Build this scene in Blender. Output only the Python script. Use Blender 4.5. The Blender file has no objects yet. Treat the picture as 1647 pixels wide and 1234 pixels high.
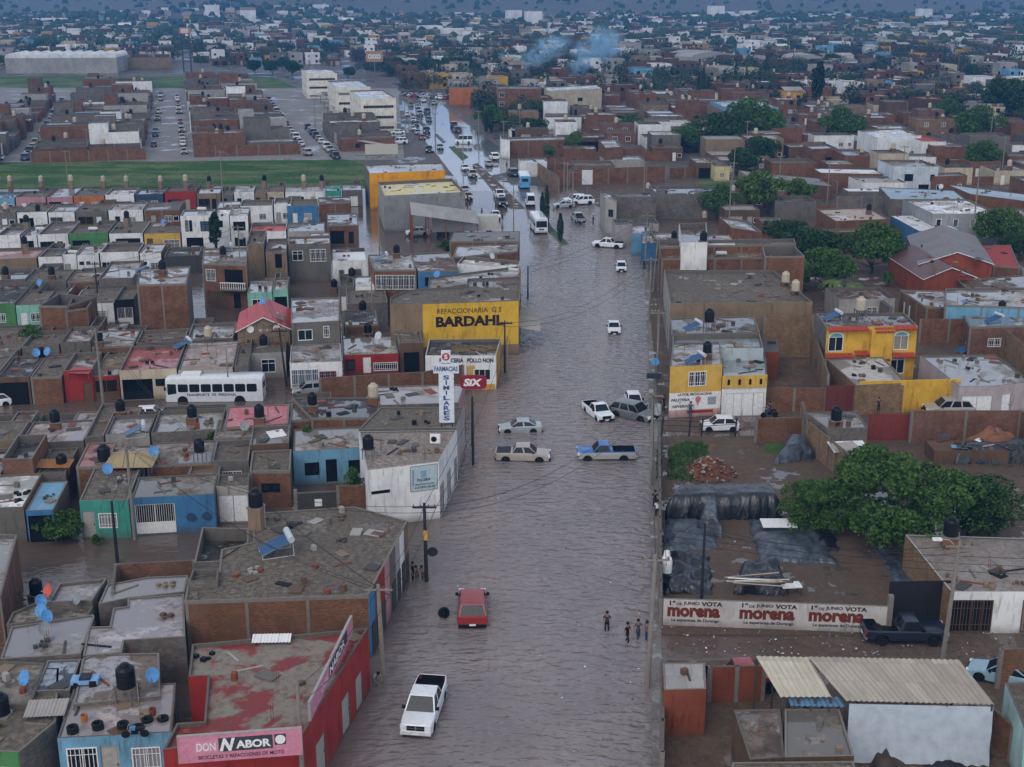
import bpy, bmesh, math, random
from math import sin, cos, tan, atan, atan2, pi, radians, sqrt, hypot
from mathutils import Vector, Matrix, noise
SC = bpy.context.scene
COL = SC.collection
# ---------------------------------------------------------------- camera
F, CX, CY, YH = 2100.0, 823.5, 617.0, -30.0
TH = atan((CY - YH) / F)
HC = 43.6
ct, st = cos(TH), sin(TH)
cd = bpy.data.cameras.new('camera'); cam = bpy.data.objects.new('camera', cd); COL.objects.link(cam)
cam.location = (0, 0, HC); cam.rotation_euler = (pi / 2 - TH, 0, 0)
cd.sensor_width = 36; cd.lens = 36 * F / 1647; cd.clip_start = 1; cd.clip_end = 20000
SC.camera = cam
# ---------------------------------------------------------------- world and sun
SUN_EL, SUN_AZ = radians(45), radians(205)
w = bpy.data.worlds.new('World'); SC.world = w; w.use_nodes = True
nt = w.node_tree; nt.nodes.clear()
def wn(t, **k):
    n = nt.nodes.new(t)
    for a, b in k.items(): setattr(n, a, b)
    return n
sky = wn('ShaderNodeTexSky', sky_type='NISHITA', sun_disc=False)
sky.sun_elevation = SUN_EL; sky.sun_rotation = SUN_AZ; sky.dust_density = 2
tc = wn('ShaderNodeTexCoord'); mp = wn('ShaderNodeMapping'); mp.inputs['Scale'].default_value = (1, 1, 3.2)
nz = wn('ShaderNodeTexNoise'); nz.inputs['Scale'].default_value = 3.4; nz.inputs['Detail'].default_value = 6
cr = wn('ShaderNodeValToRGB')
cr.color_ramp.elements[0].position = .32; cr.color_ramp.elements[0].color = (3.3, 3.4, 3.7, 1)
cr.color_ramp.elements[1].position = .70; cr.color_ramp.elements[1].color = (6.9, 7.1, 7.6, 1)
mx = wn('ShaderNodeMix', data_type='RGBA'); mx.inputs[0].default_value = .80
bg = wn('ShaderNodeBackground'); bg.inputs['Strength'].default_value = .12
wo = wn('ShaderNodeOutputWorld')
L = nt.links.new
L(tc.outputs['Generated'], mp.inputs['Vector']); L(mp.outputs[0], nz.inputs['Vector']); L(nz.outputs['Fac'], cr.inputs[0])
sx = wn('ShaderNodeSeparateXYZ'); L(tc.outputs['Generated'], sx.inputs[0]); hr = wn('ShaderNodeMapRange'); L(sx.outputs[2], hr.inputs[0]); hr.inputs[1].default_value = 0; hr.inputs[2].default_value = .8; hr.inputs[3].default_value = 1.85; hr.inputs[4].default_value = .6
vm = wn('ShaderNodeVectorMath', operation='SCALE'); L(cr.outputs[0], vm.inputs[0]); L(hr.outputs[0], vm.inputs['Scale'])
L(sky.outputs[0], mx.inputs[6]); L(vm.outputs[0], mx.inputs[7]); L(mx.outputs[2], bg.inputs[0]); L(bg.outputs[0], wo.inputs[0])
sd = bpy.data.lights.new('sun', 'SUN'); sd.energy = .9; sd.angle = radians(40); sd.color = (1, .95, .9)
so = bpy.data.objects.new('sun', sd); COL.objects.link(so)
so.rotation_euler = (pi / 2 - SUN_EL, 0, pi - SUN_AZ); so.location = (0, 0, 300)
SC.view_settings.view_transform = 'Standard'; SC.view_settings.look = 'None'
SC.view_settings.exposure = 0.46; SC.view_settings.gamma = 1; SC.view_settings.use_curve_mapping = False
SC.cycles.max_bounces = 5; SC.cycles.volume_bounces = 1
R = random.Random(7)
# ---------------------------------------------------------------- pixel <-> ground
def G(px, py, z=0.0):
    u = (px - CX) / F; v = (CY - py) / F
    d = Vector((u, ct + v * st, -st + v * ct)); t = (z - HC) / d.z
    return Vector((d.x * t, d.y * t, z))
def PX(p):
    x, y, z = p[0], p[1], p[2] - HC
    dz = y * ct - z * st; up = y * st + z * ct
    return (CX + F * x / dz, CY - F * up / dz)
def psi(vx): return atan((vx - CX) * ct / F)
PA, PB, PR, PD = psi(510), psi(1030), psi(740), psi(272)
def axes(ps): return Vector((cos(ps), -sin(ps), 0)), Vector((sin(ps), cos(ps), 0))
# ---------------------------------------------------------------- materials
MATS = {}
def mat(name, build):
    if name in MATS: return MATS[name]
    m = bpy.data.materials.new(name); m.use_nodes = True
    n = m.node_tree; n.nodes.clear()
    N = ND(n); build(N); MATS[name] = m
    return m
class ND:
    def __init__(s, t):
        s.t = t; s.o = t.nodes.new('ShaderNodeOutputMaterial'); s.p = t.nodes.new('ShaderNodeBsdfPrincipled')
        t.links.new(s.p.outputs[0], s.o.inputs[0]); s.g = None; s.p.inputs['Specular IOR Level'].default_value = .22
    def n(s, t, **k):
        x = s.t.nodes.new(t)
        for a, b in k.items(): setattr(x, a, b)
        return x
    def l(s, a, b): s.t.links.new(a, b)
    def set(s, i, v):
        if hasattr(v, 'is_linked') or hasattr(v, 'links'): s.l(v, s.p.inputs[i])
        else: s.p.inputs[i].default_value = (*v, 1) if isinstance(v, tuple) and len(v) == 3 else v
    def pos(s):
        if not s.g: s.g = s.n('ShaderNodeNewGeometry')
        return s.g.outputs['Position']
    def uv(s): return s.n('ShaderNodeUVMap').outputs[0]
    def map(s, v, sc, loc=(0, 0, 0), rot=(0, 0, 0)):
        m = s.n('ShaderNodeMapping'); s.l(v, m.inputs[0]); m.inputs['Scale'].default_value = sc
        m.inputs['Location'].default_value = loc; m.inputs['Rotation'].default_value = rot; return m.outputs[0]
    def noise(s, v, sc, det=4, rough=.6, dist=0):
        m = s.n('ShaderNodeTexNoise'); s.l(v, m.inputs['Vector']); m.inputs['Scale'].default_value = sc
        m.inputs['Detail'].default_value = det; m.inputs['Roughness'].default_value = rough
        m.inputs['Distortion'].default_value = dist; return m.outputs['Fac']
    def rng(s, v, a, b, c=0., d=1.):
        m = s.n('ShaderNodeMapRange'); s.l(v, m.inputs[0])
        for i, q in enumerate((a, b, c, d)): m.inputs[1 + i].default_value = q
        return m.outputs[0]
    def mix(s, f, a, b, mode='MIX'):
        m = s.n('ShaderNodeMix', data_type='RGBA', blend_type=mode)
        for i, q in ((0, f), (6, a), (7, b)):
            if hasattr(q, 'links'): s.l(q, m.inputs[i])
            else: m.inputs[i].default_value = (*q, 1) if isinstance(q, tuple) and len(q) == 3 else q
        return m.outputs[2]
    def mth(s, op, a, b=0.):
        m = s.n('ShaderNodeMath', operation=op)
        for i, q in enumerate((a, b)):
            if hasattr(q, 'links'): s.l(q, m.inputs[i])
            else: m.inputs[i].default_value = q
        return m.outputs[0]
    def bump(s, h, st=.3, dist=.02):
        b = s.n('ShaderNodeBump'); b.inputs['Strength'].default_value = st; b.inputs['Distance'].default_value = dist
        s.l(h, b.inputs['Height']); s.l(b.outputs[0], s.p.inputs['Normal']); return b
    def rnd(s): return s.n('ShaderNodeObjectInfo').outputs['Random']
PAL = dict(white=(.76, .76, .75), cream=(.50, .43, .31), grey=(.145, .132, .113), ltgrey=(.35, .33, .30), tan=(.23, .165, .105),
    yellow=(.62, .39, .08), orange=(.45, .15, .04), red=(.30, .03, .025), pink=(.46, .24, .26), green=(.08, .22, .08),
    teal=(.06, .30, .24), blue=(.06, .19, .37), navy=(.04, .07, .12), brown=(.125, .075, .045), skyblue=(.16, .34, .48),
    black=(.007, .007, .009), beige=(.46, .40, .30), stone=(.20, .172, .135), rust=(.22, .06, .03), ochre=(.52, .30, .06),
    dgrey=(.062, .058, .052), lilac=(.42, .36, .35), mint=(.25, .52, .42))
def col(c): return PAL[c] if isinstance(c, str) else tuple(c)
def key(c): return c if isinstance(c, str) else '%.2f_%.2f_%.2f' % tuple(c)
def plaster(c):
    def b(N):
        k = col(c); p = N.pos()
        a = N.noise(p, .55, 5); d = N.noise(N.map(p, (1.6, 1.6, .25)), 1.6, 5, .7); f = N.noise(p, 9, 3)
        base = N.mix(N.rng(a, .42, .68), k, tuple(x * .74 for x in k))
        base = N.mix(N.rng(d, .54, .70, 0, .8), base, tuple(x * q for x, q in zip(k, (.36, .32, .26))))
        base = N.mix(N.rng(f, .3, .8, 0, .25), base, tuple(x * .6 for x in k))
        z = N.n('ShaderNodeSeparateXYZ'); N.l(p, z.inputs[0])
        tide = N.mth('MULTIPLY', N.rng(z.outputs[2], .75, .1), N.rng(a, .3, .55, .5, 1))
        base = N.mix(N.mth('MULTIPLY', tide, .55), base, (.085, .062, .045))
        N.set('Base Color', base); N.set('Roughness', .82); N.bump(f, .25, .02)
    return mat('plaster_' + key(c), b)
def brick(c=(.175, .070, .024)):
    def b(N):
        k = col(c); v = N.uv(); t = N.n('ShaderNodeTexBrick'); N.l(v, t.inputs['Vector'])
        t.inputs['Scale'].default_value = 1; t.inputs['Brick Width'].default_value = .30; t.inputs['Row Height'].default_value = .125
        t.inputs['Mortar Size'].default_value = .014; t.inputs['Mortar Smooth'].default_value = .1; t.inputs['Bias'].default_value = -.1
        t.inputs['Color1'].default_value = (k[0] * 1.3, k[1] * 1.15, k[2] * 1.05, 1)
        t.inputs['Color2'].default_value = (k[0] * .62, k[1] * .62, k[2] * .68, 1); t.inputs['Mortar'].default_value = (.15, .125, .105, 1)
        p = N.pos(); a = N.noise(p, .7, 5); d = N.noise(N.map(p, (1.2, 1.2, .3)), 1.3, 5, .7)
        base = N.mix(N.rng(a, .45, .62, 0, .65), t.outputs[0], (k[0] * .5, k[1] * .52, k[2] * .55)); base = N.mix(N.rng(N.noise(p, .35, 4), .54, .68, 0, .45), base, (.20, .13, .08))
        base = N.mix(N.rng(d, .52, .8, 0, .6), base, (.05, .032, .022))
        N.set('Base Color', base); N.set('Roughness', .85); N.bump(t.outputs['Fac'], .4, -.012)
    return mat('brick_' + key(c), b)
def roofm(c, wet=.5):
    def b(N):
        k = col(c); p = N.pos(); loc = (R.random() * 50, R.random() * 50, 0); q = N.map(p, (1, 1, 1), loc)
        a = N.noise(q, .33, 6, .62); d = N.noise(q, 1.5, 6, .7); f = N.noise(q, 7, 4, .7); s = N.noise(N.map(q, (1, 1, 1), rot=(0, 0, .5)), .16, 3)
        base = N.mix(N.rng(a, .40, .60), tuple(x * 1.2 for x in k), tuple(x * q for x, q in zip(k, (.5, .44, .38))))
        base = N.mix(N.rng(d, .49, .60, 0, .85), base, tuple(x * .28 + .005 for x in k)); base = N.mix(N.rng(N.noise(q, .8, 5, .7), .56, .62, 0, .7), base, (.30, .285, .26))
        base = N.mix(N.rng(f, .5, .75, 0, .5), base, tuple(x * .45 for x in k))
        w2 = N.mth('ADD', s, N.mth('MULTIPLY', d, .25))
        pud = N.rng(w2, .68 - wet * .12, .70 - wet * .12)
        base = N.mix(pud, base, tuple(x * .5 + .03 for x in k))
        N.set('Base Color', base); N.set('Roughness', N.mix(pud, (.62, .62, .62), (.06, .06, .06))); N.l(N.rng(pud, 0, 1, .2, .55), N.p.inputs['Specular IOR Level'])
        bp = N.bump(N.mth('ADD', f, N.mth('MULTIPLY', d, 2)), .6, .03)
        N.l(N.mth('MULTIPLY', N.mth('SUBTRACT', 1, pud), .6), bp.inputs['Strength'])
    return mat('roof_%s_%.1f' % (key(c), wet), b)
def stone_roof(c=(.165, .137, .105)):
    def b(N):
        k = col(c); p = N.pos()
        v = N.n('ShaderNodeTexVoronoi'); v.inputs['Scale'].default_value = 1.9; v.inputs['Randomness'].default_value = 1
        N.l(N.map(p, (1, 1.5, 1)), v.inputs['Vector'])
        a = N.noise(p, .2, 4); d = N.noise(p, 2.6, 6, .75); f = N.noise(p, 9, 3); s = N.noise(p, .11, 2)
        base = N.mix(N.rng(d, .42, .62), tuple(x * .45 for x in k), tuple(x * 1.5 for x in k))
        base = N.mix(N.mth('MULTIPLY', v.outputs['Color'], .5), base, tuple(x * .6 for x in k))
        base = N.mix(N.rng(a, .4, .65, 0, .6), base, tuple(x * .65 for x in k))
        base = N.mix(N.rng(f, .5, .7, 0, .5), base, tuple(x * .35 for x in k))
        pud = N.rng(N.mth('ADD', s, N.mth('MULTIPLY', d, .3)), .80, .815)
        N.set('Base Color', base); N.set('Roughness', N.mix(pud, (.8, .8, .8), (.08, .08, .08))); 
        bp = N.bump(d, .7, .05); N.l(N.mth('MULTIPLY', N.mth('SUBTRACT', 1, pud), .7), bp.inputs['Strength'])
    return mat('stone_roof_' + key(c), b)
def patch_roof(c1, c2, sc=.22):
    def b(N):
        p = N.pos(); a = N.noise(p, sc, 6, .6, .4); d = N.noise(p, 2.2, 6, .75); f = N.noise(p, 8, 3)
        base = N.mix(N.rng(a, .47, .51), col(c1), col(c2))
        base = N.mix(N.rng(d, .48, .66, 0, .75), base, tuple(x * .35 for x in col(c1)))
        base = N.mix(N.rng(f, .5, .8, 0, .5), base, (.10, .085, .07))
        N.set('Base Color', base); N.set('Roughness', N.mix(N.rng(a, .56, .6), (.6, .6, .6), (.1, .1, .1))); N.bump(d, .3, .02)
    return mat('patch_%s_%s' % (key(c1), key(c2)), b)
def paint(c, rough=.28, metal=0.):
    def b(N):
        k = col(c); a = N.noise(N.pos(), 2.5, 5)
        N.set('Base Color', N.mix(N.rng(a, .45, .75, 0, .35), k, tuple(x * .55 + .02 for x in k)))
        N.set('Roughness', rough); N.set('Metallic', metal); N.p.inputs['Specular IOR Level'].default_value = .5; N.p.inputs['Coat Weight'].default_value = .15; N.p.inputs['Coat Roughness'].default_value = .12
    return mat('paint_%s_%.1f_%.1f' % (key(c), rough, metal), b)
def plain(c, rough=.6, metal=0., nm=None):
    def b(N):
        k = col(c); p = N.pos(); a = N.noise(p, 4, 5, .7)
        N.set('Base Color', N.mix(N.rng(a, .4, .75, 0, .6), k, tuple(x * .5 for x in k))); N.set('Roughness', rough); N.set('Metallic', metal)
    return mat('%s_%s_%.1f_%.1f' % (nm or 'plain', key(c), rough, metal), b)
def sheet(c, ax=0, sc=1.1, mode='metal'):
    def b(N):
        k = col(c); p = N.pos(); a = N.noise(p, .5, 4); d = N.noise(N.map(p, (3, .6, .6)), 1.5, 5, .7)
        pn = N.n('ShaderNodeTexBrick'); N.l(N.uv(), pn.inputs['Vector']); pn.inputs['Scale'].default_value = 1; pn.inputs['Brick Width'].default_value = sc
        pn.inputs['Row Height'].default_value = 3.1; pn.inputs['Mortar Size'].default_value = .012; pn.inputs['Mortar'].default_value = (.3, .3, .3, 1)
        pn.inputs['Color1'].default_value = (1, 1, 1, 1); pn.inputs['Color2'].default_value = (.72, .72, .72, 1)
        base = N.mix(1., k, pn.outputs[0], 'MULTIPLY')
        base = N.mix(N.rng(a, .4, .75, 0, .5), base, tuple(x * .6 for x in k))
        base = N.mix(N.rng(d, .5, .8, 0, .5), base, (k[0] * .55, k[1] * .42, k[2] * .34))
        N.set('Base Color', base); N.set('Roughness', .42); N.set('Metallic', .0)
    return mat('sheet_' + key(c) + '%.1f' % sc, b)
GLASS = plain((.012, .016, .022), .08, nm='dark_glass'); GLASS.node_tree.nodes['Principled BSDF'].inputs['Specular IOR Level'].default_value = .3
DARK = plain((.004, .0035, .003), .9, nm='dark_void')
def emis(c, s):
    def b(N):
        N.set('Base Color', (.02, .02, .02)); N.p.inputs['Emission Color'].default_value = (*c, 1); N.p.inputs['Emission Strength'].default_value = s
    return mat('lamp_%.1f' % s + key(c), b)
# ---------------------------------------------------------------- mesh building
class MB:
    def __init__(s): s.v = []; s.f = []; s.m = []; s.u = []; s.ms = []
    def mi(s, m):
        if m not in s.ms: s.ms.append(m)
        return s.ms.index(m)
    def face(s, pts, m, uv=None):
        i = len(s.v); s.v += [tuple(p) for p in pts]; s.f.append(tuple(range(i, i + len(pts)))); s.m.append(s.mi(m))
        s.u.append(uv or [(p[0], p[1]) for p in pts])
    def wallq(s, a, b, z0, z1, m, u0=0.):
        L_ = hypot(b[0] - a[0], b[1] - a[1])
        s.face([(a[0], a[1], z0), (b[0], b[1], z0), (b[0], b[1], z1), (a[0], a[1], z1)], m, [(u0, z0), (u0 + L_, z0), (u0 + L_, z1), (u0, z1)])
    def box(s, x0, y0, z0, x1, y1, z1, m, M=None, top=None):
        c = [Vector(p) for p in ((x0, y0, z0), (x1, y0, z0), (x1, y1, z0), (x0, y1, z0), (x0, y0, z1), (x1, y0, z1), (x1, y1, z1), (x0, y1, z1))]
        if M: c = [M @ p for p in c]
        dx, dy, dz = x1 - x0, y1 - y0, z1 - z0
        for q, uu in (((0, 1, 5, 4), (dx, dz)), ((1, 2, 6, 5), (dy, dz)), ((2, 3, 7, 6), (dx, dz)), ((3, 0, 4, 7), (dy, dz)), ((4, 5, 6, 7), (dx, dy)), ((3, 2, 1, 0), (dx, dy))):
            s.face([c[i] for i in q], (top or m) if q[0] == 4 and q[1] == 5 else m, [(0, z0), (uu[0], z0), (uu[0], z0 + uu[1]), (0, z0 + uu[1])])
    def tube(s, pts, r, m, n=6, caps=True):
        pts = [Vector(p) for p in pts]; rs = r if isinstance(r, (list, tuple)) else [r] * len(pts); rings = []
        for i, p in enumerate(pts):
            d = (pts[min(i + 1, len(pts) - 1)] - pts[max(i - 1, 0)]).normalized()
            a = d.cross(Vector((0, 0, 1)) if abs(d.z) < .9 else Vector((1, 0, 0))).normalized(); b = d.cross(a)
            rings.append([p + (a * cos(2 * pi * k / n) + b * sin(2 * pi * k / n)) * rs[i] for k in range(n)])
        for i in range(len(rings) - 1):
            for k in range(n):
                q = (k + 1) % n; s.face([rings[i][q], rings[i][k], rings[i + 1][k], rings[i + 1][q]], m)
        if caps: s.face(rings[0], m); s.face(rings[-1][::-1], m)
    def lathe(s, prof, m, n=12, c=(0, 0, 0), M=None):
        ring = [[Vector((c[0] + r * cos(2 * pi * k / n), c[1] + r * sin(2 * pi * k / n), c[2] + z)) for k in range(n)] for r, z in prof]
        if M: ring = [[M @ p for p in q] for q in ring]
        for i in range(len(ring) - 1):
            for k in range(n):
                q = (k + 1) % n; s.face([ring[i][k], ring[i][q], ring[i + 1][q], ring[i + 1][k]], m)
        if prof[-1][0] > .01: s.face(ring[-1], m)
    def mesh(s, name, smooth=False, weld=False):
        me = bpy.data.meshes.new(name); me.from_pydata(s.v, [], s.f)
        for m in s.ms: me.materials.append(m)
        me.polygons.foreach_set('material_index', s.m)
        uvl = me.uv_layers.new(name='UVMap'); uvl.data.foreach_set('uv', [c for f in s.u for p in f for c in p])
        if weld or smooth:
            bm = bmesh.new(); bm.from_mesh(me); bmesh.ops.remove_doubles(bm, verts=bm.verts, dist=.0015)
            bmesh.ops.recalc_face_normals(bm, faces=bm.faces); bm.to_mesh(me); bm.free()
        if smooth: me.shade_smooth()
        me.validate(); return me
    def build(s, name, parent=None, smooth=False, M=None, weld=False):
        o = bpy.data.objects.new(name, s.mesh(name, smooth, weld)); COL.objects.link(o)
        if parent: o.parent = parent
        if M: o.matrix_local = M
        return o
def tag(o, label=None, cat=None, group=None, kind=None):
    if label: o['label'] = label
    if cat: o['category'] = cat
    if group: o['group'] = group
    if kind: o['kind'] = kind
    return o
def empty(name, loc=(0, 0, 0), rz=0., label=None, cat=None, group=None, rot=None):
    o = bpy.data.objects.new(name, None); COL.objects.link(o); o.location = loc; o.rotation_euler = rot or (0, 0, rz)
    o.empty_display_size = .5
    return tag(o, label, cat, group)
def inst(name, me, parent, M=None):
    o = bpy.data.objects.new(name, me); COL.objects.link(o); o.parent = parent
    if M: o.matrix_local = M
    return o
KIDS = {}
def copy_tree(o, parent=None):
    c = o.copy(); COL.objects.link(c); c.parent = parent
    for ch in KIDS.get(o.name) or o.children: copy_tree(ch, c)
    return c
def place(proto, loc, rz=0., label=None, group=None, first=[set()], scale=None):
    if proto.name in first[0]: o = copy_tree(proto)
    else: first[0].add(proto.name); o = proto; KIDS[o.name] = list(o.children); [KIDS.setdefault(c.name, list(c.children)) for c in o.children]
    o.location = loc; o.rotation_euler = (0, 0, rz)
    if scale: o.scale = scale if isinstance(scale, tuple) else (scale,) * 3
    if label: o['label'] = label
    if group: o['group'] = group
    return o
def paintover(o, i, m):
    s = o.material_slots[i]; s.link = 'OBJECT'; s.material = m
# text converted to a mesh, fitted to w x h; local frame: x right, z up, facing -y
TXT = {}
def text_mesh(t, w, h, m, bold=.0, shear=0., tw=True):
    k = (t, round(w, 2), round(h, 2), m.name)
    if k in TXT: return TXT[k]
    cu = bpy.data.curves.new('lettering', 'FONT'); cu.body = t; cu.offset = bold; cu.shear = shear; cu.extrude = .0; cu.resolution_u = 3
    o = bpy.data.objects.new('lettering', cu); COL.objects.link(o)
    dg = bpy.context.evaluated_depsgraph_get(); me = bpy.data.meshes.new_from_object(o.evaluated_get(dg))
    bpy.data.objects.remove(o); bpy.data.curves.remove(cu)
    xs = [v.co.x for v in me.vertices]; ys = [v.co.y for v in me.vertices]
    x0, x1, y0, y1 = min(xs), max(xs), min(ys), max(ys)
    for v in me.vertices: v.co = ((v.co.x - x0) / (x1 - x0) * w, 0, (v.co.y - y0) / (y1 - y0) * h)
    me.materials.clear(); me.materials.append(m); me.name = 'lettering'
    TXT[k] = me; return me
# ================================================================ building kit
HOUSES = []
CONC = plain((.13, .115, .098), .85, nm='concrete'); CONC2 = plain((.195, .175, .15), .85, nm='concrete')
def inside(p, poly):
    c = False; n = len(poly)
    for i in range(n):
        a, b = poly[i], poly[i - 1]
        if (a[1] > p[1]) != (b[1] > p[1]) and p[0] < (b[0] - a[0]) * (p[1] - a[1]) / (b[1] - a[1]) + a[0]: c = not c
    return c
def inset(poly, d):
    n = len(poly); out = []
    for i in range(n):
        p, a, b = Vector(poly[i][:2]), Vector(poly[i - 1][:2]), Vector(poly[(i + 1) % n][:2])
        e1 = (p - a).normalized(); e2 = (b - p).normalized(); n1 = Vector((-e1.y, e1.x)); n2 = Vector((-e2.y, e2.x))
        k = (n1 + n2); k = k / max(.35, k.length_squared) * 2; out.append((p + k * d))
    return out
def area(poly): return sum(poly[i - 1][0] * poly[i][1] - poly[i][0] * poly[i - 1][1] for i in range(len(poly))) / 2
FR = {}
def opening(kind, w, h, c, root, M):
    c = c or 'white'
    k = (kind, round(w, 1), round(h, 1), key(c)); w, h = k[1], k[2]
    if k not in FR:
        fm = plain('white' if c is None else c, .5, nm='frame'); t = .07; D = .13
        a = MB(); b = MB(); nm = ('window_frame', 'pane')
        if kind in 'wbv':
            for x0, x1, z0, z1 in ((0, t, 0, h), (w - t, w, 0, h), (t, w - t, 0, t), (t, w - t, h - t, h)): a.box(x0, -.04, z0, x1, D - .03, z1, fm)
            nx = max(1, round(w / .75))
            for i in range(1, nx): a.box(w * i / nx - .025, .0, t, w * i / nx + .025, D - .04, h - t, fm)
            if kind == 'w' and h > 1.3: a.box(t, .0, h * .66, w - t, D - .05, h * .66 + .05, fm)
            if kind == 'b':
                nb = max(3, int(w / .22))
                for i in range(1, nb): a.box(w * i / nb - .018, -.07, 0, w * i / nb + .018, -.045, h, fm)
                for i in (.25, .75): a.box(0, -.07, h * i, w, -.045, h * i + .035, fm)
            b.face([(0, D, 0), (w, D, 0), (w, D, h), (0, D, h)], GLASS)
        elif kind == 'd':
            nm = ('door', 'door_handle')
            a.box(0, D - .05, 0, w, D, h, fm); a.box(.12, D - .07, .15, w - .12, D - .05, h * .42, fm); a.box(.12, D - .07, h * .5, w - .12, D - .05, h - .15, fm)
            b.box(w - .14, D - .11, h * .45, w - .09, D - .07, h * .51, plain('grey', .3, 1.))
        elif kind == 'g':
            nm = ('garage_door', 'door_seam')
            a.box(0, D - .05, 0, w, D, h, fm)
            n = max(3, int(w / .5))
            for i in range(n): a.box(w * i / n + .03, D - .075, .06, w * (i + 1) / n - .03, D - .05, h - .06, fm)
            b.box(w / 2 - .015, D - .08, 0, w / 2 + .015, D - .076, h, DARK)
        elif kind == 'r':
            nm = ('gate', 'gate_bars'); gm = plain('white' if c is None else c, .5)
            a.box(0, D - .05, 0, w, D, h * .38, gm); a.box(0, D - .06, h - .08, w, D, h, gm); a.box(0, D - .06, 0, .07, D, h, gm); a.box(w - .07, D - .06, 0, w, D, h, gm); a.box(w / 2 - .04, D - .06, .38 * h, w / 2 + .04, D, h, gm)
            n = int(w / .17)
            for i in range(1, n): b.box(w * i / n - .015, D - .04, h * .38, w * i / n + .015, D - .01, h, gm)
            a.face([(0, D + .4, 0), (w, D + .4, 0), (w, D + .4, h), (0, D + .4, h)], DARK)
        else:
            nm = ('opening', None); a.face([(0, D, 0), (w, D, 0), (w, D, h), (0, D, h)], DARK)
        FR[k] = (a.mesh(nm[0]), b.mesh(nm[1]) if nm[1] else None, nm)
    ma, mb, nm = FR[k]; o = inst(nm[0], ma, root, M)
    if mb:
        q = inst(nm[1], mb, o)
        if nm[1] == 'pane' and R.random() < .35: paintover(q, 0, plain(R.choice([(.20, .20, .20), (.28, .25, .20), (.08, .12, .16), (.05, .05, .06), (.30, .30, .31)]), .35, nm='curtained_glass'))
    return o
def edge_frame(a, b):
    d = Vector((b[0] - a[0], b[1] - a[1], 0)).normalized()
    return Matrix(((d.x, -d.y, 0, a[0]), (d.y, d.x, 0, a[1]), (0, 0, 1, 0), (0, 0, 0, 1)))
COLM = {}
def column(root, M, h, z0, wd=.22, nm='concrete_column'):
    k = (round(h - z0, 1), wd)
    if k not in COLM:
        a = MB(); a.box(-wd / 2, -.035, 0, wd / 2, .1, k[0], CONC2); COLM[k] = a.mesh(nm)
    return inst(nm, COLM[k], root, M @ Matrix.Translation((0, 0, z0)))
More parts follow.
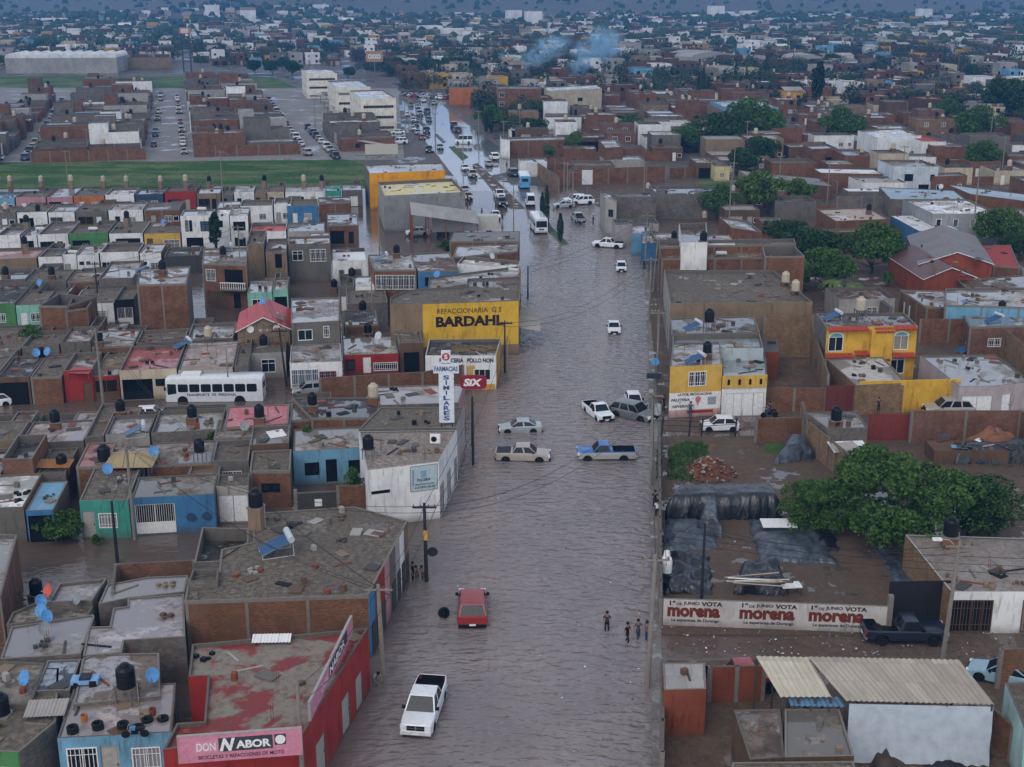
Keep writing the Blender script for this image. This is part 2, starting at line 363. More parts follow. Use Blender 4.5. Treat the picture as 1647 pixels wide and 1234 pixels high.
def house(pts, h, wall='white', roof='grey', label='', short=None, opens={}, par=.3, sides=None, z0=-.4, cols=None, name='house', cat='house', group=None, wet=.5, lite=False, th=.13, hole=None):
    pts = [Vector((p[0], p[1])) for p in pts]
    if area(pts) < 0: pts = pts[::-1]
    c = sum(pts, Vector((0, 0))) / len(pts)
    root = empty(name, (c.x, c.y, 0), 0, label, cat, group)
    wp = [p - c for p in pts]; n = len(wp); ht = h + par
    def wm(k): return brick() if k == 'brick' else brick((.25, .16, .075)) if k == 'tanbrick' else brick((.17, .075, .045)) if k == 'darkbrick' else brick((.15, .145, .135)) if k == 'block' else plaster(k) if not hasattr(k, 'node_tree') else k
    rm = roof if hasattr(roof, 'node_tree') else stone_roof() if roof == 'stone' else roofm(roof, wet)
    W = MB(); brk = False
    for i in range(n):
        a, b = wp[i], wp[(i + 1) % n]; Lg = (b - a).length; F_ = edge_frame(a, b)
        mk = (sides or {}).get(i, wall); m = wm(mk); ops = []
        for (u, w_, zz, hh, kd, cc) in opens.get(i, []):
            x0 = u * Lg - w_ / 2 if u <= 1 else u - 1
            w_ = round(min(w_, Lg - .3), 1); hh = round(hh, 1); x0 = max(.12, min(x0, Lg - w_ - .12))
            if w_ < .3 or zz + hh > ht - .05: continue
            if any(x0 < o[1] + .05 and x0 + w_ > o[0] - .05 and zz < o[3] and zz + hh > o[2] for o in ops): continue
            ops.append((x0, x0 + w_, zz, zz + hh, kd, cc))
        xs = sorted({0., Lg, *[o[0] for o in ops], *[o[1] for o in ops]}); zs = sorted({z0, ht, *[o[2] for o in ops], *[o[3] for o in ops]})
        T_ = lambda x, y, z: tuple(F_ @ Vector((x, y, z)))
        for xa, xb in zip(xs, xs[1:]):
            for za, zb in zip(zs, zs[1:]):
                if any(o[0] < (xa + xb) / 2 < o[1] and o[2] < (za + zb) / 2 < o[3] for o in ops): continue
                W.face([T_(xa, 0, za), T_(xb, 0, za), T_(xb, 0, zb), T_(xa, 0, zb)], m, [(xa, za), (xb, za), (xb, zb), (xa, zb)])
        for x0, x1, za, zb, kd, cc in ops:
            D = .14
            for q in (((x0, 0, za), (x0, D, za), (x0, D, zb), (x0, 0, zb)), ((x1, 0, zb), (x1, D, zb), (x1, D, za), (x1, 0, za)), ((x0, 0, zb), (x0, D, zb), (x1, D, zb), (x1, 0, zb)), ((x1, 0, za), (x1, D, za), (x0, D, za), (x0, 0, za))):
                W.face([T_(*p) for p in q], CONC)
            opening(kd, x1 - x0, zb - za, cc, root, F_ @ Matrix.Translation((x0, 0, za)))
        brk_e = mk in ('brick', 'tanbrick', 'darkbrick')
        if cols or (cols is None and brk_e and not lite):
            k = max(1, round(Lg / (cols or 3.8)))
            for j in range(k):
                x = Lg * j / k + (.11 if j == 0 else 0)
                if any(o[0] - .12 < x < o[1] + .12 for o in ops): continue
                column(root, F_ @ Matrix.Translation((x, 0, 0)), ht - .02, z0)
            brk = True
    ip = inset(wp, th); cm = plain((.36, .35, .33), .85, nm='coping') if wall == 'white' else CONC2 if len(HOUSES) % 3 else CONC
    for i in range(n):
        j = (i + 1) % n; a, b, c2, d2 = wp[i], wp[j], ip[j], ip[i]
        W.face([(a.x, a.y, ht), (b.x, b.y, ht), (c2.x, c2.y, ht), (d2.x, d2.y, ht)], cm)
        W.face([(c2.x, c2.y, h - .02), (d2.x, d2.y, h - .02), (d2.x, d2.y, ht), (c2.x, c2.y, ht)], CONC)
    W.build('wall', root)
    if brk and not lite:
        B = MB()
        for i in range(n):
            a, b = wp[i], wp[(i + 1) % n]; Lg = (b - a).length; F_ = edge_frame(a, b)
            B.box(-.025, -.025, ht - .24, Lg + .025, .02, ht + .012, CONC2, F_)
        B.build('ring_beam', root)
    Q = MB()
    Q.face([(p.x, p.y, h) for p in ip], rm)
    Q.build('roof', root)
    HOUSES.append(([tuple(p) for p in pts], h, short or label, root, par))
    return root
def ph(pl, h, *a, **k):   # a building given by the outline of its roof in the picture at height h
    zz = h + k.get('par', .3)
    return house([G(x, y, zz) for x, y in pl], h, *a, **k)
def wallrun(pts, h, m='brick', label='', th=.18, z0=-.3, cols=3.2, name='boundary_wall', cat='wall', group=None, hs=None):
    c = (pts[0] + pts[-1]) / 2; root = empty(name, (c.x, c.y, 0), 0, label, cat, group)
    mm = brick() if m == 'brick' else brick((.25, .16, .075)) if m == 'tanbrick' else brick((.17, .075, .045)) if m == 'darkbrick' else brick((.15, .145, .135)) if m == 'block' else plaster(m)
    W = MB()
    for i in range(len(pts) - 1):
        a, b = pts[i] - c, pts[i + 1] - c; Lg = (b - a).length; F_ = edge_frame(a, b)
        W.box(0, 0, z0, Lg, th, h, mm, F_, CONC)
        if cols:
            k = max(1, round(Lg / cols))
            for j in range(k + 1):
                q = inst('concrete_column', colmesh(h - z0 + .04), root, F_ @ Matrix.Translation((Lg * j / k, th / 2, z0)))
    W.build('wall', root); return root
def colmesh(h, w=.26):
    k = ('p', round(h, 1), w)
    if k not in COLM:
        a = MB(); a.box(-w / 2, -w / 2, 0, w / 2, w / 2, k[1], CONC2); COLM[k] = a.mesh('concrete_column')
    return COLM[k]
def roof_at(px, py, z=None):
    best = None
    for poly, h, short, root, par in HOUSES:
        p = G(px, py, h)
        if inside(p, poly) and (best is None or h > best[0].z + .0 and p.y < best[0].y + 30): best = (p, short, root)
    if best and z is None: return best[0], best[1]
    return G(px, py, z if z is not None else 0.), 'the ground'
def auto_face(W, H, rnd, kind='house'):
    o = []; fl = int((H + .6) // 2.9) or 1
    for f in range(fl):
        z = f * 2.9; cc = rnd.choice(['white', 'white', 'black', 'dgrey', 'ltgrey'])
        if f == 0:
            if W > 4.2 and rnd.random() < .65: o += [(.3, min(2.7, W * .48), .05, 2.2, rnd.choice('ggrx'), rnd.choice(['white', 'dgrey', 'black', 'brown', 'ltgrey'])), (.72, .9, .1, 2.1, 'd', cc)]
            else: o += [(.25, .9, .1, 2.1, 'd', cc), (.68, 1.3, .9, 1.2, 'b', 'white')]
            if W > 6.2: o += [(.9, 1., 1., 1., 'w', 'white')]
        else:
            o += [(.27, 1.3, z + .9, 1.3, 'w', cc), (.72, 1.3, z + .9, 1.3, rnd.choice('wb'), cc)]
    return o
def on_row(px, b, e1, e2, z=0.):
    # point P = a*e1 + b*e2 whose projection has column px
    k = (px - CX) / F; B0 = e2 * b
    # X = k*(Y ct + (HC - z) st)
    a = (k * (B0.y * ct + (HC - z) * st) - B0.x) / (e1.x - k * e1.y * ct)
    return e1 * a + B0
def row(ps, ref, depth, specs, where, seed=1, face=True, back=False):
    """a terrace: ref = pixel of its front wall's foot; specs = (px0, px1, wall colour, roof colour, height, options)"""
    e1, e2 = axes(ps); g = G(*ref); b = g.dot(e2); rnd = random.Random(seed); out = []
    for i, sp in enumerate(specs):
        x0, x1, wc, rc, h = sp[:5]; op = dict(sp[5]) if len(sp) > 5 else {}
        db = op.pop('off', 0); dp = op.pop('dep', depth) + rnd.uniform(-.4, .4) * (0 if 'off' in op else 1)
        A = on_row(x0, b + db, e1, e2); a0 = A.dot(e1); a1 = on_row(x1, b + db, e1, e2).dot(e1) - .03
        cut = rnd.choice([(0, 1), (0, .5), (.45, 1), (0, .6), (.55, 1)]); yd = 0
        if dp > 8.5 and rnd.random() < .8: yd = dp * rnd.uniform(.28, .45); dp -= yd + .05
        h += rnd.uniform(-.12, .12); P = lambda a, bb: e1 * a + e2 * bb
        jt = lambda: rnd.uniform(-.22, .22)
        pts = [P(a0, b + db + jt()), P(a1, b + db + jt()), P(a1 + jt() * .2, b + db + dp), P(a0, b + db + dp)]
        ops = op.pop('opens', None); bk = op.pop('bk', None)
        fo = {}
        if face: fo[0] = ops if ops is not None else auto_face(a1 - a0, h, rnd)
        desc = op.pop('desc', None) or '%s house' % ({'white': 'white', 'brick': 'bare brick'}.get(wc, wc) if isinstance(wc, str) else 'pale')
        sh = '%s %s' % (desc, where)
        sd = {1: rnd.choice(['brick', 'block', 'grey', 'stone']), 3: rnd.choice(['brick', 'block', 'grey', 'stone']), 2: rnd.choice(['brick', 'block', 'grey'])}
        sd.update(op.pop('sides', {}))
        o = house(pts, h, wc, rc, label=sh, short=sh, opens=fo, sides=sd, cols=op.pop('cols', 0 if wc != 'brick' else None) or None, lite=op.pop('lite', wc != 'brick'), par=op.pop('par', rnd.choice([.12, .2, .35, .5])), wet=rnd.choice([.2, .5, .8]), **op)
        out.append((pts, h, sh, o))
        if yd:
            y0, c0, c1 = b + db + dp + .05, a0 + (a1 - a0) * cut[0], a0 + (a1 - a0) * cut[1]
            q = [P(c0, y0), P(c1, y0), P(c1, y0 + yd), P(c0, y0 + yd)]
            house(q, .12, rnd.choice(['brick', 'block', 'darkbrick']), 'dgrey', 'walled back yard behind the ' + sh, 'the yard behind the ' + sh, par=rnd.uniform(1.8, 2.8), cols=0, lite=True, name='back_yard', cat='yard', group='walled back yards')  # shade between the yard walls is put into the dark floor colour
            if c1 - c0 < (a1 - a0) * .8:
                c0, c1 = (c1 + .05, a1) if cut[0] < .1 else (a0, c0 - .05)
                q = [P(c0, y0), P(c1, y0), P(c1, y0 + yd), P(c0, y0 + yd)]
                house(q, h - rnd.uniform(.15, .5), rnd.choice(['brick', 'block', 'grey']), rnd.choice(['stone', 'ltgrey', 'lilac', 'brown', 'tan']), 'back room of the ' + sh, 'the back room of the ' + sh, par=rnd.choice([.08, .2, .6]), cols=0, lite=True, name='back_room', cat='building', group='back rooms')
    return out
# ---------------------------------------------------------------- rooftop things
BLK = plain((.007, .007, .009), .4, nm='black_plastic')
def make_tank(c, stand, nm='water_tank'):
    m = BLK if c == 'black' else plain(c, .5, nm='plastic'); t = empty(nm, (0, 0, -500), 0, '', 'water tank')
    z = 0
    s = MB()
    if stand == 'brick': s.box(-.55, -.5, 0, .55, .5, .75, brick()); s.box(-.62, -.58, .75, .62, .58, .85, CONC2); z = .85
    elif stand == 'tower': s.box(-.5, -.45, 0, .5, .45, 1.7, plaster('tan')); s.box(-.58, -.5, 1.7, .58, .5, 1.8, CONC2); z = 1.8
    elif stand == 'legs':
        for x in (-.5, .45):
            for y in (-.45, .4): s.box(x, y, 0, x + .07, y + .07, 1., CONC)
        s.box(-.6, -.55, 1., .6, .55, 1.06, CONC); z = 1.06
    elif stand == 'piers': s.box(-.55, -.5, 0, -.25, .5, .5, brick()); s.box(.25, -.5, 0, .55, .5, .5, brick()); s.box(-.62, -.58, .5, .62, .58, .58, CONC2); z = .58
    else: s.box(-.6, -.6, 0, .6, .6, .1, CONC2); z = .1
    s.build('stand', t)
    b = MB(); pr = [(.50, 0), (.53, .06)]
    for i in range(5): pr += [(.545, .1 + i * .18), (.515, .17 + i * .18), (.515, .2 + i * .18)]
    pr += [(.53, 1.04), (.50, 1.12), (.36, 1.25), (.26, 1.30)]
    b.lathe(pr, m, 16, (0, 0, z)); b.build('tank_body', t, smooth=True)
    l = MB(); l.lathe([(.25, 1.28), (.27, 1.33), (.24, 1.39), (.05, 1.42), (0, 1.42)], m, 12, (0, 0, z)); l.build('lid', t, smooth=True)
    p = MB(); p.tube([(.54, .1, z + .2), (.62, .1, z + .2), (.62, .1, .05)], .025, plain('ltgrey', .5)); p.build('pipe', t)
    return t
def make_dish(c):
    t = empty('satellite_dish', (0, 0, -500), 0, '', 'satellite dish'); m = plain(c, .45, nm='enamel')
    a = MB(); M = Matrix.Translation((0, -.1, .95)) @ Matrix.Rotation(radians(62), 4, 'X')
    pr = [(0.001, 0), (.15, .012), (.3, .05), (.42, .10), (.46, .13), (.44, .14), (.41, .12), (.3, .07), (.15, .035), (0.001, .02)]
    a.lathe(pr, m, 18, M=M @ Matrix.Scale(1.12, 4, (0, 1, 0))); a.build('reflector', t, smooth=True)
    b = MB(); b.tube([M @ Vector((0, -.46, .13)), M @ Vector((0, -.1, .55))], .018, plain('grey', .5)); b.box(-.04, -.04, -.04, .04, .04, .08, plain('ltgrey', .5), M @ Matrix.Translation((0, -.1, .55))); b.build('feed_arm', t)
    b = MB(); b.tube([(0, 0, 0), (0, 0, .8), (0, -.07, .93)], .03, plain('grey', .5)); b.build('mast', t)
    return t
def make_solar():
    t = empty('solar_water_heater', (0, 0, -500), 0, '', 'solar heater'); al = plain((.6, .62, .65), .3, .3, nm='steel')
    a = MB(); A0, A1 = Vector((-.1, 0, .95)), Vector((-1.75, 0, .3)); d = (A1 - A0)
    for i in range(12):
        y = -.62 + i * .113; a.tube([A0 + Vector((0, y, 0)), A1 + Vector((0, y, 0))], .028, plain((.05, .13, .26), .12, nm='blue_glass'), 6)
    a.build('glass_tubes', t)
    q = MB(); nrm = Vector((-.37, 0, .93)); lo = Vector((0, 0, -.05))
    q.face([A0 + lo + Vector((0, -.68, 0)), A0 + lo + Vector((0, .68, 0)), A1 + lo + Vector((0, .68, 0)), A1 + lo + Vector((0, -.68, 0))], plain((.10, .22, .38), .25, nm='blue_panel')); q.build('collector_panel', t)
    b = MB(); b.tube([(0, -.8, 1.1), (0, .8, 1.1)], .2, al, 14); b.build('cylinder_tank', t)
    f = MB()
    for y in (-.6, .6):
        f.tube([(-1.75, y, .25), (.1, y, .95)], .025, al, 5); f.tube([(.1, y, .95), (.15, y, 0)], .025, al, 5); f.tube([(-1.7, y, .28), (-1.7, y, 0)], .025, al, 5); f.tube([(-1.7, y, .02), (.15, y, .02)], .02, al, 5)
    f.build('rack', t); return t
def make_gas():
    t = empty('gas_tank', (0, 0, -500), 0, '', 'gas tank'); m = plain((.55, .56, .55), .4, nm='enamel')
    a = MB(); M = Matrix.Translation((0, 0, .45)) @ Matrix.Rotation(pi / 2, 4, 'Y')
    a.lathe([(.001, -.85), (.15, -.82), (.26, -.72), (.3, -.6), (.3, .6), (.26, .72), (.15, .82), (.001, .85)], m, 12, M=M); a.build('tank_body', t, smooth=True)
    b = MB(); [b.box(x - .05, -.2, 0, x + .05, .2, .25, plain('dgrey', .6)) for x in (-.5, .5)]; b.build('feet', t); return t
def make_tyre(n=1):
    t = empty('tyre', (0, 0, -500), 0, '', 'tyre'); a = MB()
    pr = [(.19, .04), (.24, 0), (.31, .0), (.335, .04), (.335, .16), (.31, .2), (.24, .2), (.19, .16), (.2, .1), (.19, .04)]
    a.lathe(pr, plain((.009, .009, .01), .8, nm='rubber'), 16); a.build('tread', t, smooth=True); return t
TANK = {(c, s): make_tank(c, s) for c, s in (('black', 'brick'), ('black', 'piers'), ('black', 'legs'), ('beige', 'brick'), ('beige', 'piers'), ('black', 'low'), ('beige', 'tower'), ('black', 'tower'), ('beige', 'legs'))}
DISH = {'blue': make_dish((.10, .30, .60)), 'grey': make_dish((.25, .26, .27)), 'white': make_dish((.55, .57, .6)), 'red': make_dish((.55, .10, .07))}
SOLAR, GAST, TYRE = make_solar(), make_gas(), make_tyre()
def the(s): return s if s.startswith('the ') or s[0].isdigit() else 'the ' + s
def tank(px, py, c='black', s='brick', z=None, sc=1., note=''):
    p, sh = roof_at(px, py, z)
    return place(TANK[(c, s)], p, R.uniform(-.3, .3), '%s%s water tank on %s' % (note, c, the(sh)), 'rooftop water tanks', scale=sc * (.88 if py < 800 else .8))
def dish(px, py, c='blue', z=None, rz=None, sc=1.):
    p, sh = roof_at(px, py, z)
    return place(DISH[c], p, R.uniform(-.9, .9) if rz is None else rz, '%s satellite dish on %s' % (c, the(sh)), 'satellite dishes', scale=sc * .78)
def solar(px, py, z=None, rz=None, sc=1.):
    p, sh = roof_at(px, py, z)
    return place(SOLAR, p, R.uniform(-.3, .5) if rz is None else rz, 'solar water heater with blue tubes on %s' % the(sh), 'solar water heaters', scale=sc)
def gast(px, py, z=None, sc=1.):
    p, sh = roof_at(px, py, z)
    return place(GAST, p, R.uniform(-.2, .2), 'pale horizontal gas tank on %s' % the(sh), 'rooftop gas tanks', scale=sc)
def tyre(px, py, z=None, k=1, tilt=None, lab=None):
    p, sh = roof_at(px, py, z)
    for i in range(k):
        o = place(TYRE, p + Vector((R.uniform(-.03, .03), 0, .2 * i)), 0, lab or 'black tyre %s on %s' % (('at the bottom', 'second up', 'third up', 'on top')[i] + ' of a stack' if k > 1 else 'lying flat', the(sh)), 'loose tyres')
        if tilt: o.rotation_euler = tilt; o.location.z += .3
    return o
# ================================================================ setting
def sm(a, b, x): t = max(0, min(1, (x - a) / (b - a))); return t * t * (3 - 2 * t)
def terr(x, y):
    z = -.35 + .43 * max(0, min(1, (y - 222) / 80))
    if y > 1500:
        n = noise.noise(Vector((x / 900, y / 1100, 3.1))); n2 = noise.noise(Vector((x / 330, y / 420, 7.7)))
        z += sm(1500, 3600, y) * (120 + 150 * n + 70 * n2)
        z += 42 * math.exp(-((x + 330) / 120) ** 2 - ((y - 1900) / 260) ** 2)
        z += sm(2600, 4300, y) * 120 * math.exp(-((x + 1250) / 500) ** 2)
        z += sm(2400, 4200, y) * 70 * math.exp(-((x - 900) / 500) ** 2)
    return z
def ground_mat(N):
    p = N.pos(); a = N.noise(p, .045, 5); b = N.noise(p, .5, 6, .7); c = N.noise(p, 3, 4)
    base = N.mix(N.rng(a, .4, .6), (.105, .085, .066), (.062, .058, .055))
    base = N.mix(N.rng(b, .42, .7, 0, .7), base, (.045, .035, .028))
    z = N.n('ShaderNodeSeparateXYZ'); N.l(p, z.inputs[0])
    far = N.rng(z.outputs[1], 1500, 2300); base = N.mix(far, base, N.mix(N.rng(b, .35, .6), (.035, .05, .025), (.11, .09, .06)))
    pud = N.mth('MULTIPLY', N.rng(N.mth('ADD', a, N.mth('MULTIPLY', b, .35)), .70, .74), N.rng(z.outputs[1], 1200, 700))
    N.set('Base Color', base); N.set('Roughness', N.mix(pud, (.75, .75, .75), (.09, .09, .09))); N.set('Specular IOR Level', .4); N.bump(c, .3, .03)
GM = mat('wet_ground', ground_mat)
def sheet_obj(name, me_v, me_f, m, kind='structure', smooth=True):
    me = bpy.data.meshes.new(name); me.from_pydata(me_v, [], me_f); me.materials.append(m)
    if smooth: me.shade_smooth()
    o = bpy.data.objects.new(name, me); COL.objects.link(o); o['kind'] = kind; return o
ys = [20, 60, 120, 222, 262, 302, 360, 430, 520, 640, 780, 950, 1150, 1350, 1500, 1600, 1700, 1800, 1900, 2000, 2100, 2250, 2400, 2600, 2800, 3050, 3300, 3600, 3900, 4200, 4600, 5000, 5500, 6100, 6800, 7600, 8600, 9600]
xs = [-4600 + i * 80 for i in range(116)]
V_ = [(x * (1 if y > 1500 else 1), y, terr(x, y)) for y in ys for x in xs]; nx = len(xs)
sheet_obj('ground', V_, [(j * nx + i, j * nx + i + 1, (j + 1) * nx + i + 1, (j + 1) * nx + i) for j in range(len(ys) - 1) for i in range(nx - 1)], GM)
# ---- flood water
def water(N):
    p = N.pos(); 
    a = N.noise(N.map(p, (.55, 1.1, 1), rot=(0, 0, .25)), 1.35, 2, .5, .35); b = N.noise(N.map(p, (.6, 1.1, 1), rot=(0, 0, -.35)), 2.3, 2, .5, .3); c = N.noise(p, .12, 3); e = N.noise(p, 10, 2)
    z = N.n('ShaderNodeSeparateXYZ'); N.l(p, z.inputs[0])
    # ripples: the open street is stirred by the cars; side streets lie still
    u = N.mth('SUBTRACT', z.outputs[0], N.mth('MULTIPLY', z.outputs[1], .0945))
    inn = N.mth('MULTIPLY', N.rng(u, -17.5, -14), N.rng(u, 3.4, 1.4))
    amp = N.mth('ADD', .16, N.mth('MULTIPLY', inn, .84)); amp = N.mth('MULTIPLY', amp, N.rng(c, .3, .65, .5, 1.1)); amp = N.mth('MULTIPLY', amp, N.rng(z.outputs[1], 110, 230, 1, .55))
    h = N.mth('ADD', N.mth('MULTIPLY', a, 1.), N.mth('MULTIPLY', b, .40)); h = N.mth('ADD', h, N.mth('MULTIPLY', e, .02))
    N.set('Base Color', N.mix(inn, (.105, .076, .060), N.mix(N.rng(c, .35, .65), (.180, .152, .143), (.245, .210, .198))))  # reflections painted into the base: house-brown side streets, sky-pale open street
    N.set('Roughness', .05); N.set('IOR', 1.36); N.set('Specular IOR Level', .5)
    bp = N.bump(h, 1, .52); N.l(amp, bp.inputs['Strength'])
WM = mat('flood_water', water)
sheet_obj('flood_water', [(-240, 30, 0), (240, 30, 0), (240, 300, 0), (-240, 300, 0)], [(0, 1, 2, 3)], WM, smooth=False)
def patch(name, pl, z, m, kind='structure', dz=.3):
    pts = [G(x, y, z) for x, y in pl]
    if area([(p.x, p.y) for p in pts]) < 0: pts = pts[::-1]
    a = MB(); a.face(pts, m)
    for i in range(len(pts)):
        p, q = pts[i], pts[(i + 1) % len(pts)]; a.face([p - Vector((0, 0, dz)), q - Vector((0, 0, dz)), q, p], m)
    o = a.build(name); o['kind'] = kind; return o
def dirt(c, c2, pudd=.5, sc=.35):
    def b(N):
        p = N.pos(); a = N.noise(p, sc, 6, .65); d = N.noise(p, 1.7, 6, .7); f = N.noise(p, 9, 3)
        base = N.mix(N.rng(a, .38, .62), c, c2); base = N.mix(N.rng(d, .45, .7, 0, .65), base, tuple(x * .45 for x in c)); base = N.mix(N.rng(f, .5, .8, 0, .5), base, tuple(x * 1.6 for x in c2))
        pd = N.rng(N.mth('ADD', a, N.mth('MULTIPLY', d, .2)), .74 - pudd * .1, .76 - pudd * .1)
        N.set('Base Color', base); N.l(N.rng(pd, 0, 1, .2, .6), N.p.inputs['Specular IOR Level']); N.set('Roughness', N.mix(pd, (.8, .8, .8), (.07, .07, .07))); bp = N.bump(N.mth('ADD', d, f), .8, .06)
        N.l(N.mth('SUBTRACT', 1, pd), bp.inputs['Strength'])
    return mat('dirt_%.3f_%.3f_%.1f' % (c[0], c2[0], pudd), b)
MUD = dirt((.085, .062, .045), (.135, .092, .062), .8); REDDIRT = dirt((.125, .083, .055), (.085, .066, .050), .9)
ROADMUD = dirt((.10, .07, .052), (.13, .098, .075), 1.1, .18); CONCW = dirt((.16, .15, .135), (.21, .195, .18), .9, .5)
patch('sidewalk', [(1050, 1260), (1064, 1260), (1064, 1000), (1058, 700), (1046, 430), (1040, 395), (1034, 395), (1040, 520), (1046, 700), (1047, 1000)], .045, CONCW)
patch('yard_ground', [(1063, 1262), (1063, 1062), (1700, 1062), (1760, 1262)], .10, MUD)
patch('yard_ground', [(1064, 1020), (1061, 702), (1300, 700), (1420, 712), (1700, 712), (1720, 1012), (1430, 1022)], .12, REDDIRT)
patch('unpaved_street', [(1200, 1063), (1240, 1015), (1700, 1010), (1710, 1063)], .035, ROADMUD)
patch('unpaved_street', [(1062, 703), (1060, 664), (1700, 664), (1730, 713), (1420, 713), (1300, 702)], .05, ROADMUD)
patch('lot_ground', [(1060, 663), (1047, 520), (1040, 385), (960, 330), (905, 288), (1700, 288), (1700, 663)], .11, MUD)
ASPH = dirt((.14, .137, .135), (.18, .175, .17), 3.2, .12)
# ---- avenue: wet asphalt strip, medians
av = [((756, 400), (1035, 400)), ((748, 352), (985, 352)), ((735, 290), (915, 312)), ((700, 245), (845, 262)), ((672, 215), (790, 228)), ((650, 178), (738, 190)), ((645, 158), (700, 160)), ((646, 148), (684, 148))]
vv = []; 
for l, r in av:
    for q in (l, r):
        p = G(*q, 0.05); p = G(*q, terr(p.x, p.y) + .02); vv.append(tuple(p))
sheet_obj('avenue', vv, [(2 * i, 2 * i + 1, 2 * i + 3, 2 * i + 2) for i in range(len(av) - 1)], ASPH, smooth=False)
GRASSM = mat('grass', lambda N: (N.set('Base Color', N.mix(N.rng(N.noise(N.pos(), .35, 5), .35, .65), (.030, .085, .018), (.085, .13, .035))), N.set('Roughness', .9), N.bump(N.noise(N.pos(), 3, 4), .9, .15)))
def median(pl, grass):
    pts = []
    for q in pl:
        p = G(*q, 0.05); pts.append(G(*q, max(0, terr(p.x, p.y)) + .16))
    if area([(p.x, p.y) for p in pts]) < 0: pts = pts[::-1]
    c = sum(pts, Vector()) / len(pts); root = empty('median_strip', (c.x, c.y, 0)); root['kind'] = 'structure'
    a = MB(); pts = [p - Vector((c.x, c.y, 0)) for p in pts]
    a.face(pts, CONC)
    for i in range(len(pts)):
        p, q = pts[i], pts[(i + 1) % len(pts)]; a.face([Vector((p.x, p.y, -.4)), Vector((q.x, q.y, -.4)), q, p], CONC2)
    a.build('kerb', root)
    ip = inset(pts, .25); b = MB(); b.face([(p.x, p.y, pts[i].z + .02) for i, p in enumerate(ip)], GRASSM if grass else MUD); b.build('planting_bed', root)
for pl, g in (([(722, 236), (731, 235), (753, 252), (743, 257)], 1), ([(759, 265), (768, 262), (802, 293), (844, 334), (818, 333), (790, 303)], 0), ([(812, 316), (828, 318), (844, 334), (822, 334)], 1), ([(874, 362), (884, 361), (915, 392), (903, 393)], 1), ([(658, 182), (663, 181), (692, 207), (686, 208)], 0), ([(699, 216), (703, 215), (717, 228), (712, 229)], 0)): median(pl, g)
# ---- green fields
fm = mat('field_turf', lambda N: (N.set('Base Color', N.mix(N.rng(N.noise(N.map(N.pos(), (.35, 1, 1)), .14, 6, .7), .46, .56), (.026, .080, .010), N.mix(N.rng(N.noise(N.pos(), .6, 4), .4, .6), (.085, .165, .03), (.13, .11, .06)))), N.set('Roughness', .9), N.bump(N.noise(N.pos(), 1.2, 5), 1., .4)))
patch('field', [(-60, 303), (592, 300), (588, 262), (560, 257), (-60, 262)], .16, fm)
patch('field', [(-60, 140), (480, 142), (440, 124), (-60, 122)], .16, fm)
patch('field', [(1130, 318), (1215, 318), (1215, 288), (1120, 288)], .16, fm)
patch('grass_patch', [(1075, 770), (1078, 722), (1105, 712), (1138, 716), (1135, 740), (1108, 752), (1118, 772)], .16, GRASSM)
patch('grass_patch', [(1228, 728), (1232, 713), (1262, 714), (1260, 728)], .16, GRASSM)
def tufts(name, pl, n, h, seed, m=GRASSM, z=.16):
    rnd = random.Random(seed); poly = [tuple(G(x, y, z))[:2] for x, y in pl]; a = MB()
    x0, x1 = min(p[0] for p in poly), max(p[0] for p in poly); y0, y1 = min(p[1] for p in poly), max(p[1] for p in poly); k = 0
    while k < n:
        x, y = rnd.uniform(x0, x1), rnd.uniform(y0, y1)
        if not inside((x, y), poly): continue
        if noise.noise(Vector((x * .12, y * .12, seed))) < -.12: k += 1; continue
        k += 1; t = rnd.uniform(0, pi); hh = h * rnd.uniform(.4, 1.4); ww = h * rnd.uniform(.3, .9); dx, dy = cos(t) * ww, sin(t) * ww
        lx, ly = rnd.uniform(-.5, .5) * h, rnd.uniform(-.5, .5) * h
        a.face([(x - dx, y - dy, z - .02), (x + dx, y + dy, z - .02), (x + dx * .5 + lx, y + dy * .5 + ly, z + hh), (x - dx * .6 + lx, y - dy * .6 + ly, z + hh * .9)], m)
    o = a.build(name); o['kind'] = 'stuff'; tag(o, 'short green %s growing on open ground' % name, name); return o
tufts('grass', [(-20, 303), (592, 300), (588, 262), (-20, 262)], 9000, .13, 1)
tufts('weeds', [(1075, 770), (1078, 722), (1105, 712), (1138, 716), (1135, 740), (1108, 752), (1118, 772)], 900, .3, 2)
tufts('verge_weeds', [(1056, 770), (1057, 712), (1063, 712), (1064, 770)], 140, .25, 3)
# ---- air
hz = MB(); hz.box(-4700, -80, -3.5, 4700, 9700, 560, plain('white'))
hzo = hz.build('haze'); tag(hzo, 'pale blue haze lying over the whole flooded town', 'haze', kind='stuff')
hm = bpy.data.materials.new('haze_air'); hm.use_nodes = True; hn = hm.node_tree; hn.nodes.clear()
pv = hn.nodes.new('ShaderNodeVolumePrincipled'); oo = hn.nodes.new('ShaderNodeOutputMaterial')
pv.inputs['Color'].default_value = (.12, .46, 1., 1); pv.inputs['Density'].default_value = .00021; pv.inputs['Anisotropy'].default_value = .1
hn.links.new(pv.outputs[0], oo.inputs['Volume']); hzo.data.materials.clear(); hzo.data.materials.append(hm)
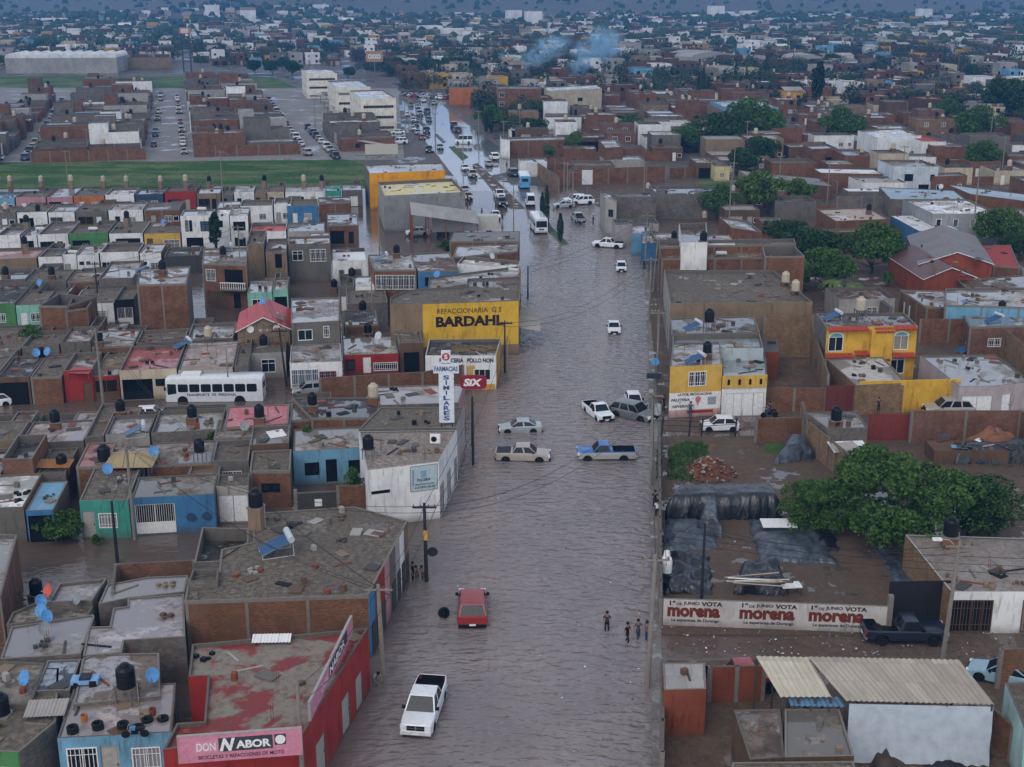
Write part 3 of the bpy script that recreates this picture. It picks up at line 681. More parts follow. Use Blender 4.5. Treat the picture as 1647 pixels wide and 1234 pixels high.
# ================================================================ far town
def flatm(c, s=.12):
    def b(N):
        k = col(c); a = N.noise(N.pos(), s, 4, .7); d = N.noise(N.pos(), 1.3, 3, .7)
        base = N.mix(N.rng(a, .4, .65, 0, .6), k, tuple(x * .5 for x in k)); base = N.mix(N.rng(d, .5, .7, 0, .5), base, tuple(x * .4 for x in k))
        N.set('Base Color', base); N.set('Roughness', .7)
    return mat('far_' + key(c), b)
WALLC = ['brick'] * 9 + ['grey', 'grey', 'ltgrey', 'ltgrey', 'white', 'white', 'white', 'cream', 'tan', 'brown', 'brown', 'stone', 'dgrey', 'lilac', 'skyblue', 'ochre']
def fw(c): return flatm((.12, .058, .034)) if c == 'brick' else flatm(c)
ROOFC = ['grey', 'stone', 'stone', 'tan', 'ltgrey', 'dgrey', 'white', 'lilac']
def simple_house(a, x, y, z, wd, dp, h, ps, wc, rc, rnd, win=True, par=.35, pitch=False):
    M = Matrix.Translation((x, y, z)) @ Matrix.Rotation(-ps, 4, 'Z'); wm = fw(wc); rm = flatm(rc)
    for q in (((0, 0), (wd, 0)), ((wd, 0), (wd, dp)), ((0, dp), (0, 0)), ((wd, dp), (0, dp))):
        (xa, ya), (xb, yb) = q; a.face([M @ Vector(p) for p in ((xa, ya, -.5), (xb, yb, -.5), (xb, yb, h + par), (xa, ya, h + par))], wm)
    if pitch:
        a.face([M @ Vector(p) for p in ((-.3, -.4, h + par), (wd + .3, -.4, h + par), (wd + .3, dp / 2, h + wd * .12 + .6), (-.3, dp / 2, h + wd * .12 + .6))], rm)
        a.face([M @ Vector(p) for p in ((-.3, dp / 2, h + wd * .12 + .6), (wd + .3, dp / 2, h + wd * .12 + .6), (wd + .3, dp + .4, h + par), (-.3, dp + .4, h + par))], rm)
    else:
        a.face([M @ Vector(p) for p in ((.2, .2, h), (wd - .2, .2, h), (wd - .2, dp - .2, h), (.2, dp - .2, h))], rm)
        for q in (((.2, dp - .2), (.2, .2)), ((.2, .2), (wd - .2, .2)), ((wd - .2, .2), (wd - .2, dp - .2)), ((wd - .2, dp - .2), (.2, dp - .2))):
            (xa, ya), (xb, yb) = q; a.face([M @ Vector(p) for p in ((xb, yb, h), (xa, ya, h), (xa, ya, h + par), (xb, yb, h + par))], wm)
    if win:
        for f in range(max(1, int(h // 2.8))):
            n = max(1, int(wd / 3.2))
            for i in range(n):
                if rnd.random() < .25: continue
                cx = wd * (i + .5) / n; z0, z1, hw = (f * 2.8 + .9, f * 2.8 + 2.1, .65) if rnd.random() < .6 or f else (.1, 2.2, .5 if rnd.random() < .6 else 1.2)
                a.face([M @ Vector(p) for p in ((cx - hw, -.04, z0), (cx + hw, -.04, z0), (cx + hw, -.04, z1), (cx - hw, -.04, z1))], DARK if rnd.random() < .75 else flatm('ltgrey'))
    if rnd.random() < .4:
        t = MB(); cx, cy = wd * rnd.uniform(.2, .8), dp * rnd.uniform(.2, .8)
        a.box(cx - .5, cy - .5, h, cx + .5, cy + .5, h + .8, wm, M); a.lathe([(.52, 0), (.52, 1.1), (.2, 1.35)], flatm(rnd.choice(['beige', 'black'])), 6, M=M @ Matrix.Translation((cx, cy, h + .8)))
EXC = [[(-80, 310), (-80, 112), (500, 105), (640, 130), (650, 150), (712, 148), (800, 215), (960, 322), (1060, 410), (1040, 430), (740, 430), (590, 300)],
       [(870, 420), (820, 330), (800, 240), (880, 170), (1060, 160), (1700, 215), (1700, 430)]]
FR_ = random.Random(21); SMALL = []; far = MB(); BIG = MB()
DIRNAME = ['bare brick', 'grey', 'pale']
def in_exc(x, y):
    q = PX((x, y, .1)); return any(inside(q, e) for e in EXC)
e1f, e2f = axes(PD); nsm = 0; lots = []
for D0, D1, lw, ld, keep in ((300, 620, 9.5, 15, .84), (620, 1100, 10, 14, .80), (1100, 1650, 12, 16, .72)):
    nb = int(D1 / ld) + 10
    for j in range(-int(D1 / ld) - 10, nb * 2):
        for i in range(-int(D1 / lw), int(D1 / lw)):
            if i % 9 == 0 or j % 3 == 0 and D0 < 1900: continue
            P = e1f * (i * lw + FR_.uniform(-1, 1)) + e2f * (j * ld + FR_.uniform(-1.5, 1.5))
            if not (D0 <= P.y < D1) or abs(P.x) > .43 * P.y + 20 or FR_.random() > keep or in_exc(P.x, P.y): continue
            lots.append((P.y, P.x, lw, ld))
lots.sort(); ind = []
for k, (y, x, lw, ld) in enumerate(lots):
    z = max(0, terr(x, y)); wd = lw * FR_.uniform(.6, .98); dp = ld * FR_.uniform(.45, .85); h = FR_.choice([2.8, 3, 3, 3.2, 3.2, 5.6, 5.8, 6.2]) if y < 1100 else FR_.choice([3, 3, 4, 6, 6])
    wc = FR_.choice(WALLC) if y < 800 else FR_.choice(WALLC[5:] + ['white', 'white', 'white', 'white', 'ltgrey']); rc = FR_.choice(ROOFC)
    if y > 900 and FR_.random() < .010: wd *= 2.2; dp *= 1.3; h = 7; wc = 'white'; rc = 'white'
    if y > 1300 and FR_.random() < .006: h = FR_.uniform(12, 18); wc = 'white'; wd = max(wd, 16)
    if k < 290:
        a = MB(); simple_house(a, 0, 0, 0, wd, dp, h, PD + (.12 if x > 0 else 0), wc, rc, FR_, pitch=FR_.random() < .06)
        o = a.build('town_house'); o.location = (x, y, z)
        nm = {'brick': 'bare brick'}.get(wc, {'ltgrey': 'light grey'}.get(wc, wc)); rn = {'stone': 'weathered', 'ltgrey': 'pale', 'dgrey': 'dark', 'lilac': 'wet pale'}.get(rc, rc)
        fl = 'one-storey' if h < 4 else 'two-storey'
        side = 'left of the smoke' if PX((x, y, 0))[0] < 800 else ('beyond the brick yards on the right' if PX((x, y, 0))[0] > 1250 else 'below the smoke plumes')
        tag(o, '%s %s house with a %s roof %s' % (fl, nm, rn, side), 'house', 'small houses in the town beyond the avenue'); SMALL.append(o)
    else: simple_house(far, x, y, z, wd, dp, h, PD, wc, rc, FR_, win=y < 1000, par=.35 if y < 900 else .02, pitch=FR_.random() < .05)
o = far.build('distant_houses'); tag(o, 'mass of small pale and brown houses fading into the blue haze', 'town', kind='stuff')
# ================================================================ left side
eA1, eA2 = axes(PA)
RW = (.36, .34, .34)   # rain-wet pale roof
def ops(*a): return {0: list(a)}
# ---- foreground, bottom left corner (outline of each roof, front-left first)
ph([(262, 1206), (487, 1181), (592, 1010), (309, 1036), (303, 1088), (334, 1087), (328, 1160), (284, 1163)], 4.2, 'red', patch_roof((.23, .195, .155), (.22, .030, .028), .17), 'red corner bicycle shop with a signboard along its parapet', 'the red bicycle shop', par=.25, sides={}, name='shop', cat='shop',
   opens={1: [(.60, 1.5, .1, 2.4, 'd', 'ltgrey'), (.82, 1.4, .1, 2.3, 'd', 'ltgrey'), (.22, 1.6, .1, 2.4, 'd', 'ltgrey')]}, z0=-.4)
ph([(297, 967), (592, 957), (655, 838), (570, 815), (405, 826), (408, 872), (356, 884), (352, 920), (303, 930)], 4.6, 'brick', 'stone', 'long brick warehouse with a mottled stone-grey roof and painted street side', 'the brick warehouse', par=.08, sides={1: 'grey'}, name='warehouse', cat='warehouse', z0=-.4)
# painted shopfront panels on the warehouse's street side
wa, wb = G(592, 957, 4.68), G(655, 838, 4.68)
def streetpanels(a, b, cols, h0, h1, root, d=.05):
    n = len(cols); F_ = edge_frame(a, b); Lg = (Vector(b[:2]) - Vector(a[:2])).length; x = 0
    for c, wfr, zl, zh, kd in cols:
        m = MB(); m.box(x * Lg + .02, -d, zl, (x + wfr) * Lg - .02, -.004, zh, plaster(c)); 
        o = m.build('shopfront', None); o.parent = root; o.matrix_local = F_
        if kd:
            w_ = min(2.2, wfr * Lg * .6); opening(kd, w_, 2.2, 'dgrey', root, F_ @ Matrix.Translation((x * Lg + wfr * Lg * .3, -.19, .05)))
        x += wfr
rt = empty('shopfront_strip', (0, 0, 0), 0, 'row of blue, red, grey and white painted shopfronts along the flooded street', 'shopfront')
streetpanels(wa, wb, [('blue', .13, -.4, 4.5, 'g'), ('brown', .09, -.4, 4.6, 'd'), ('red', .15, -.4, 4.66, 'g'), ('pink', .12, -.4, 4.66, None), ('grey', .15, -.4, 4.66, 'g'), ('ltgrey', .12, -.4, 4.66, 'g'), ('white', .12, -.4, 4.6, 'g'), ('tan', .12, -.4, 4.6, 'd')], 0, 0, rt)
# signboards of the red shop
def board(p, q, h, m, label, name='signboard', th=.12, cat='signboard'):
    a, b = Vector(p), Vector(q); root = empty(name, a, atan2(b.y - a.y, b.x - a.x), label, cat); Lg = hypot(b.x - a.x, b.y - a.y); g = MB(); g.box(0, 0, 0, Lg, th, h, m); g.build('board', root)
    f = MB(); fm = plain('ltgrey', .4)
    for x0, x1, z0, z1 in ((-.04, Lg + .04, h, h + .05), (-.04, 0, 0, h), (Lg, Lg + .04, 0, h)): f.box(x0, -.03, z0, x1, th + .01, z1, fm)
    f.build('board_frame', root); return root, Lg
def letter(root, t, x, z, w, h, c, bold=.02, shear=0., y=-.015):
    return inst('lettering', text_mesh(t, w, h, plain(c, .6), bold, shear), root, Matrix.Translation((x, y, z)))
def slab(root, x0, z0, x1, z1, c, y=-.01, nm='painted_panel'):
    g = MB(); g.box(x0, y, z0, x1, -.002, z1, plain(c, .6)); o = g.build(nm, root); return o
SP = (.56, .22, .30)
r_, Lb = board(G(289, 1229, 4.35), G(486, 1214, 4.35), 1.6, plain(SP, .5), 'pink signboard with white NABOR lettering on the front of the red shop')
slab(r_, Lb * .13, .55, Lb * .32, 1.25, (.60, .27, .34)); letter(r_, 'DON', Lb * .145, .66, Lb * .155, .48, (.72, .70, .72), .015)
slab(r_, Lb * .325, .55, Lb * .765, 1.36, (.05, .05, .06)); letter(r_, 'N', Lb * .33, .58, Lb * .13, .76, 'white', .05, .35, -.02); letter(r_, 'ABOR', Lb * .465, .68, Lb * .285, .48, 'white', .04, 0, -.02)
slab(r_, Lb * .78, .72, Lb * .875, 1.36, (.05, .05, .06))
g = MB(); g.lathe([(.17, 0), (.27, 0), (.27, .01), (.17, .01), (.17, 0)], plain('white'), 18, M=Matrix.Translation((Lb * .828, -.02, 1.04)) @ Matrix.Rotation(pi / 2, 4, 'X')); g.box(-.12, -.024, -.05, .12, -.02, .05, plain('white'), Matrix.Translation((Lb * .828, 0, 1.04)) @ Matrix.Rotation(-.7, 4, 'Y')); g.build('emblem', r_)
letter(r_, 'BICICLETAS Y REFACCIONES DE MOTO', Lb * .155, .17, Lb * .70, .22, (.04, .02, .02), .012)
r_, Lb = board(G(500, 1160, 4.5), G(567, 1018, 4.5), 1.15, plain(SP, .5), 'long pink signboard facing the flooded street on the red shop')
slab(r_, Lb * .42, .2, Lb * .86, .98, (.05, .05, .06)); letter(r_, 'NABOR', Lb * .43, .3, Lb * .36, .55, 'white', .03, 0, -.02); letter(r_, 'DON', Lb * .24, .3, Lb * .14, .5, (.7, .68, .7), .01); 
# left corner houses
ph([(-60, 1205), (30, 1210), (90, 1160), (95, 1075), (-60, 1070)], 3.0, 'green', 'stone', 'green-fronted house with a mossy grey roof in the bottom left corner', 'the green corner house', par=.1, opens=ops((.75, 1.2, .9, 1.2, 'b', 'white')), sides={1: 'block', 2: 'block'})
ph([(92, 1188), (276, 1178), (281, 1125), (283, 1098), (118, 1108)], 3.1, 'skyblue', roofm('lilac', .3), 'bright blue house with tyres and a bicycle on its roof', 'the bright blue house', par=.06, opens=ops((.20, 1.7, .7, 1.8, 'b', 'white'), (.44, 1., .1, 2.4, 'd', 'ltgrey'), (.76, 1.6, .6, 1.7, 'b', 'white')), sides={1: 'block', 4: 'blue'})
ph([(118, 1133), (258, 1120), (256, 1050), (150, 1052), (132, 1060)], 3.25, 'block', patch_roof((.17, .13, .10), (.33, .32, .33), .3), 'wet brown and grey roofed house carrying a black tank on a metal stand', 'the wet brown-roofed house', par=.1)
ph([(55, 1112), (112, 1110), (130, 1060), (76, 1062)], 3.1, 'block', patch_roof((.07, .08, .09), (.30, .34, .38), .6), 'small house with a blue-grey weathered roof', 'the blue-grey roofed house', par=.12)
ph([(-60, 1140), (50, 1132), (72, 1066), (-60, 1060)], 3.15, 'block', roofm((.22, .19, .16), .3), 'low house with a brown rubble-strewn roof at the left edge', 'the rubble-roofed house at the left edge', par=.15)
ph([(0, 1060), (130, 1052), (152, 992), (150, 988), (18, 1008)], 3.2, 'block', roofm(RW, 1.), 'house with a smooth pale puddled roof and three blue dishes', 'the pale puddled roof at the left', par=.1)
ph([(133, 1055), (196, 1050), (200, 1030), (298, 1024), (296, 955), (205, 962), (205, 975), (182, 978), (176, 1007), (142, 1008)], 3.3, 'block', roofm((.40, .37, .38), .9), 'L-shaped house with a wet lavender-grey roof beside the brick warehouse', 'the wet lavender roof', par=.1)
ph([(10, 1005), (140, 992), (150, 975), (60, 968), (20, 985)], 3.0, 'block', roofm('stone', .6), 'narrow low roof strip with two grey dishes', 'the narrow roof strip', par=.2)
ph([(78, 968), (148, 966), (172, 930), (95, 938)], 3.3, 'block', roofm(RW, .9), 'small square house with a wet white roof by the flooded side street', 'the small wet white roof', par=.25)
ph([(158, 972), (205, 962), (297, 952), (303, 925), (238, 928), (172, 940)], 3.35, 'block', roofm((.40, .37, .36), .9), 'flat house with a wet pale roof between the side street and warehouse', 'the pale flat roof by the warehouse', par=.08)
wallrun([G(183, 950, 3.6), G(188, 908, 3.6), G(312, 902, 3.6)], 3.6, 'darkbrick', 'dark unplastered wall round an unroofed room by the flooded side street', cols=4)
ph([(303, 935), (350, 935), (352, 915), (310, 915)], 4.2, 'block', 'dgrey', 'small roofless concrete cell beside the warehouse, lower one', 'the lower concrete cell', par=.9)
ph([(312, 905), (352, 903), (400, 872), (400, 850), (325, 848)], 3.6, 'block', 'dgrey', 'roofless grey concrete room beside the warehouse tank', 'the roofless concrete room', par=1.0)
ph([(-80, 962), (0, 960), (27, 860), (-80, 858)], 3.6, 'darkbrick', 'ltgrey', 'dark brick house with a pale roof at the left edge of the side street', 'the dark brick house at the left edge', par=.3)
# ---- mid-left terrace facing the first flooded side street
row(PA, (130, 868), 8, [
  (-40, 45, 'grey', 'white', 3.0, dict(desc='pale-roofed house', opens=[(.3, 1.2, .9, 1.2, 'w', 'white')])),
  (47, 92, 'blue', sheet('skyblue'), 2.7, dict(desc='blue tin-roofed carport house', dep=6, opens=[(.5, 2.2, 0, 2.3, 'x', None)], par=.05)),
  (133, 213, 'teal', 'stone', 3.3, dict(desc='teal green house', opens=[(.05, 1., .1, 2.3, 'd', 'ltgrey'), (.55, 1.5, .9, 1.3, 'b', 'white')], par=.12, dep=8)),
  (216, 349, 'blue', roofm('stone', .5), 3.2, dict(desc='blue house with white gates', opens=[(.27, 3.2, .1, 2.6, 'r', 'white'), (.75, 3.2, .1, 2.5, 'g', 'white')], par=.12, dep=8.4)),
  ], 'on the flooded side street', 3)
row(PA, (350, 842), 9, [
  (352, 404, 'ltgrey', 'stone', 3.0, dict(desc='grey house with a white double gate', opens=[(.5, 3., .1, 2.4, 'g', 'white')], dep=3, par=.3)),
  (405, 470, 'brick', 'stone', 3.2, dict(desc='red brick annex', off=3, dep=5, opens=[(.5, 1.6, 1.4, .8, 'w', 'black')])),
  (345, 404, 'grey', 'stone', 3.0, dict(desc='grey house with barred front', off=6, dep=9, opens=[(.35, 2.4, .2, 2.2, 'b', 'white'), (.8, .9, .1, 2.3, 'd', 'white')])),
  (406, 468, 'brown', roofm('stone', .8), 3.4, dict(desc='wet-roofed house with a skylight', off=9, dep=5)),
  (474, 590, 'skyblue', roofm((.34, .31, .28), .6), 3.1, dict(desc='faded blue bungalow behind a grey gate', off=8, dep=6, opens=[(.25, 1.3, .9, 1.2, 'w', 'black'), (.52, 1., .1, 2.2, 'x', None), (.85, 1.2, .8, 1.3, 'w', 'black')], par=.1)),
  ], 'in the side-street block', 4)
p0, p1, p2, p3 = [on_row(x, G(470, 836).dot(eA2), eA1, eA2) for x in (470, 480, 545, 592)]
for q in (p0, p1, p2, p3): q.z = 0
wallrun([p2, p3], 2.8, 'brick', 'red brick wall between the grey gate and the white corner shop', cols=4)
gt = empty('metal_gate', p1, -PA, 'grey metal gate with a small white notice in the brick wall', 'gate'); g = MB(); Lg = (p2 - p1).length
g.box(0, 0, 0, Lg, .08, 2.3, plain('dgrey', .5)); g.build('gate_panel', gt); g = MB(); g.box(-.3, -.05, 0, 0, .2, 2.7, CONC2); g.build('gate_post', gt); slab(gt, Lg * .42, 1.1, Lg * .6, 1.75, 'white'); g = MB(); g.box(0, -.05, 2.3, Lg, .12, 2.4, CONC); g.build('top_rail', gt)
# second row back to back
row(PA, (150, 810), 6, [
  (-60, 10, 'block', 'dgrey', 3.0, dict(desc='dark roofed house')), (12, 62, 'darkbrick', 'dgrey', 3.6, dict(desc='dark brick shed', par=.8)), (66, 112, 'block', 'stone', 2.9, dict(desc='cluttered grey house')),
  (128, 176, 'brick', patch_roof((.33, .08, .07), (.30, .12, .10), .2), 3.2, dict(desc='red-roofed house', opens=[], par=.1)), (178, 238, 'block', 'lilac', 3.0, dict(desc='lavender-roofed house', opens=[])),
  (240, 345, 'brick', roofm((.24, .20, .17), .6), 3.1, dict(desc='large wet brown-roofed house', opens=[], par=.1)), (348, 470, 'brick', roofm('stone', .7), 3.3, dict(desc='cluttered stone-roofed house', opens=[], off=6, dep=5, par=.1))], 'behind the teal house row', 6)
row(PA, (150, 757), 10, [
  (-60, 34, 'tan', 'stone', 3.3, dict(desc='tan-roofed house', dep=10)), (37, 140, 'grey', 'lilac', 2.9, dict(desc='low grey house', opens=[(.3, 2.6, .6, 1.7, 'b', 'white')])), (142, 172, 'block', 'stone', 3.0, dict(desc='narrow grey house')),
  (174, 245, 'ltgrey', roofm(RW, .6), 3.0, dict(desc='pale house', opens=[])), (248, 360, 'block', roofm('ltgrey', .7), 3.1, dict(desc='big pale puddled house', opens=[])),
  (365, 467, 'brick', patch_roof((.50, .15, .16), (.55, .20, .22), .2), 3.7, dict(desc='pink-roofed brick house', opens=[], par=.08)), (470, 592, 'brick', roofm('stone', .8), 3.3, dict(desc='puddled stone-roofed house', opens=[], dep=9, off=2))], 'backing on the bus street', 8)
# ---- corner block along the avenue
ph([(590, 757), (706, 743), (735, 692), (577, 694)], 5.0, 'white', stone_roof((.30, .25, .21)), 'white corner shop with a stone-mottled roof and painted side panel', 'the white corner shop', par=.1, name='shop', cat='shop', opens={0: [(.18, 1.6, 2.9, .3, 'x', None)], 1: [(.12, 1.6, .2, 2.6, 'g', 'ltgrey'), (.3, 1.6, .2, 2.6, 'g', 'skyblue'), (.5, 1.6, .2, 2.6, 'g', 'ltgrey'), (.7, 1.6, .2, 2.6, 'g', 'skyblue'), (.88, 1.2, .2, 2.6, 'g', 'ltgrey')]}, cols=0)
wallfr = edge_frame(HOUSES[-1][0][0], HOUSES[-1][0][1]); rr = HOUSES[-1][3]
o = empty('painted_sign', G(660, 742, 4.8), atan2(wallfr[1][0], wallfr[0][0]), 'pale painted panel with dark PULCERIA lettering on the white corner shop', 'sign'); o.location = wallfr @ Vector(((wallfr.inverted() @ G(660, 749, 5.1)).x, -.03, 2.75)); Lb = (wallfr.inverted() @ G(703, 744, 5.1)).x - (wallfr.inverted() @ G(660, 749, 5.1)).x
g = MB(); g.box(0, 0, 0, Lb, .025, 2.2, plain((.42, .52, .55), .6)); g.build('board', o); g = MB(); [g.box(*q, plain((.04, .07, .09), .6)) for q in ((-.03, -.012, 0, 0, .02, 2.2), (Lb, -.012, 0, Lb + .03, .02, 2.2), (0, -.012, 2.2, Lb, .02, 2.23), (0, -.012, -.03, Lb, .02, 0))]; g.build('painted_border', o)
letter(o, 'PULCERIA', Lb * .25, .82, Lb * .5, .26, (.03, .05, .07), .03); letter(o, 'REPARACION DE CELULARES', Lb * .18, .48, Lb * .7, .14, (.05, .06, .08)); letter(o, '618 2870-CR-29', Lb * .15, .18, Lb * .75, .2, (.05, .06, .08), .02); slab(o, Lb * .38, 1.15, Lb * .60, 1.75, (.20, .36, .44)); slab(o, Lb * .06, .5, Lb * .13, 1.9, (.22, .33, .38))
ph([(577, 690), (734, 688), (747, 655), (612, 655)], 4.6, 'grey', 'stone', 'grey roofed shop under the tall pharmacy sign', 'the shop under the pharmacy sign', par=.12, sides={1: 'lilac'})
ph([(500, 672), (606, 672), (612, 640), (470, 640)], 3.6, 'brick', 'dgrey', 'brick house with a dark wet roof near the pharmacy sign', 'the dark wet roof near the pharmacy sign', par=.12)
ph([(612, 652), (738, 648), (748, 618), (590, 622)], 3.9, 'block', roofm((.42, .38, .36), .2), 'flat house with a clean pale roof behind the pharmacy sign', 'the clean pale roof behind the pharmacy sign', par=.1, sides={1: 'pink'})
wallrun([G(516, 640, 1.2), G(680, 630, 1.2), G(745, 618, 1.2)], 3.4, 'brick', 'long red brick wall beside the parked silver car', cols=3.4)
# ---- bus street terrace
busrow = row(PA, (300, 640), 13, [
  (-70, -2, 'ltgrey', 'stone', 3.0, dict(desc='grey house')),
  (0, 52, 'brown', 'dgrey', 2.9, dict(desc='dark glazed workshop', opens=[(.5, 3.6, 0, 2.5, 'x', None)])),
  (54, 104, 'brick', 'stone', 3.0, dict(desc='brick house with no windows', opens=[])),
  (106, 152, 'red', 'tan', 3.1, dict(desc='crimson house', opens=[(.8, .9, .1, 2., 'd', 'brown')])),
  (153, 194, 'red', 'tan', 2.7, dict(desc='red gated house', opens=[(.5, 2.6, .05, 2.2, 'r', 'brown')], off=.4)),
  (196, 288, 'cream', patch_roof((.35, .06, .06), (.30, .08, .07), .2), 3.0, dict(desc='stone-faced house with a red canopy', opens=[(.3, 3.2, .05, 2.3, 'r', 'black'), (.8, 2.2, 1.5, .8, 'w', 'black')], dep=10)),
  (290, 378, 'ltgrey', patch_roof((.40, .36, .33), (.30, .22, .18), .2), 3.0, dict(desc='house hidden behind the white bus', dep=12)),
  (380, 402, 'grey', 'stone', 3.2, dict(desc='narrow grey house')),
  (404, 462, 'ltgrey', 'stone', 3.0, dict(desc='pale house set back', off=6, opens=[(.5, 1.6, .7, 1.6, 'w', 'white')], dep=8)),
  (468, 552, 'white', roofm(RW, .3), 3.1, dict(desc='white house with a barred carport', opens=[(.25, 3., .1, 2.3, 'b', 'white'), (.72, 1.9, .6, 1.5, 'b', 'pink')], par=.1, off=1)),
  ], 'on the flooded bus street', 11)
o = row(PA, (585, 604), 11, [(554, 642, 'red', roofm((.32, .29, .25), .3), 2.6, dict(desc='bright red gabled house', opens=[(.12, 1., .7, 1.3, 'w', 'black'), (.42, .9, .3, 1.9, 'd', 'white'), (.78, 2.8, .5, 1., 'b', 'white')], par=.05))], 'on the bus street', 12)
row(PA, (660, 598), 6, [(643, 682, 'brown', 'stone', 3.3, dict(desc='dark shed', opens=[(.5, 1.8, 0, 2.4, 'x', None)]))], 'beside the pastry shop', 12)
ph([(684, 572), (798, 572), (806, 545), (690, 546)], 3.6, 'white', 'dgrey', 'white pastry shop with black lettering on the flooded corner', 'the white pastry shop', par=.35, name='shop', cat='shop', opens=ops((.38, 1.4, 1.1, 1.3, 'w', 'black'), (.8, 1.9, 1.1, 1.3, 'w', 'white')), sides={1: 'ochre', 3: 'ltgrey'}, cols=0)
F_ = edge_frame(HOUSES[-1][0][0], HOUSES[-1][0][1]); sx = (Vector(HOUSES[-1][0][1]) - Vector(HOUSES[-1][0][0])).length
pr = empty('painted_lettering', F_ @ Vector((sx * .2, -.03, 3.15)), atan2(F_[1][0], F_[0][0]), 'black hand-painted shop lettering along the top of the white pastry shop', 'lettering')
letter(pr, 'PASTICERIA   POLLO NON', 0, 0, sx * .76, .5, 'black', .03); slab(pr, sx * .38, -1.9, sx * .50, -.35, (.55, .35, .12), y=-.005); o2 = slab(pr, -sx * .2, -3.1, sx * .78, -2.5, (.62, .28, .04), y=-.004, nm='painted_band')
# ---- three-storey yellow parts shop
ph([(627, 490), (835, 483), (838, 445), (752, 448), (750, 460), (655, 466), (628, 478)], 6.6, 'tan', 'stone', 'three-storey yellow and tan parts shop with a painted BARDAHL wall', 'the yellow parts shop', par=.25, name='shop', cat='shop', sides={1: 'ochre', 0: 'tan'}, opens={1: [(.2, 1.2, 4.2, 1.4, 'w', 'black'), (.45, 1.2, 4.2, 1.4, 'w', 'black'), (.75, 1.2, 4.2, 1.4, 'w', 'black'), (.3, 2.2, .1, 2.5, 'g', 'dgrey'), (.65, 2.2, .1, 2.5, 'g', 'dgrey')]}, cols=0)
P0, P1 = HOUSES[-1][0][0], HOUSES[-1][0][1]; F_ = edge_frame(P0, P1); Lb = (Vector(P1) - Vector(P0)).length
pr = empty('painted_wall_sign', F_ @ Vector((Lb * .25, -.03, 1.4)), atan2(F_[1][0], F_[0][0]), 'yellow painted wall sign with big black BARDAHL lettering', 'sign')
g = MB(); g.box(0, 0, 0, Lb * .745, .026, 5.35, plaster((.66, .40, .04))); g.build('painted_panel', pr)
letter(pr, 'REFACCIONARIA  G S', Lb * .11, 4.1, Lb * .50, .62, (.12, .08, .02), .02); letter(pr, 'BARDAHL', Lb * .10, 2.45, Lb * .53, 1.3, (.02, .012, .012), .05)
# awning on its street side
F1 = edge_frame(P1, HOUSES[-1][0][2]); L1 = (Vector(HOUSES[-1][0][2]) - Vector(P1)).length
aw = empty('awning', F1 @ Vector((L1 * .05, 0, 3.3)), atan2(F1[1][0], F1[0][0]), 'corrugated grey awning over the pavement beside the yellow parts shop', 'awning')
def corr(name, L_, W_, m, root=None, M=None, pitch=.25, amp=.05, drop=0., thick=.0):
    g = MB(); n = max(4, int(L_ / (pitch / 2)))
    for i in range(n):
        xa, xb = L_ * i / n, L_ * (i + 1) / n; za, zb = amp * (i % 2), amp * ((i + 1) % 2)
        g.face([(xa, 0, za), (xb, 0, zb), (xb, W_, zb + drop), (xa, W_, za + drop)], m, [(xa, 0), (xb, 0), (xb, W_), (xa, W_)])
        if thick: g.face([(xb, 0, zb - thick), (xa, 0, za - thick), (xa, W_, za + drop - thick), (xb, W_, zb + drop - thick)], m)
    if thick:
        g.box(0, -.01, -thick, L_, 0, 0, m)
    return g.build(name, root, M=M)
corr('corrugated_sheet', L1 * .8, 2.6, sheet('ltgrey'), aw, Matrix.Translation((0, -2.6, -.5)), drop=.5)
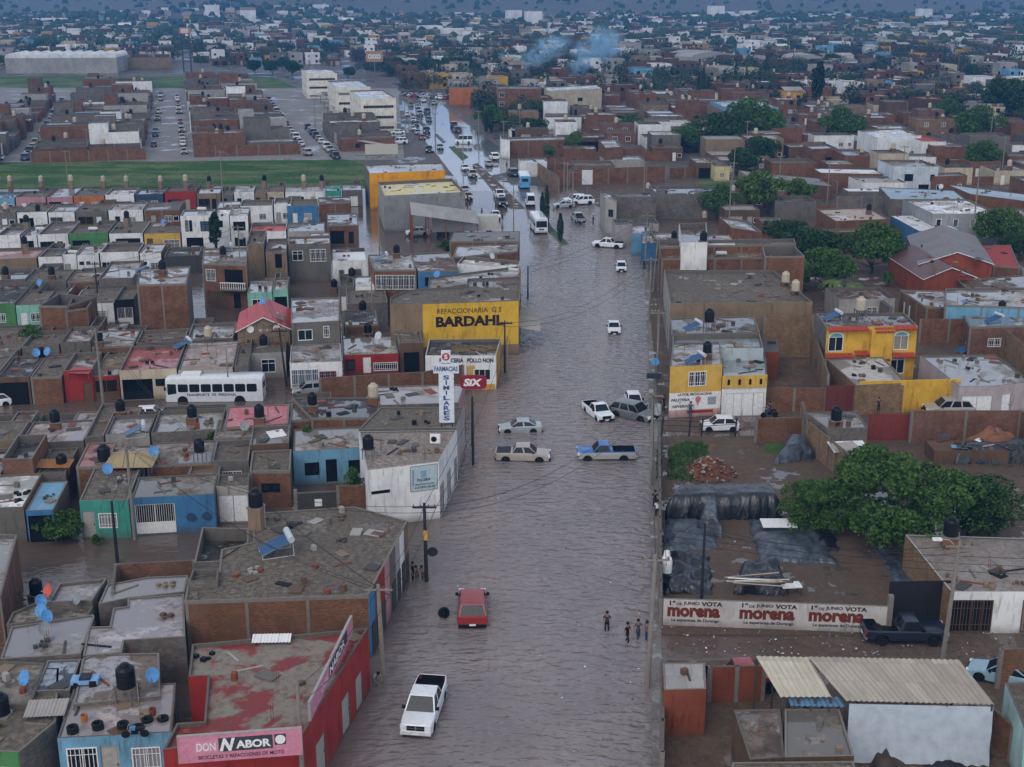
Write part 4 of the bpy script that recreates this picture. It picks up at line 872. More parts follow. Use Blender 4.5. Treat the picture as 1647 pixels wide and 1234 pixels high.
# ---- rows further back
P2 = 0
row(PA, (120, 600), 13, [(-60, 38, 'brick', 'stone', 3, dict(opens=[])), (40, 100, 'block', 'stone', 3), (102, 150, 'grey', 'lilac', 3.1), (152, 218, 'brick', 'ltgrey', 3), ], 'behind the bus-street terrace', 15)
ph([(220, 458), (300, 456), (306, 428), (225, 432)], 7.0, 'brick', roofm('ltgrey', .6), 'tall three-storey brick house with a black tank on its grey roof', 'the tall three-storey brick house', par=.15, opens=ops(), sides={1: 'grey', 3: 'brick'}, z0=-.4)
row(PA, (260, 592), 12, [(222, 300, 'block', 'stone', 2.9, dict(dep=9, opens=[])), (304, 378, 'brick', 'ltgrey', 3.0, dict(opens=[], dep=10))], 'below the tall brick house', 16)
def gable(pl_front, h, rise, depth, ps, wc, rc, label, short, ov=.3):
    a, b = G(*pl_front[0], h), G(*pl_front[1], h); e2 = axes(ps)[1] * depth; M0 = (a + b) / 2
    root = empty('gabled_house', (M0.x, M0.y, 0), 0, label, 'house'); a, b = a - Vector((M0.x, M0.y, 0)), b - Vector((M0.x, M0.y, 0)); m = (a + b) / 2 + Vector((0, 0, rise))
    wm = brick() if wc == 'brick' else plaster(wc); g = MB(); dn = Vector((0, 0, -h - .3))
    for q in ((a + dn, b + dn, b, m, a), (b + dn + e2, a + dn + e2, a + e2, m + e2, b + e2), (b + dn, b + dn + e2, b + e2, b), (a + dn + e2, a + dn, a, a + e2)): g.face(q, wm, [((p - a).length, p.z) for p in q])
    g.build('wall', root)
    for s, e in ((a, 'roof'), (b, 'roof')):
        d = (s - m).normalized() * ov; g = MB(); f = -e2.normalized() * ov; up = Vector((0, 0, .06)); lo = Vector((0, 0, -.06)); q = [s + d + f, m + f, m + e2 - f, s + d + e2 - f]
        if s is b: q = q[::-1]
        g.face([p + up for p in q], rc, [(0, 0), (q[1] - q[0]).length and ((q[1] - q[0]).length, 0), ((q[1] - q[0]).length, depth), (0, depth)]); g.face([p + lo for p in q[::-1]], rc)
        for i in range(4): g.face([q[i] + lo, q[(i + 1) % 4] + lo, q[(i + 1) % 4] + up, q[i] + up], plain('white'))
        g.build('roof', root)
    HOUSES.append(([tuple((p + Vector((M0.x, M0.y, 0)))[:2]) for p in (a, b, b + e2, a + e2)], h + rise / 2, short, root, 0)); return root, a, b, m
REDT = sheet((.50, .055, .045), sc=.35)
root, a, b, m = gable([(382, 532), (466, 528)], 4.6, 1.5, 9, PA, 'tan', REDT, 'tan house with a bright red gabled tin roof and two round vents', 'the red gable-roofed house')
for t in (.25, .75):
    p = a.lerp(b, t) + Vector((0, -.05, .1)); g = MB(); g.lathe([(.42, 0), (.42, .06), (.3, .06), (.3, .02), (0.01, .02)], plain('white'), 14, M=Matrix.Translation(p) @ Matrix.Rotation(pi / 2, 4, 'X')); g.build('round_vent', root)
ph([(468, 520), (546, 516), (546, 478), (468, 480)], 5.6, 'grey', roofm(RW, .4), 'two-storey unpainted grey block house with a pale terrace roof', 'the two-storey grey block house', par=.15, opens=ops((.28, 1.7, 3.6, 1.3, 'w', 'white'), (.72, .7, 3.8, 1.4, 'b', 'white')), cols=0, sides={1: 'brick'})
row(PA, (500, 600), 8, [(470, 548, 'brick', 'ltgrey', 3.1, dict(off=9, opens=[])), (556, 610, 'brick', 'dgrey', 3.0, dict(off=9, opens=[])), (560, 625, 'block', 'stone', 3.0, dict(off=20, dep=12, opens=[]))], 'behind the red gabled house', 19)
rc = row(PA, (60, 528), 13, [
  (-50, 28, 'green', 'dgrey', 3., dict(desc='green-trimmed house')), (30, 74, 'mint', 'stone', 3., dict(desc='pale green house')), (76, 98, 'green', 'stone', 2.8, dict(desc='narrow green house')), 
  (118, 186, 'white', 'stone', 2.9, dict(desc='white tiled-front house')), (188, 218, 'black', 'stone', 3.0, dict(desc='black-fronted house', opens=[(.5, 2, .1, 2.3, 'r', 'white')])), ], 'in the middle terrace', 17)
ph([(62, 492), (108, 492), (150, 478), (95, 472)], 4.2, 'brick', 'brown', 'roofless red brick rooms in the middle terrace', 'the roofless brick rooms', par=1.6, opens={})
ph([(105, 500), (140, 495), (155, 474), (118, 476)], 4.0, 'brick', 'brown', 'unfinished brick upper room beside the roofless rooms', 'the unfinished brick upper room', par=1.4)
ph([(325, 424), (396, 426), (398, 398), (328, 400)], 6.2, 'brick', roofm('stone', .4), 'brick house with a white balustraded balcony', 'the brick balcony house', par=.15, opens=ops((.18, 1.4, 3.9, 1.7, 'b', 'white'), (.7, 2.6, 3.4, 2.2, 'x', None), (.3, 2.6, .1, 2.3, 'g', 'brown'), (.75, 1., .1, 2.2, 'd', 'black')))
bal = empty('balustrade', (0, 0, 0), 0, 'white balustrade along the balcony of the brick balcony house', 'balustrade'); Pq = HOUSES[-1][0]; F_ = edge_frame(Pq[0], Pq[1]); Lq = (Vector(Pq[1]) - Vector(Pq[0])).length; bal.matrix_world = F_ @ Matrix.Translation((Lq * .42, -.9, 3.0))
g = MB(); g.box(0, 0, -.2, Lq * .58, .9, 0, CONC2); g.build('balcony_slab', bal); g = MB(); g.box(0, 0, .85, Lq * .58, .12, .97, plain('white')); g.build('handrail', bal)
for i in range(12):
    k = 'balus'
    if k not in COLM: q = MB(); q.lathe([(.05, 0), (.07, .2), (.03, .5), (.06, .75), (.05, .85)], plain('white'), 6); COLM[k] = q.mesh('baluster')
    inst('baluster', COLM[k], bal, Matrix.Translation((.1 + i * (Lq * .58 - .2) / 11, .06, 0)))
row(PA, (430, 506), 12, [
  (400, 440, 'mint', 'ltgrey', 3.0, dict(desc='mint green house', opens=[(.5, 2.2, .9, 1.3, 'w', 'white')])), (441, 465, 'mint', 'ltgrey', 3.0, dict(desc='mint green veranda', opens=[(.5, 1.8, .1, 2.3, 'x', None)])), 
  (548, 572, 'grey', 'dgrey', 3.2, dict(desc='grey house with a high transom')), (573, 606, 'white', 'white', 3.3, dict(desc='clean white house', opens=[(.5, 1.8, .9, 1.2, 'w', 'black')]))], 'in the middle terrace', 18)
row(PA, (450, 455), 11, [(400, 428, 'tan', 'stone', 5.6, dict(desc='tan two-storey house', opens=[])), (430, 464, 'tan', 'brown', 5.2, dict(desc='tan block with a door', opens=[(.6, 1., 2.9, 2.1, 'x', None)], off=-3)), 
  (466, 534, 'grey', 'tan', 5.7, dict(desc='grey two-storey block house', opens=[(.22, 1.6, 3.3, 1.5, 'w', 'white'), (.7, 2.4, 3.1, 1.9, 'b', 'white')], sides={3: 'block'})), (536, 592, 'white', sheet('white', sc=9), 3.2, dict(desc='white sheet-roofed hall', par=.05, opens=[]))], 'in the upper left blocks', 23)
ph([(602, 434), (669, 434), (662, 408), (592, 410)], 5.8, 'brick', roofm('ltgrey', .5), 'two-storey house with a grey roof and glazed grid front', 'the glazed-grid house', par=.15, opens=ops((.5, 5.6, 3.2, 2.0, 'b', 'white')), sides={3: 'brick'})
ph([(672, 436), (738, 434), (722, 405), (660, 408)], 5.6, 'blue', 'brown', 'deep blue two-storey house with a brown roof', 'the deep blue house', par=.12, opens=ops((.35, 2., 3.6, 1.2, 'w', 'black'), (.8, 2., 3.6, 1.2, 'w', 'white')), sides={3: 'brick'})
ph([(688, 466), (832, 446), (838, 436), (836, 428), (690, 446)], 5.4, 'tan', roofm('ltgrey', .2), 'long pale terrace roof behind the yellow parts shop', 'the long pale terrace roof', par=.3, sides={1: 'ochre'})
ph([(735, 424), (835, 432), (836, 420), (745, 412)], 5.2, 'white', 'white', 'low white-walled terrace behind the parts shop', 'the low white-walled terrace', par=.5, sides={1: 'white'})
ph([(728, 414), (832, 404), (834, 392), (735, 396)], 4.4, 'brick', roofm('ltgrey', .3), 'small rooftop house with two black tanks behind the parts shop', 'the two-tank rooftop', par=.1)
ph([(723, 388), (835, 388), (836, 372), (730, 374)], 4.6, 'brick', sheet('grey'), 'shed with a long grey sheet roof beside the avenue', 'the grey sheet-roofed shed', par=.04)
row(PA, (480, 460), 11, [(600, 668, 'brick', 'stone', 2.9, dict(off=-12, opens=[], dep=9))], 'by the pole', 24)
# white-walled row (backs) and terrace above
row(PA, (150, 446), 12, [(-40, 62, 'tan', patch_roof((.30, .22, .18), (.42, .18, .14), .2), 3.1, dict(desc='brown-roofed house', opens=[])), (65, 104, 'white', 'stone', 3.0, dict(desc='white back wall house', opens=[(.7, 1.2, 1., .9, 'w', 'black')])), (105, 126, 'white', 'stone', 3.2, dict(desc='white cube house')),
  (127, 162, 'white', 'tan', 3.4, dict(desc='white house', opens=[(.2, .7, 2., .5, 'w', 'black'), (.5, .6, 2., .5, 'w', 'black')])), (164, 226, 'white', 'stone', 3.2, dict(desc='long white house', opens=[(.1, 1.5, 1., 1.3, 'w', 'white'), (.35, 1.3, 1., 1.3, 'w', 'white')])), (228, 262, 'white', 'ltgrey', 3.4, dict(desc='white house end')), (266, 322, 'dgrey', 'dgrey', 2.6, dict(desc='dark yard house', opens=[]))], 'in the white terrace', 25)
row(PA, (150, 486), 12, [(-40, 45, 'block', 'dgrey', 3.1, dict(opens=[])), (47, 110, 'block', 'stone', 3.2, dict(opens=[])), (112, 160, 'brick', 'tan', 3.0, dict(opens=[])), (162, 218, 'block', 'ltgrey', 3.1, dict(opens=[]))], 'behind the white terrace', 26)
row(PA, (150, 408), 12, [
  (-50, -4, 'white', 'ltgrey', 3.), (-2, 36, 'white', roofm(RW, .3), 3., dict(desc='white-gated house', opens=[(.5, 3.6, .1, 2.2, 'g', 'white')])), (37, 62, 'white', 'ltgrey', 3.1, dict(desc='white house with a dark door', opens=[(.5, 1.3, .1, 2.3, 'x', None)])), (64, 112, 'white', 'stone', 3.1, dict(desc='white house with a pink awning')), 
  (114, 176, 'green', 'stone', 3.2, dict(desc='bright green house', opens=[(.3, 2.8, .1, 2.2, 'x', None), (.75, 2.2, .1, 2.2, 'g', 'green')])), (178, 232, 'white', 'stone', 3.2, dict(desc='white house with a black garage', opens=[(.55, 4., .1, 2.3, 'g', 'black')])), (234, 292, 'yellow', 'stone', 3.1, dict(desc='orange-yellow house', opens=[(.15, 1., .1, 2.2, 'd', 'brown'), (.75, 2.6, .1, 1.9, 'w', 'white')])),
  (294, 346, 'white', 'ltgrey', 5.8, dict(desc='modern white two-storey house', opens=[(.18, .5, 3.3, 1.9, 'w', 'black'), (.3, .5, 3.3, 1.9, 'w', 'black'), (.45, 1., 3.3, 1.7, 'w', 'white'), (.75, 1.6, 3.3, 1.7, 'w', 'black'), (.4, 2.8, .05, 2.2, 'x', None)])),
  (350, 372, 'white', 'white', 5.7, dict(desc='narrow white two-storey house', opens=[(.3, .9, 3.9, 1.1, 'w', 'black')])), (373, 402, 'white', 'ltgrey', 5.6, dict(desc='white two-storey house', opens=[(.5, 2., 3.3, 1.5, 'w', 'black'), (.5, 1.8, .6, 1.5, 'w', 'black')])),
  (404, 462, 'white', patch_roof((.48, .10, .10), (.52, .13, .12), .2), 3.3, dict(desc='white house with a red terrace', opens=[], off=-4, par=.4)), (464, 524, 'ltgrey', roofm('grey', .3), 3.4, dict(desc='grey-roofed house', off=-4, opens=[(.75, 1.2, 1., .8, 'w', 'black')])), (528, 578, 'brick', 'grey', 3.2, dict(desc='brick house with a dark porch', off=2, opens=[(.3, 2.4, .1, 2.3, 'x', None), (.75, .9, .1, 2.1, 'd', 'black')]))], 'on the upper terrace', 27)
row(PA, (150, 368), 12, [(-40, 28, 'block', 'ltgrey', 3.), (30, 78, 'white', 'stone', 3.1), (80, 122, 'white', 'ltgrey', 3.), (124, 175, 'grey', 'stone', 3.1), (177, 232, 'white', 'ltgrey', 3.2), (234, 290, 'brick', 'stone', 3.1), (350, 386, 'grey', 'ltgrey', 3.1), (388, 440, 'white', 'stone', 3.2), (442, 470, 'white', 'ltgrey', 3.3), 
  (463, 512, 'blue', 'stone', 3.4, dict(off=-1)), (514, 566, 'brick', 'brown', 3.6, dict(opens=[]))], 'behind the upper terrace', 28, face=True)
row(PA, (200, 341), 13, [(-40, 26, 'skyblue', 'blue', 3., dict(desc='bright blue house')), (28, 76, 'pink', 'stone', 3., dict(desc='dusty pink house')), (78, 119, 'pink', 'ltgrey', 3.1, dict(desc='pink and white house')), (121, 170, 'orange', 'stone', 3.1, dict(desc='orange-red house')), (172, 218, 'white', 'white', 2.9, dict(desc='white porch house', opens=[(.5, 4.4, .1, 2., 'x', None)])), (220, 264, 'navy', 'dgrey', 3.2, dict(desc='navy blue house')), (267, 317, 'red', 'stone', 3.5, dict(desc='scarlet house')), (318, 356, 'tan', 'beige', 3.2, dict(desc='wood-clad house')), (358, 376, 'block', 'stone', 2.6),
  (378, 410, 'white', 'ltgrey', 3.4, dict(desc='white boxy house')), (411, 430, 'tan', 'stone', 3.), (431, 458, 'beige', 'stone', 3.2, dict(desc='beige house')), (460, 522, 'white', sheet('ltgrey'), 3.1, dict(desc='white house with a blue awning')), (524, 550, 'teal', 'teal', 3.1, dict(desc='teal house')), (552, 584, 'grey', 'ltgrey', 3.2, dict(desc='grey garage house', opens=[(.5, 2., .1, 2., 'g', 'white')]))], "along the field's edge", 29)
# ---- the orange and grey warehouses by the avenue
ph([(594, 279), (716, 274), (711, 261), (586, 264)], 6.8, 'ochre', patch_roof((.55, .58, .62), (.45, .47, .5), .05), 'big orange-fronted warehouse with a pale metal roof beside the avenue', 'the orange warehouse', par=.35, sides={0: (.78, .34, .02), 3: 'grey', 1: (.78, .34, .02)}, name='warehouse', cat='warehouse', cols=0)
ph([(617, 315), (748, 309), (727, 287), (608, 293)], 6.0, 'ltgrey', patch_roof((.70, .60, .28), (.62, .60, .52), .12), 'grey block warehouse with a cream roof in front of the orange one', 'the grey warehouse', par=.6, sides={0: (.25, .25, .24)}, name='warehouse', cat='warehouse', cols=0, z0=-.4) 
# steel shed beside the avenue
sh = empty('steel_shed', G(715, 385, 0), -PA, 'rusty steel-framed shed with a sloping grey metal roof', 'shed')
corr('metal_roof', 12., 6.5, sheet('ltgrey'), sh, Matrix.Translation((-6, -3, 5.0)) @ Matrix.Rotation(.16, 4, 'Y'), drop=1.2)
for x in (-5.8, -3, 0, 3, 5.6):
    g = MB(); zt = 4.95 - (x + 6) * .16; g.box(x - .08, -2.9, -.3, x + .08, -2.75, zt, plain('rust', .7)); g.box(x - .08, 3.1, -.3, x + .08, 3.25, zt + 1.1, plain('rust', .7)); g.box(x - .05, -2.75, zt - .5, x + .05, 3.1, zt - .35, plain('rust', .7)); g.build('steel_frame', sh)
g = MB(); g.box(-5.8, 3.0, -.3, -5.7, -2.7, 4.3, plain('rust', .8)); g.build('side_cladding', sh)
tr = empty('trailer', G(748, 378, 0), -PA + .02, 'long dirty white box trailer parked before the steel shed', 'trailer')
g = MB(); n = 26
for i in range(n): g.box(-6 + i * .46, -1.25 - (.03 if i % 2 else 0), .9, -6 + (i + 1) * .46, 1.25 + (.03 if i % 2 else 0), 3.5, plain((.50, .49, .46), .6))
g.build('trailer_box', tr)
for x in (-4.6, -3.4, 4.4):
    g = MB(); g.tube([(x, -1.1, .45), (x, 1.1, .45)], .45, plain((.02, .02, .02), .8), 12); g.build('wheel', tr)
# billboard by the avenue
# ---- blocks beyond the field: terraces of row houses on both sides of three streets
eD1, eD2 = axes(PD); rnd = random.Random(5)
def block(x0, x1, ypx, nrow, seed, name, cols2=2, frontwall=True):
    rn = random.Random(seed); b0 = G(200, ypx, .08).dot(eD2); A = on_row(x0, b0, eD1, eD2).dot(eD1); B = on_row(x1, b0, eD1, eD2).dot(eD1); W_ = (B - A) / cols2; k = 0
    for j in range(nrow):
        for i in range(cols2):
            for half in (0,):
                y0 = b0 + 1.2 + j * 7.2 + (rn.uniform(0, .6)); dp = 6.9 - rn.uniform(0, .8); a0 = A + i * W_ + rn.uniform(.0, 1.0) * (i == 0); a1 = A + (i + 1) * W_ - .3 - rn.uniform(0, 2) * (i == cols2 - 1)
                P = lambda a, b: eD1 * a + eD2 * b; pc = P((a0 + a1) / 2, y0)
                wc = rn.choice(['brick', 'brick', 'brick', 'brick', 'block', 'grey', 'white', 'brown', 'ltgrey']); rc = rn.choice(['stone', 'ltgrey', 'grey', 'lilac', 'white', 'brown', 'stone']); h = rn.choice([2.9, 3, 3.1, 3.2, 5.4, 5.8])
                cut = rn.uniform(.3, .6) if rn.random() < .5 else 0; mid = a0 + (a1 - a0) * cut
                nmc = {'brick': 'bare brick', 'block': 'grey block', 'ltgrey': 'light grey'}.get(wc, wc)
                wt = dict(lite=True, z0=-.3, cols=0)
                fo = {0: [(.3, 1.2, 1., 1.1, 'w', 'black')] if rn.random() < .4 else [], (3 if i else 3): []}
                rd = {'stone': 'weathered', 'ltgrey': 'pale grey', 'grey': 'dark grey', 'lilac': 'wet pale'}.get(rc, rc); s = '%s %s house with a %s roof, %s side, terrace %d %s' % ('two-storey' if h > 4 else 'low', nmc, rd, ('left', 'right')[i], j + 1, name)
                house([P(mid, y0), P(a1, y0), P(a1, y0 + dp), P(mid, y0 + dp)], h, wc, rc, s, s, opens=fo, par=rn.choice([.2, .5, .8]), name='row_house', group='row houses beyond the field', wet=.8, **wt)
                if cut:
                    h2 = h + rn.choice([-2.6, 2.5]) if h > 4 else h + rn.choice([-.3, 2.6])
                    rc2 = rn.choice(['stone', 'ltgrey', 'white', 'grey', 'lilac', 'brown']); rd2 = {'stone': 'weathered', 'ltgrey': 'pale', 'grey': 'dark', 'lilac': 'wet'}.get(rc2, rc2)
                    house([P(a0, y0), P(mid - .02, y0), P(mid - .02, y0 + dp), P(a0, y0 + dp)], h2, wc, rc2, '%s %s annexe with %s roof, %s side, terrace %d %s' % ('tall' if h2 > 4 else 'low', nmc, rd2, ('left', 'right')[i], j + 1, name), opens=fo, par=rn.choice([.2, .5, .8]), name='row_house', group='row houses beyond the field', wet=.8, **wt)
                c = .5 * (a0 + a1); q = P(c + rn.uniform(-3, 3), y0 + dp * .6)
                if rn.random() < .75: place(TANK[(rn.choice(['black', 'beige', 'black']), 'brick')], (q.x, q.y, h), rn.random(), 'tank on ' + s.replace(' house with a', ',').replace('bare ', '').replace(' roof,', ' roof'), 'rooftop water tanks')
    if frontwall:
        p, q = P(A, b0), P(B, b0)
        wallrun([Vector((p.x, p.y, 0)), Vector((q.x, q.y, 0))], 2.9, 'brick', 'long brick boundary wall facing the green field, %s' % name, cols=5)
block(50, 236, 258, 34, 1, 'of the left field block', 2)
block(312, 484, 257, 34, 2, 'of the middle field block', 2)
block(-75, 3, 262, 26, 3, 'of the left edge block', 1, False)
block(548, 640, 256, 7, 4, 'of the car-park block', 1, False)

# canopies and sheets lying on the near-left roofs
for x, y, z, L_, W_, c, rz_, lb in ((212, 742, 3.6, 4.2, 3.4, (.40, .30, .14), .05, 'ochre corrugated canopy raised above the cluttered left roofs'), (88, 748, 3.2, 3.0, 1.6, (.35, .15, .05), .0, 'rust-orange corrugated sheets over a left-hand yard'), (48, 712, 3.3, 2.4, 1.6, 'white', .3, 'crumpled white sheet on a low left-hand roof'), (75, 1142, 3.3, 2.3, 1.5, (.36, .33, .30), .1, 'small pale corrugated canopy beside the bright blue house'), (437, 1030, 4.4, 2.4, .7, 'white', .04, 'white skylight cover on the red shop roof'), (130, 598, 3.3, 2.4, 1.6, (.38, .10, .09), -.1, 'red corrugated sheet on a bus-street roof'), (445, 700, 3.4, 1.6, 1.4, 'white', .5, 'white board leaning on the pink-roofed brick house')):
    o = empty('roof_sheet', G(x, y, z), rz_, lb, 'roof sheet'); corr('corrugated_sheet', L_, W_, sheet(c), o, Matrix.Translation((-L_ / 2, -W_ / 2, 0)), .2, .045, .25)
    g = MB(); [g.box(xx, yy, -.6, xx + .06, yy + .06, .05, CONC) for xx in (-L_ / 2 + .1, L_ / 2 - .1) for yy in (-W_ / 2 + .1, W_ / 2 - .15)]; g.build('post', o)
for x in (309, 334):
    o = empty('gate_emblem', G(x, 836, 0), -PA, '%s round emblem painted on the white gates of the blue house' % ('left', 'right')[x > 320], 'emblem'); b_ = on_row(x, G(130, 868).dot(eA2) - .06, eA1, eA2); o.location = (b_.x, b_.y, 1.5); g = MB(); g.lathe([(.26, 0), (.36, 0), (.36, .01), (.26, .01), (.26, 0)], plain('navy'), 18, M=Matrix.Rotation(pi / 2, 4, 'X')); g.build('ring', o); letter(o, 'CASA', -.35, -.62, .7, .12, 'navy') if 0 else None
# ================================================================ right side
eR1, eR2 = axes(PR)
# ---- the brown-roofed warehouse and its neighbours
ph([(1078, 488), (1307, 486), (1244, 435), (1068, 434)], 6.0, 'tan', 'stone', 'large warehouse with a brown stone-streaked roof at the street edge', 'the brown-roofed warehouse', par=.45, z0=0, name='warehouse', cat='warehouse', sides={3: 'ltgrey', 1: 'tanbrick'}, cols=0,
   opens={3: [(.1, 1.4, .1, 2.6, 'g', 'ltgrey'), (.3, 1.4, .1, 2.6, 'g', 'white'), (.55, 1.4, .1, 2.6, 'g', 'ltgrey'), (.8, 1.4, .1, 2.6, 'g', 'skyblue')]})
wallrun([G(1226, 575, .1), G(1304, 575, .1)], 5.4, 'tanbrick', 'tall orange-brown brick infill wall below the brown-roofed warehouse', z0=0, cols=6)
ph([(1064, 416), (1236, 414), (1232, 384), (1060, 386)], 5.4, 'brick', 'tan', 'long low brick house with concrete posts behind the brown-roofed warehouse', 'the posted brick house', par=.2, z0=0, opens=ops((.42, .8, 2.6, 1.4, 'w', 'black')))
ph([(1230, 412), (1294, 412), (1278, 396), (1226, 396)], 7.0, 'brick', 'dgrey', 'taller roofless brick annexe beside the posted brick house', 'the roofless brick annexe', par=1.2, z0=0)
ph([(1060, 398), (1280, 392), (1277, 384), (1060, 388)], 6.1, 'brick', roofm('stone', .3), 'narrow brick upper wall with a white coping', 'the white-coped brick upper wall', par=.5, z0=0)
ph([(1138, 392), (1182, 392), (1172, 378), (1136, 378)], 6.2, 'white', 'lilac', 'pale terrace roof above the posted brick house', 'the pale upper terrace', par=.1, z0=0)
ph([(1096, 390), (1138, 390), (1136, 358), (1092, 360)], 7.4, 'white', 'brown', 'white stair tower with a brick-edged top by the street', 'the white stair tower', par=.7, z0=0, sides={3: 'white'}, cols=0)
ph([(1078, 590), (1162, 586), (1158, 550), (1082, 552)], 5.5, 'yellow', roofm('lilac', .5), 'yellow ice-cream shop with a barred window and painted shopfront', 'the yellow ice-cream shop', par=.15, z0=0, name='shop', cat='shop', sides={3: 'brown'}, opens=ops((.53, 1.9, 3.4, 1.55, 'b', 'white')), cols=0)
FRB, FRC, FRD = HOUSES[-1][0], None, None
F_ = edge_frame(FRB[0], FRB[1]); Lb = (Vector(FRB[1]) - Vector(FRB[0])).length
pr = empty('painted_shopfront', F_ @ Vector((.02, -.05, 0)), atan2(F_[1][0], F_[0][0]), 'white painted shopfront lettered PALETERIA Y NEVERIA with ice-cream drawings', 'shopfront')
g = MB(); g.box(0, 0, .9, Lb - .05, .04, 2.75, plain('white', .6)); g.build('painted_panel', pr); g = MB(); g.box(0, 0, .1, Lb - .05, .045, .9, plaster((.60, .40, .38))); g.build('painted_band', pr)
letter(pr, 'LA POB. MICHOACANA', Lb * .16, 2.42, Lb * .66, .3, (.04, .03, .04), .03); letter(pr, 'PALETERIA', Lb * .03, 1.85, Lb * .36, .3, (.03, .03, .04), .03, .25); letter(pr, 'Y', Lb * .18, 1.55, Lb * .05, .22, (.03, .03, .04)); letter(pr, 'NEVERIA', Lb * .06, 1.15, Lb * .30, .3, (.03, .03, .04), .03, .25)
slab(pr, Lb * .35, .5, Lb * .85, .8, 'red', y=-.02)
g = MB(); g.lathe([(0.01, -.03), (.28, 0), (.3, .06)], plain((.6, .15, .15)), 12, M=Matrix.Translation((Lb * .55, -.0, 2.05)) @ Matrix.Rotation(pi / 2, 4, 'X')); g.face([(Lb * .55 - .25, -.012, 1.9), (Lb * .55, -.012, 1.2), (Lb * .55 + .25, -.012, 1.9)], plain((.5, .3, .12))); g.build('painted_cone', pr)
slab(pr, Lb * .74, 1.35, Lb * .9, 2.2, (.3, .32, .36))
ph([(1162, 606), (1234, 604), (1230, 560), (1160, 562)], 4.2, 'yellow', roofm((.40, .46, .47), .6), 'lower yellow-parapeted garage with a pale blue terrace', 'the yellow-parapeted garage', par=.25, z0=0, cols=0, sides={0: 'white', 1: 'white'}, opens=ops((.28, 1.7, .1, 2.5, 'g', 'white'), (.72, 2.2, .1, 2.5, 'g', 'white')))
q0, q1 = HOUSES[-1][0][0], HOUSES[-1][0][1]; F_ = edge_frame(q0, q1); Lb = (Vector(q1) - Vector(q0)).length
fa = empty('yellow_parapet', F_ @ Vector((0, -.12, 3.2)), atan2(F_[1][0], F_[0][0]), 'yellow parapet strip with four small arched vents above the white garage', 'parapet')
g = MB(); g.box(0, 0, 0, Lb, .11, 1.35, plaster('yellow')); g.build('panel', fa)
for i in range(4):
    g = MB(); x = Lb * (.14 + .24 * i); g.box(x - .13, -.03, .35, x + .13, 0, .85, DARK); g.lathe([(.13, -.03), (.001, -.031)], DARK, 12, M=Matrix.Translation((x, 0, .85)) @ Matrix.Rotation(pi / 2, 4, 'X') @ Matrix.Scale(-1, 4, (0, 0, 1))); g.build('arched_vent', fa)
ph([(1082, 560), (1228, 560), (1222, 536), (1082, 538)], 5.0, 'skyblue', roofm((.36, .42, .44), .8), 'pale blue walled wet terrace behind the ice-cream shop', 'the pale blue terrace', par=.6, z0=0, sides={0: (.40, .46, .48), 1: (.40, .46, .48)})
ph([(1080, 538), (1222, 534), (1212, 508), (1078, 512)], 5.6, 'grey', roofm('grey', .4), 'wet dark roof strewn with planks below the warehouse wall', 'the dark plank-strewn roof', par=.1, z0=0)
ph([(1227, 566), (1252, 566), (1250, 547), (1227, 547)], 3.4, 'rust', sheet('dgrey'), 'rusty little shed with a grey sheet roof', 'the rusty little shed', par=.03, z0=0)
wallrun([G(1226, 662, .1), G(1326, 662, .1)], 2.7, 'brick', 'low red brick wall with concrete posts beside the white garage', z0=0, cols=2.8)
wallrun([G(1226, 660, .1), G(1232, 600, .1)], 2.7, 'brick', 'side brick wall of the dark scrap yard', z0=0, cols=4)
wallrun([G(1330, 658, .1), G(1304, 575, .1)], 4.0, 'tanbrick', 'tan brick side wall between the scrap yard and the big yellow house', z0=0, cols=5)
def gatepanel(p, q, h, m, label):
    a, b = G(*p, .1), G(*q, .1); r = empty('metal_gate', a, atan2(b.y - a.y, b.x - a.x), label, 'gate'); Lg = (b - a).length; n = max(2, int(Lg / 1.1))
    for i in range(n): g = MB(); g.box(Lg * i / n + .015, 0, 0, Lg * (i + 1) / n - .015, .06, h, m); g.build('gate_panel', r)
    g = MB(); [g.box(0, -.02, z, Lg, 0, z + .06, m) for z in (.1, h * .5, h - .1)]; g.build('gate_rail', r)
    return r
gatepanel((1326, 664), (1379, 664), 3.0, plain((.13, .035, .03), .6), 'dark red metal gate between the brick wall and yellow house')
gatepanel((1394, 708), (1460, 708), 2.7, plain((.20, .04, .03), .7), 'wide rusty red gate on the near side of the muddy street')
gatepanel((1425, 1002), (1523, 1000), 3.2, plain((.018, .018, .02), .6), 'tall black metal gate behind the dark pickup')
# ---- big yellow house
YH = ph([(1330, 527), (1476, 524), (1454, 503), (1312, 504)], 6.3, (.64, .37, .045), roofm('grey', .3), 'big two-storey yellow house with red tile edging and arched windows', 'the big yellow house', par=.2, z0=0, cols=0, sides={3: 'block', 1: (.64, .37, .045)}, opens=ops((.11, 1.7, 3.7, 1.7, 'v', 'white'), (.83, 1.7, 3.7, 1.7, 'v', 'white'), (.81, 1.7, .9, 1.7, 'v', 'white')))
q0, q1 = HOUSES[-1][0][0], HOUSES[-1][0][1]; F_ = edge_frame(q0, q1); Lb = (Vector(q1) - Vector(q0)).length
cQ = HOUSES[-1][3].location
for cx_, zz in ((.11, 5.4), (.83, 5.4), (.81, 2.6)):
    x = Lb * cx_; g = MB(); A_ = F_ @ Matrix.Translation((x, -.05, zz)) @ Matrix.Rotation(pi / 2, 4, 'X')
    n = 10; pts = [A_ @ Vector((.9 * cos(pi * i / n), .55 * sin(pi * i / n), 0)) - cQ for i in range(n + 1)]; g.face(pts, plain('white'))
    pts = [A_ @ Vector((.72 * cos(pi * i / n), .40 * sin(pi * i / n), .01)) - cQ for i in range(n + 1)]; g.face(pts, plain((.15, .35, .38), .2)); o = g.build('window_arch', YH)
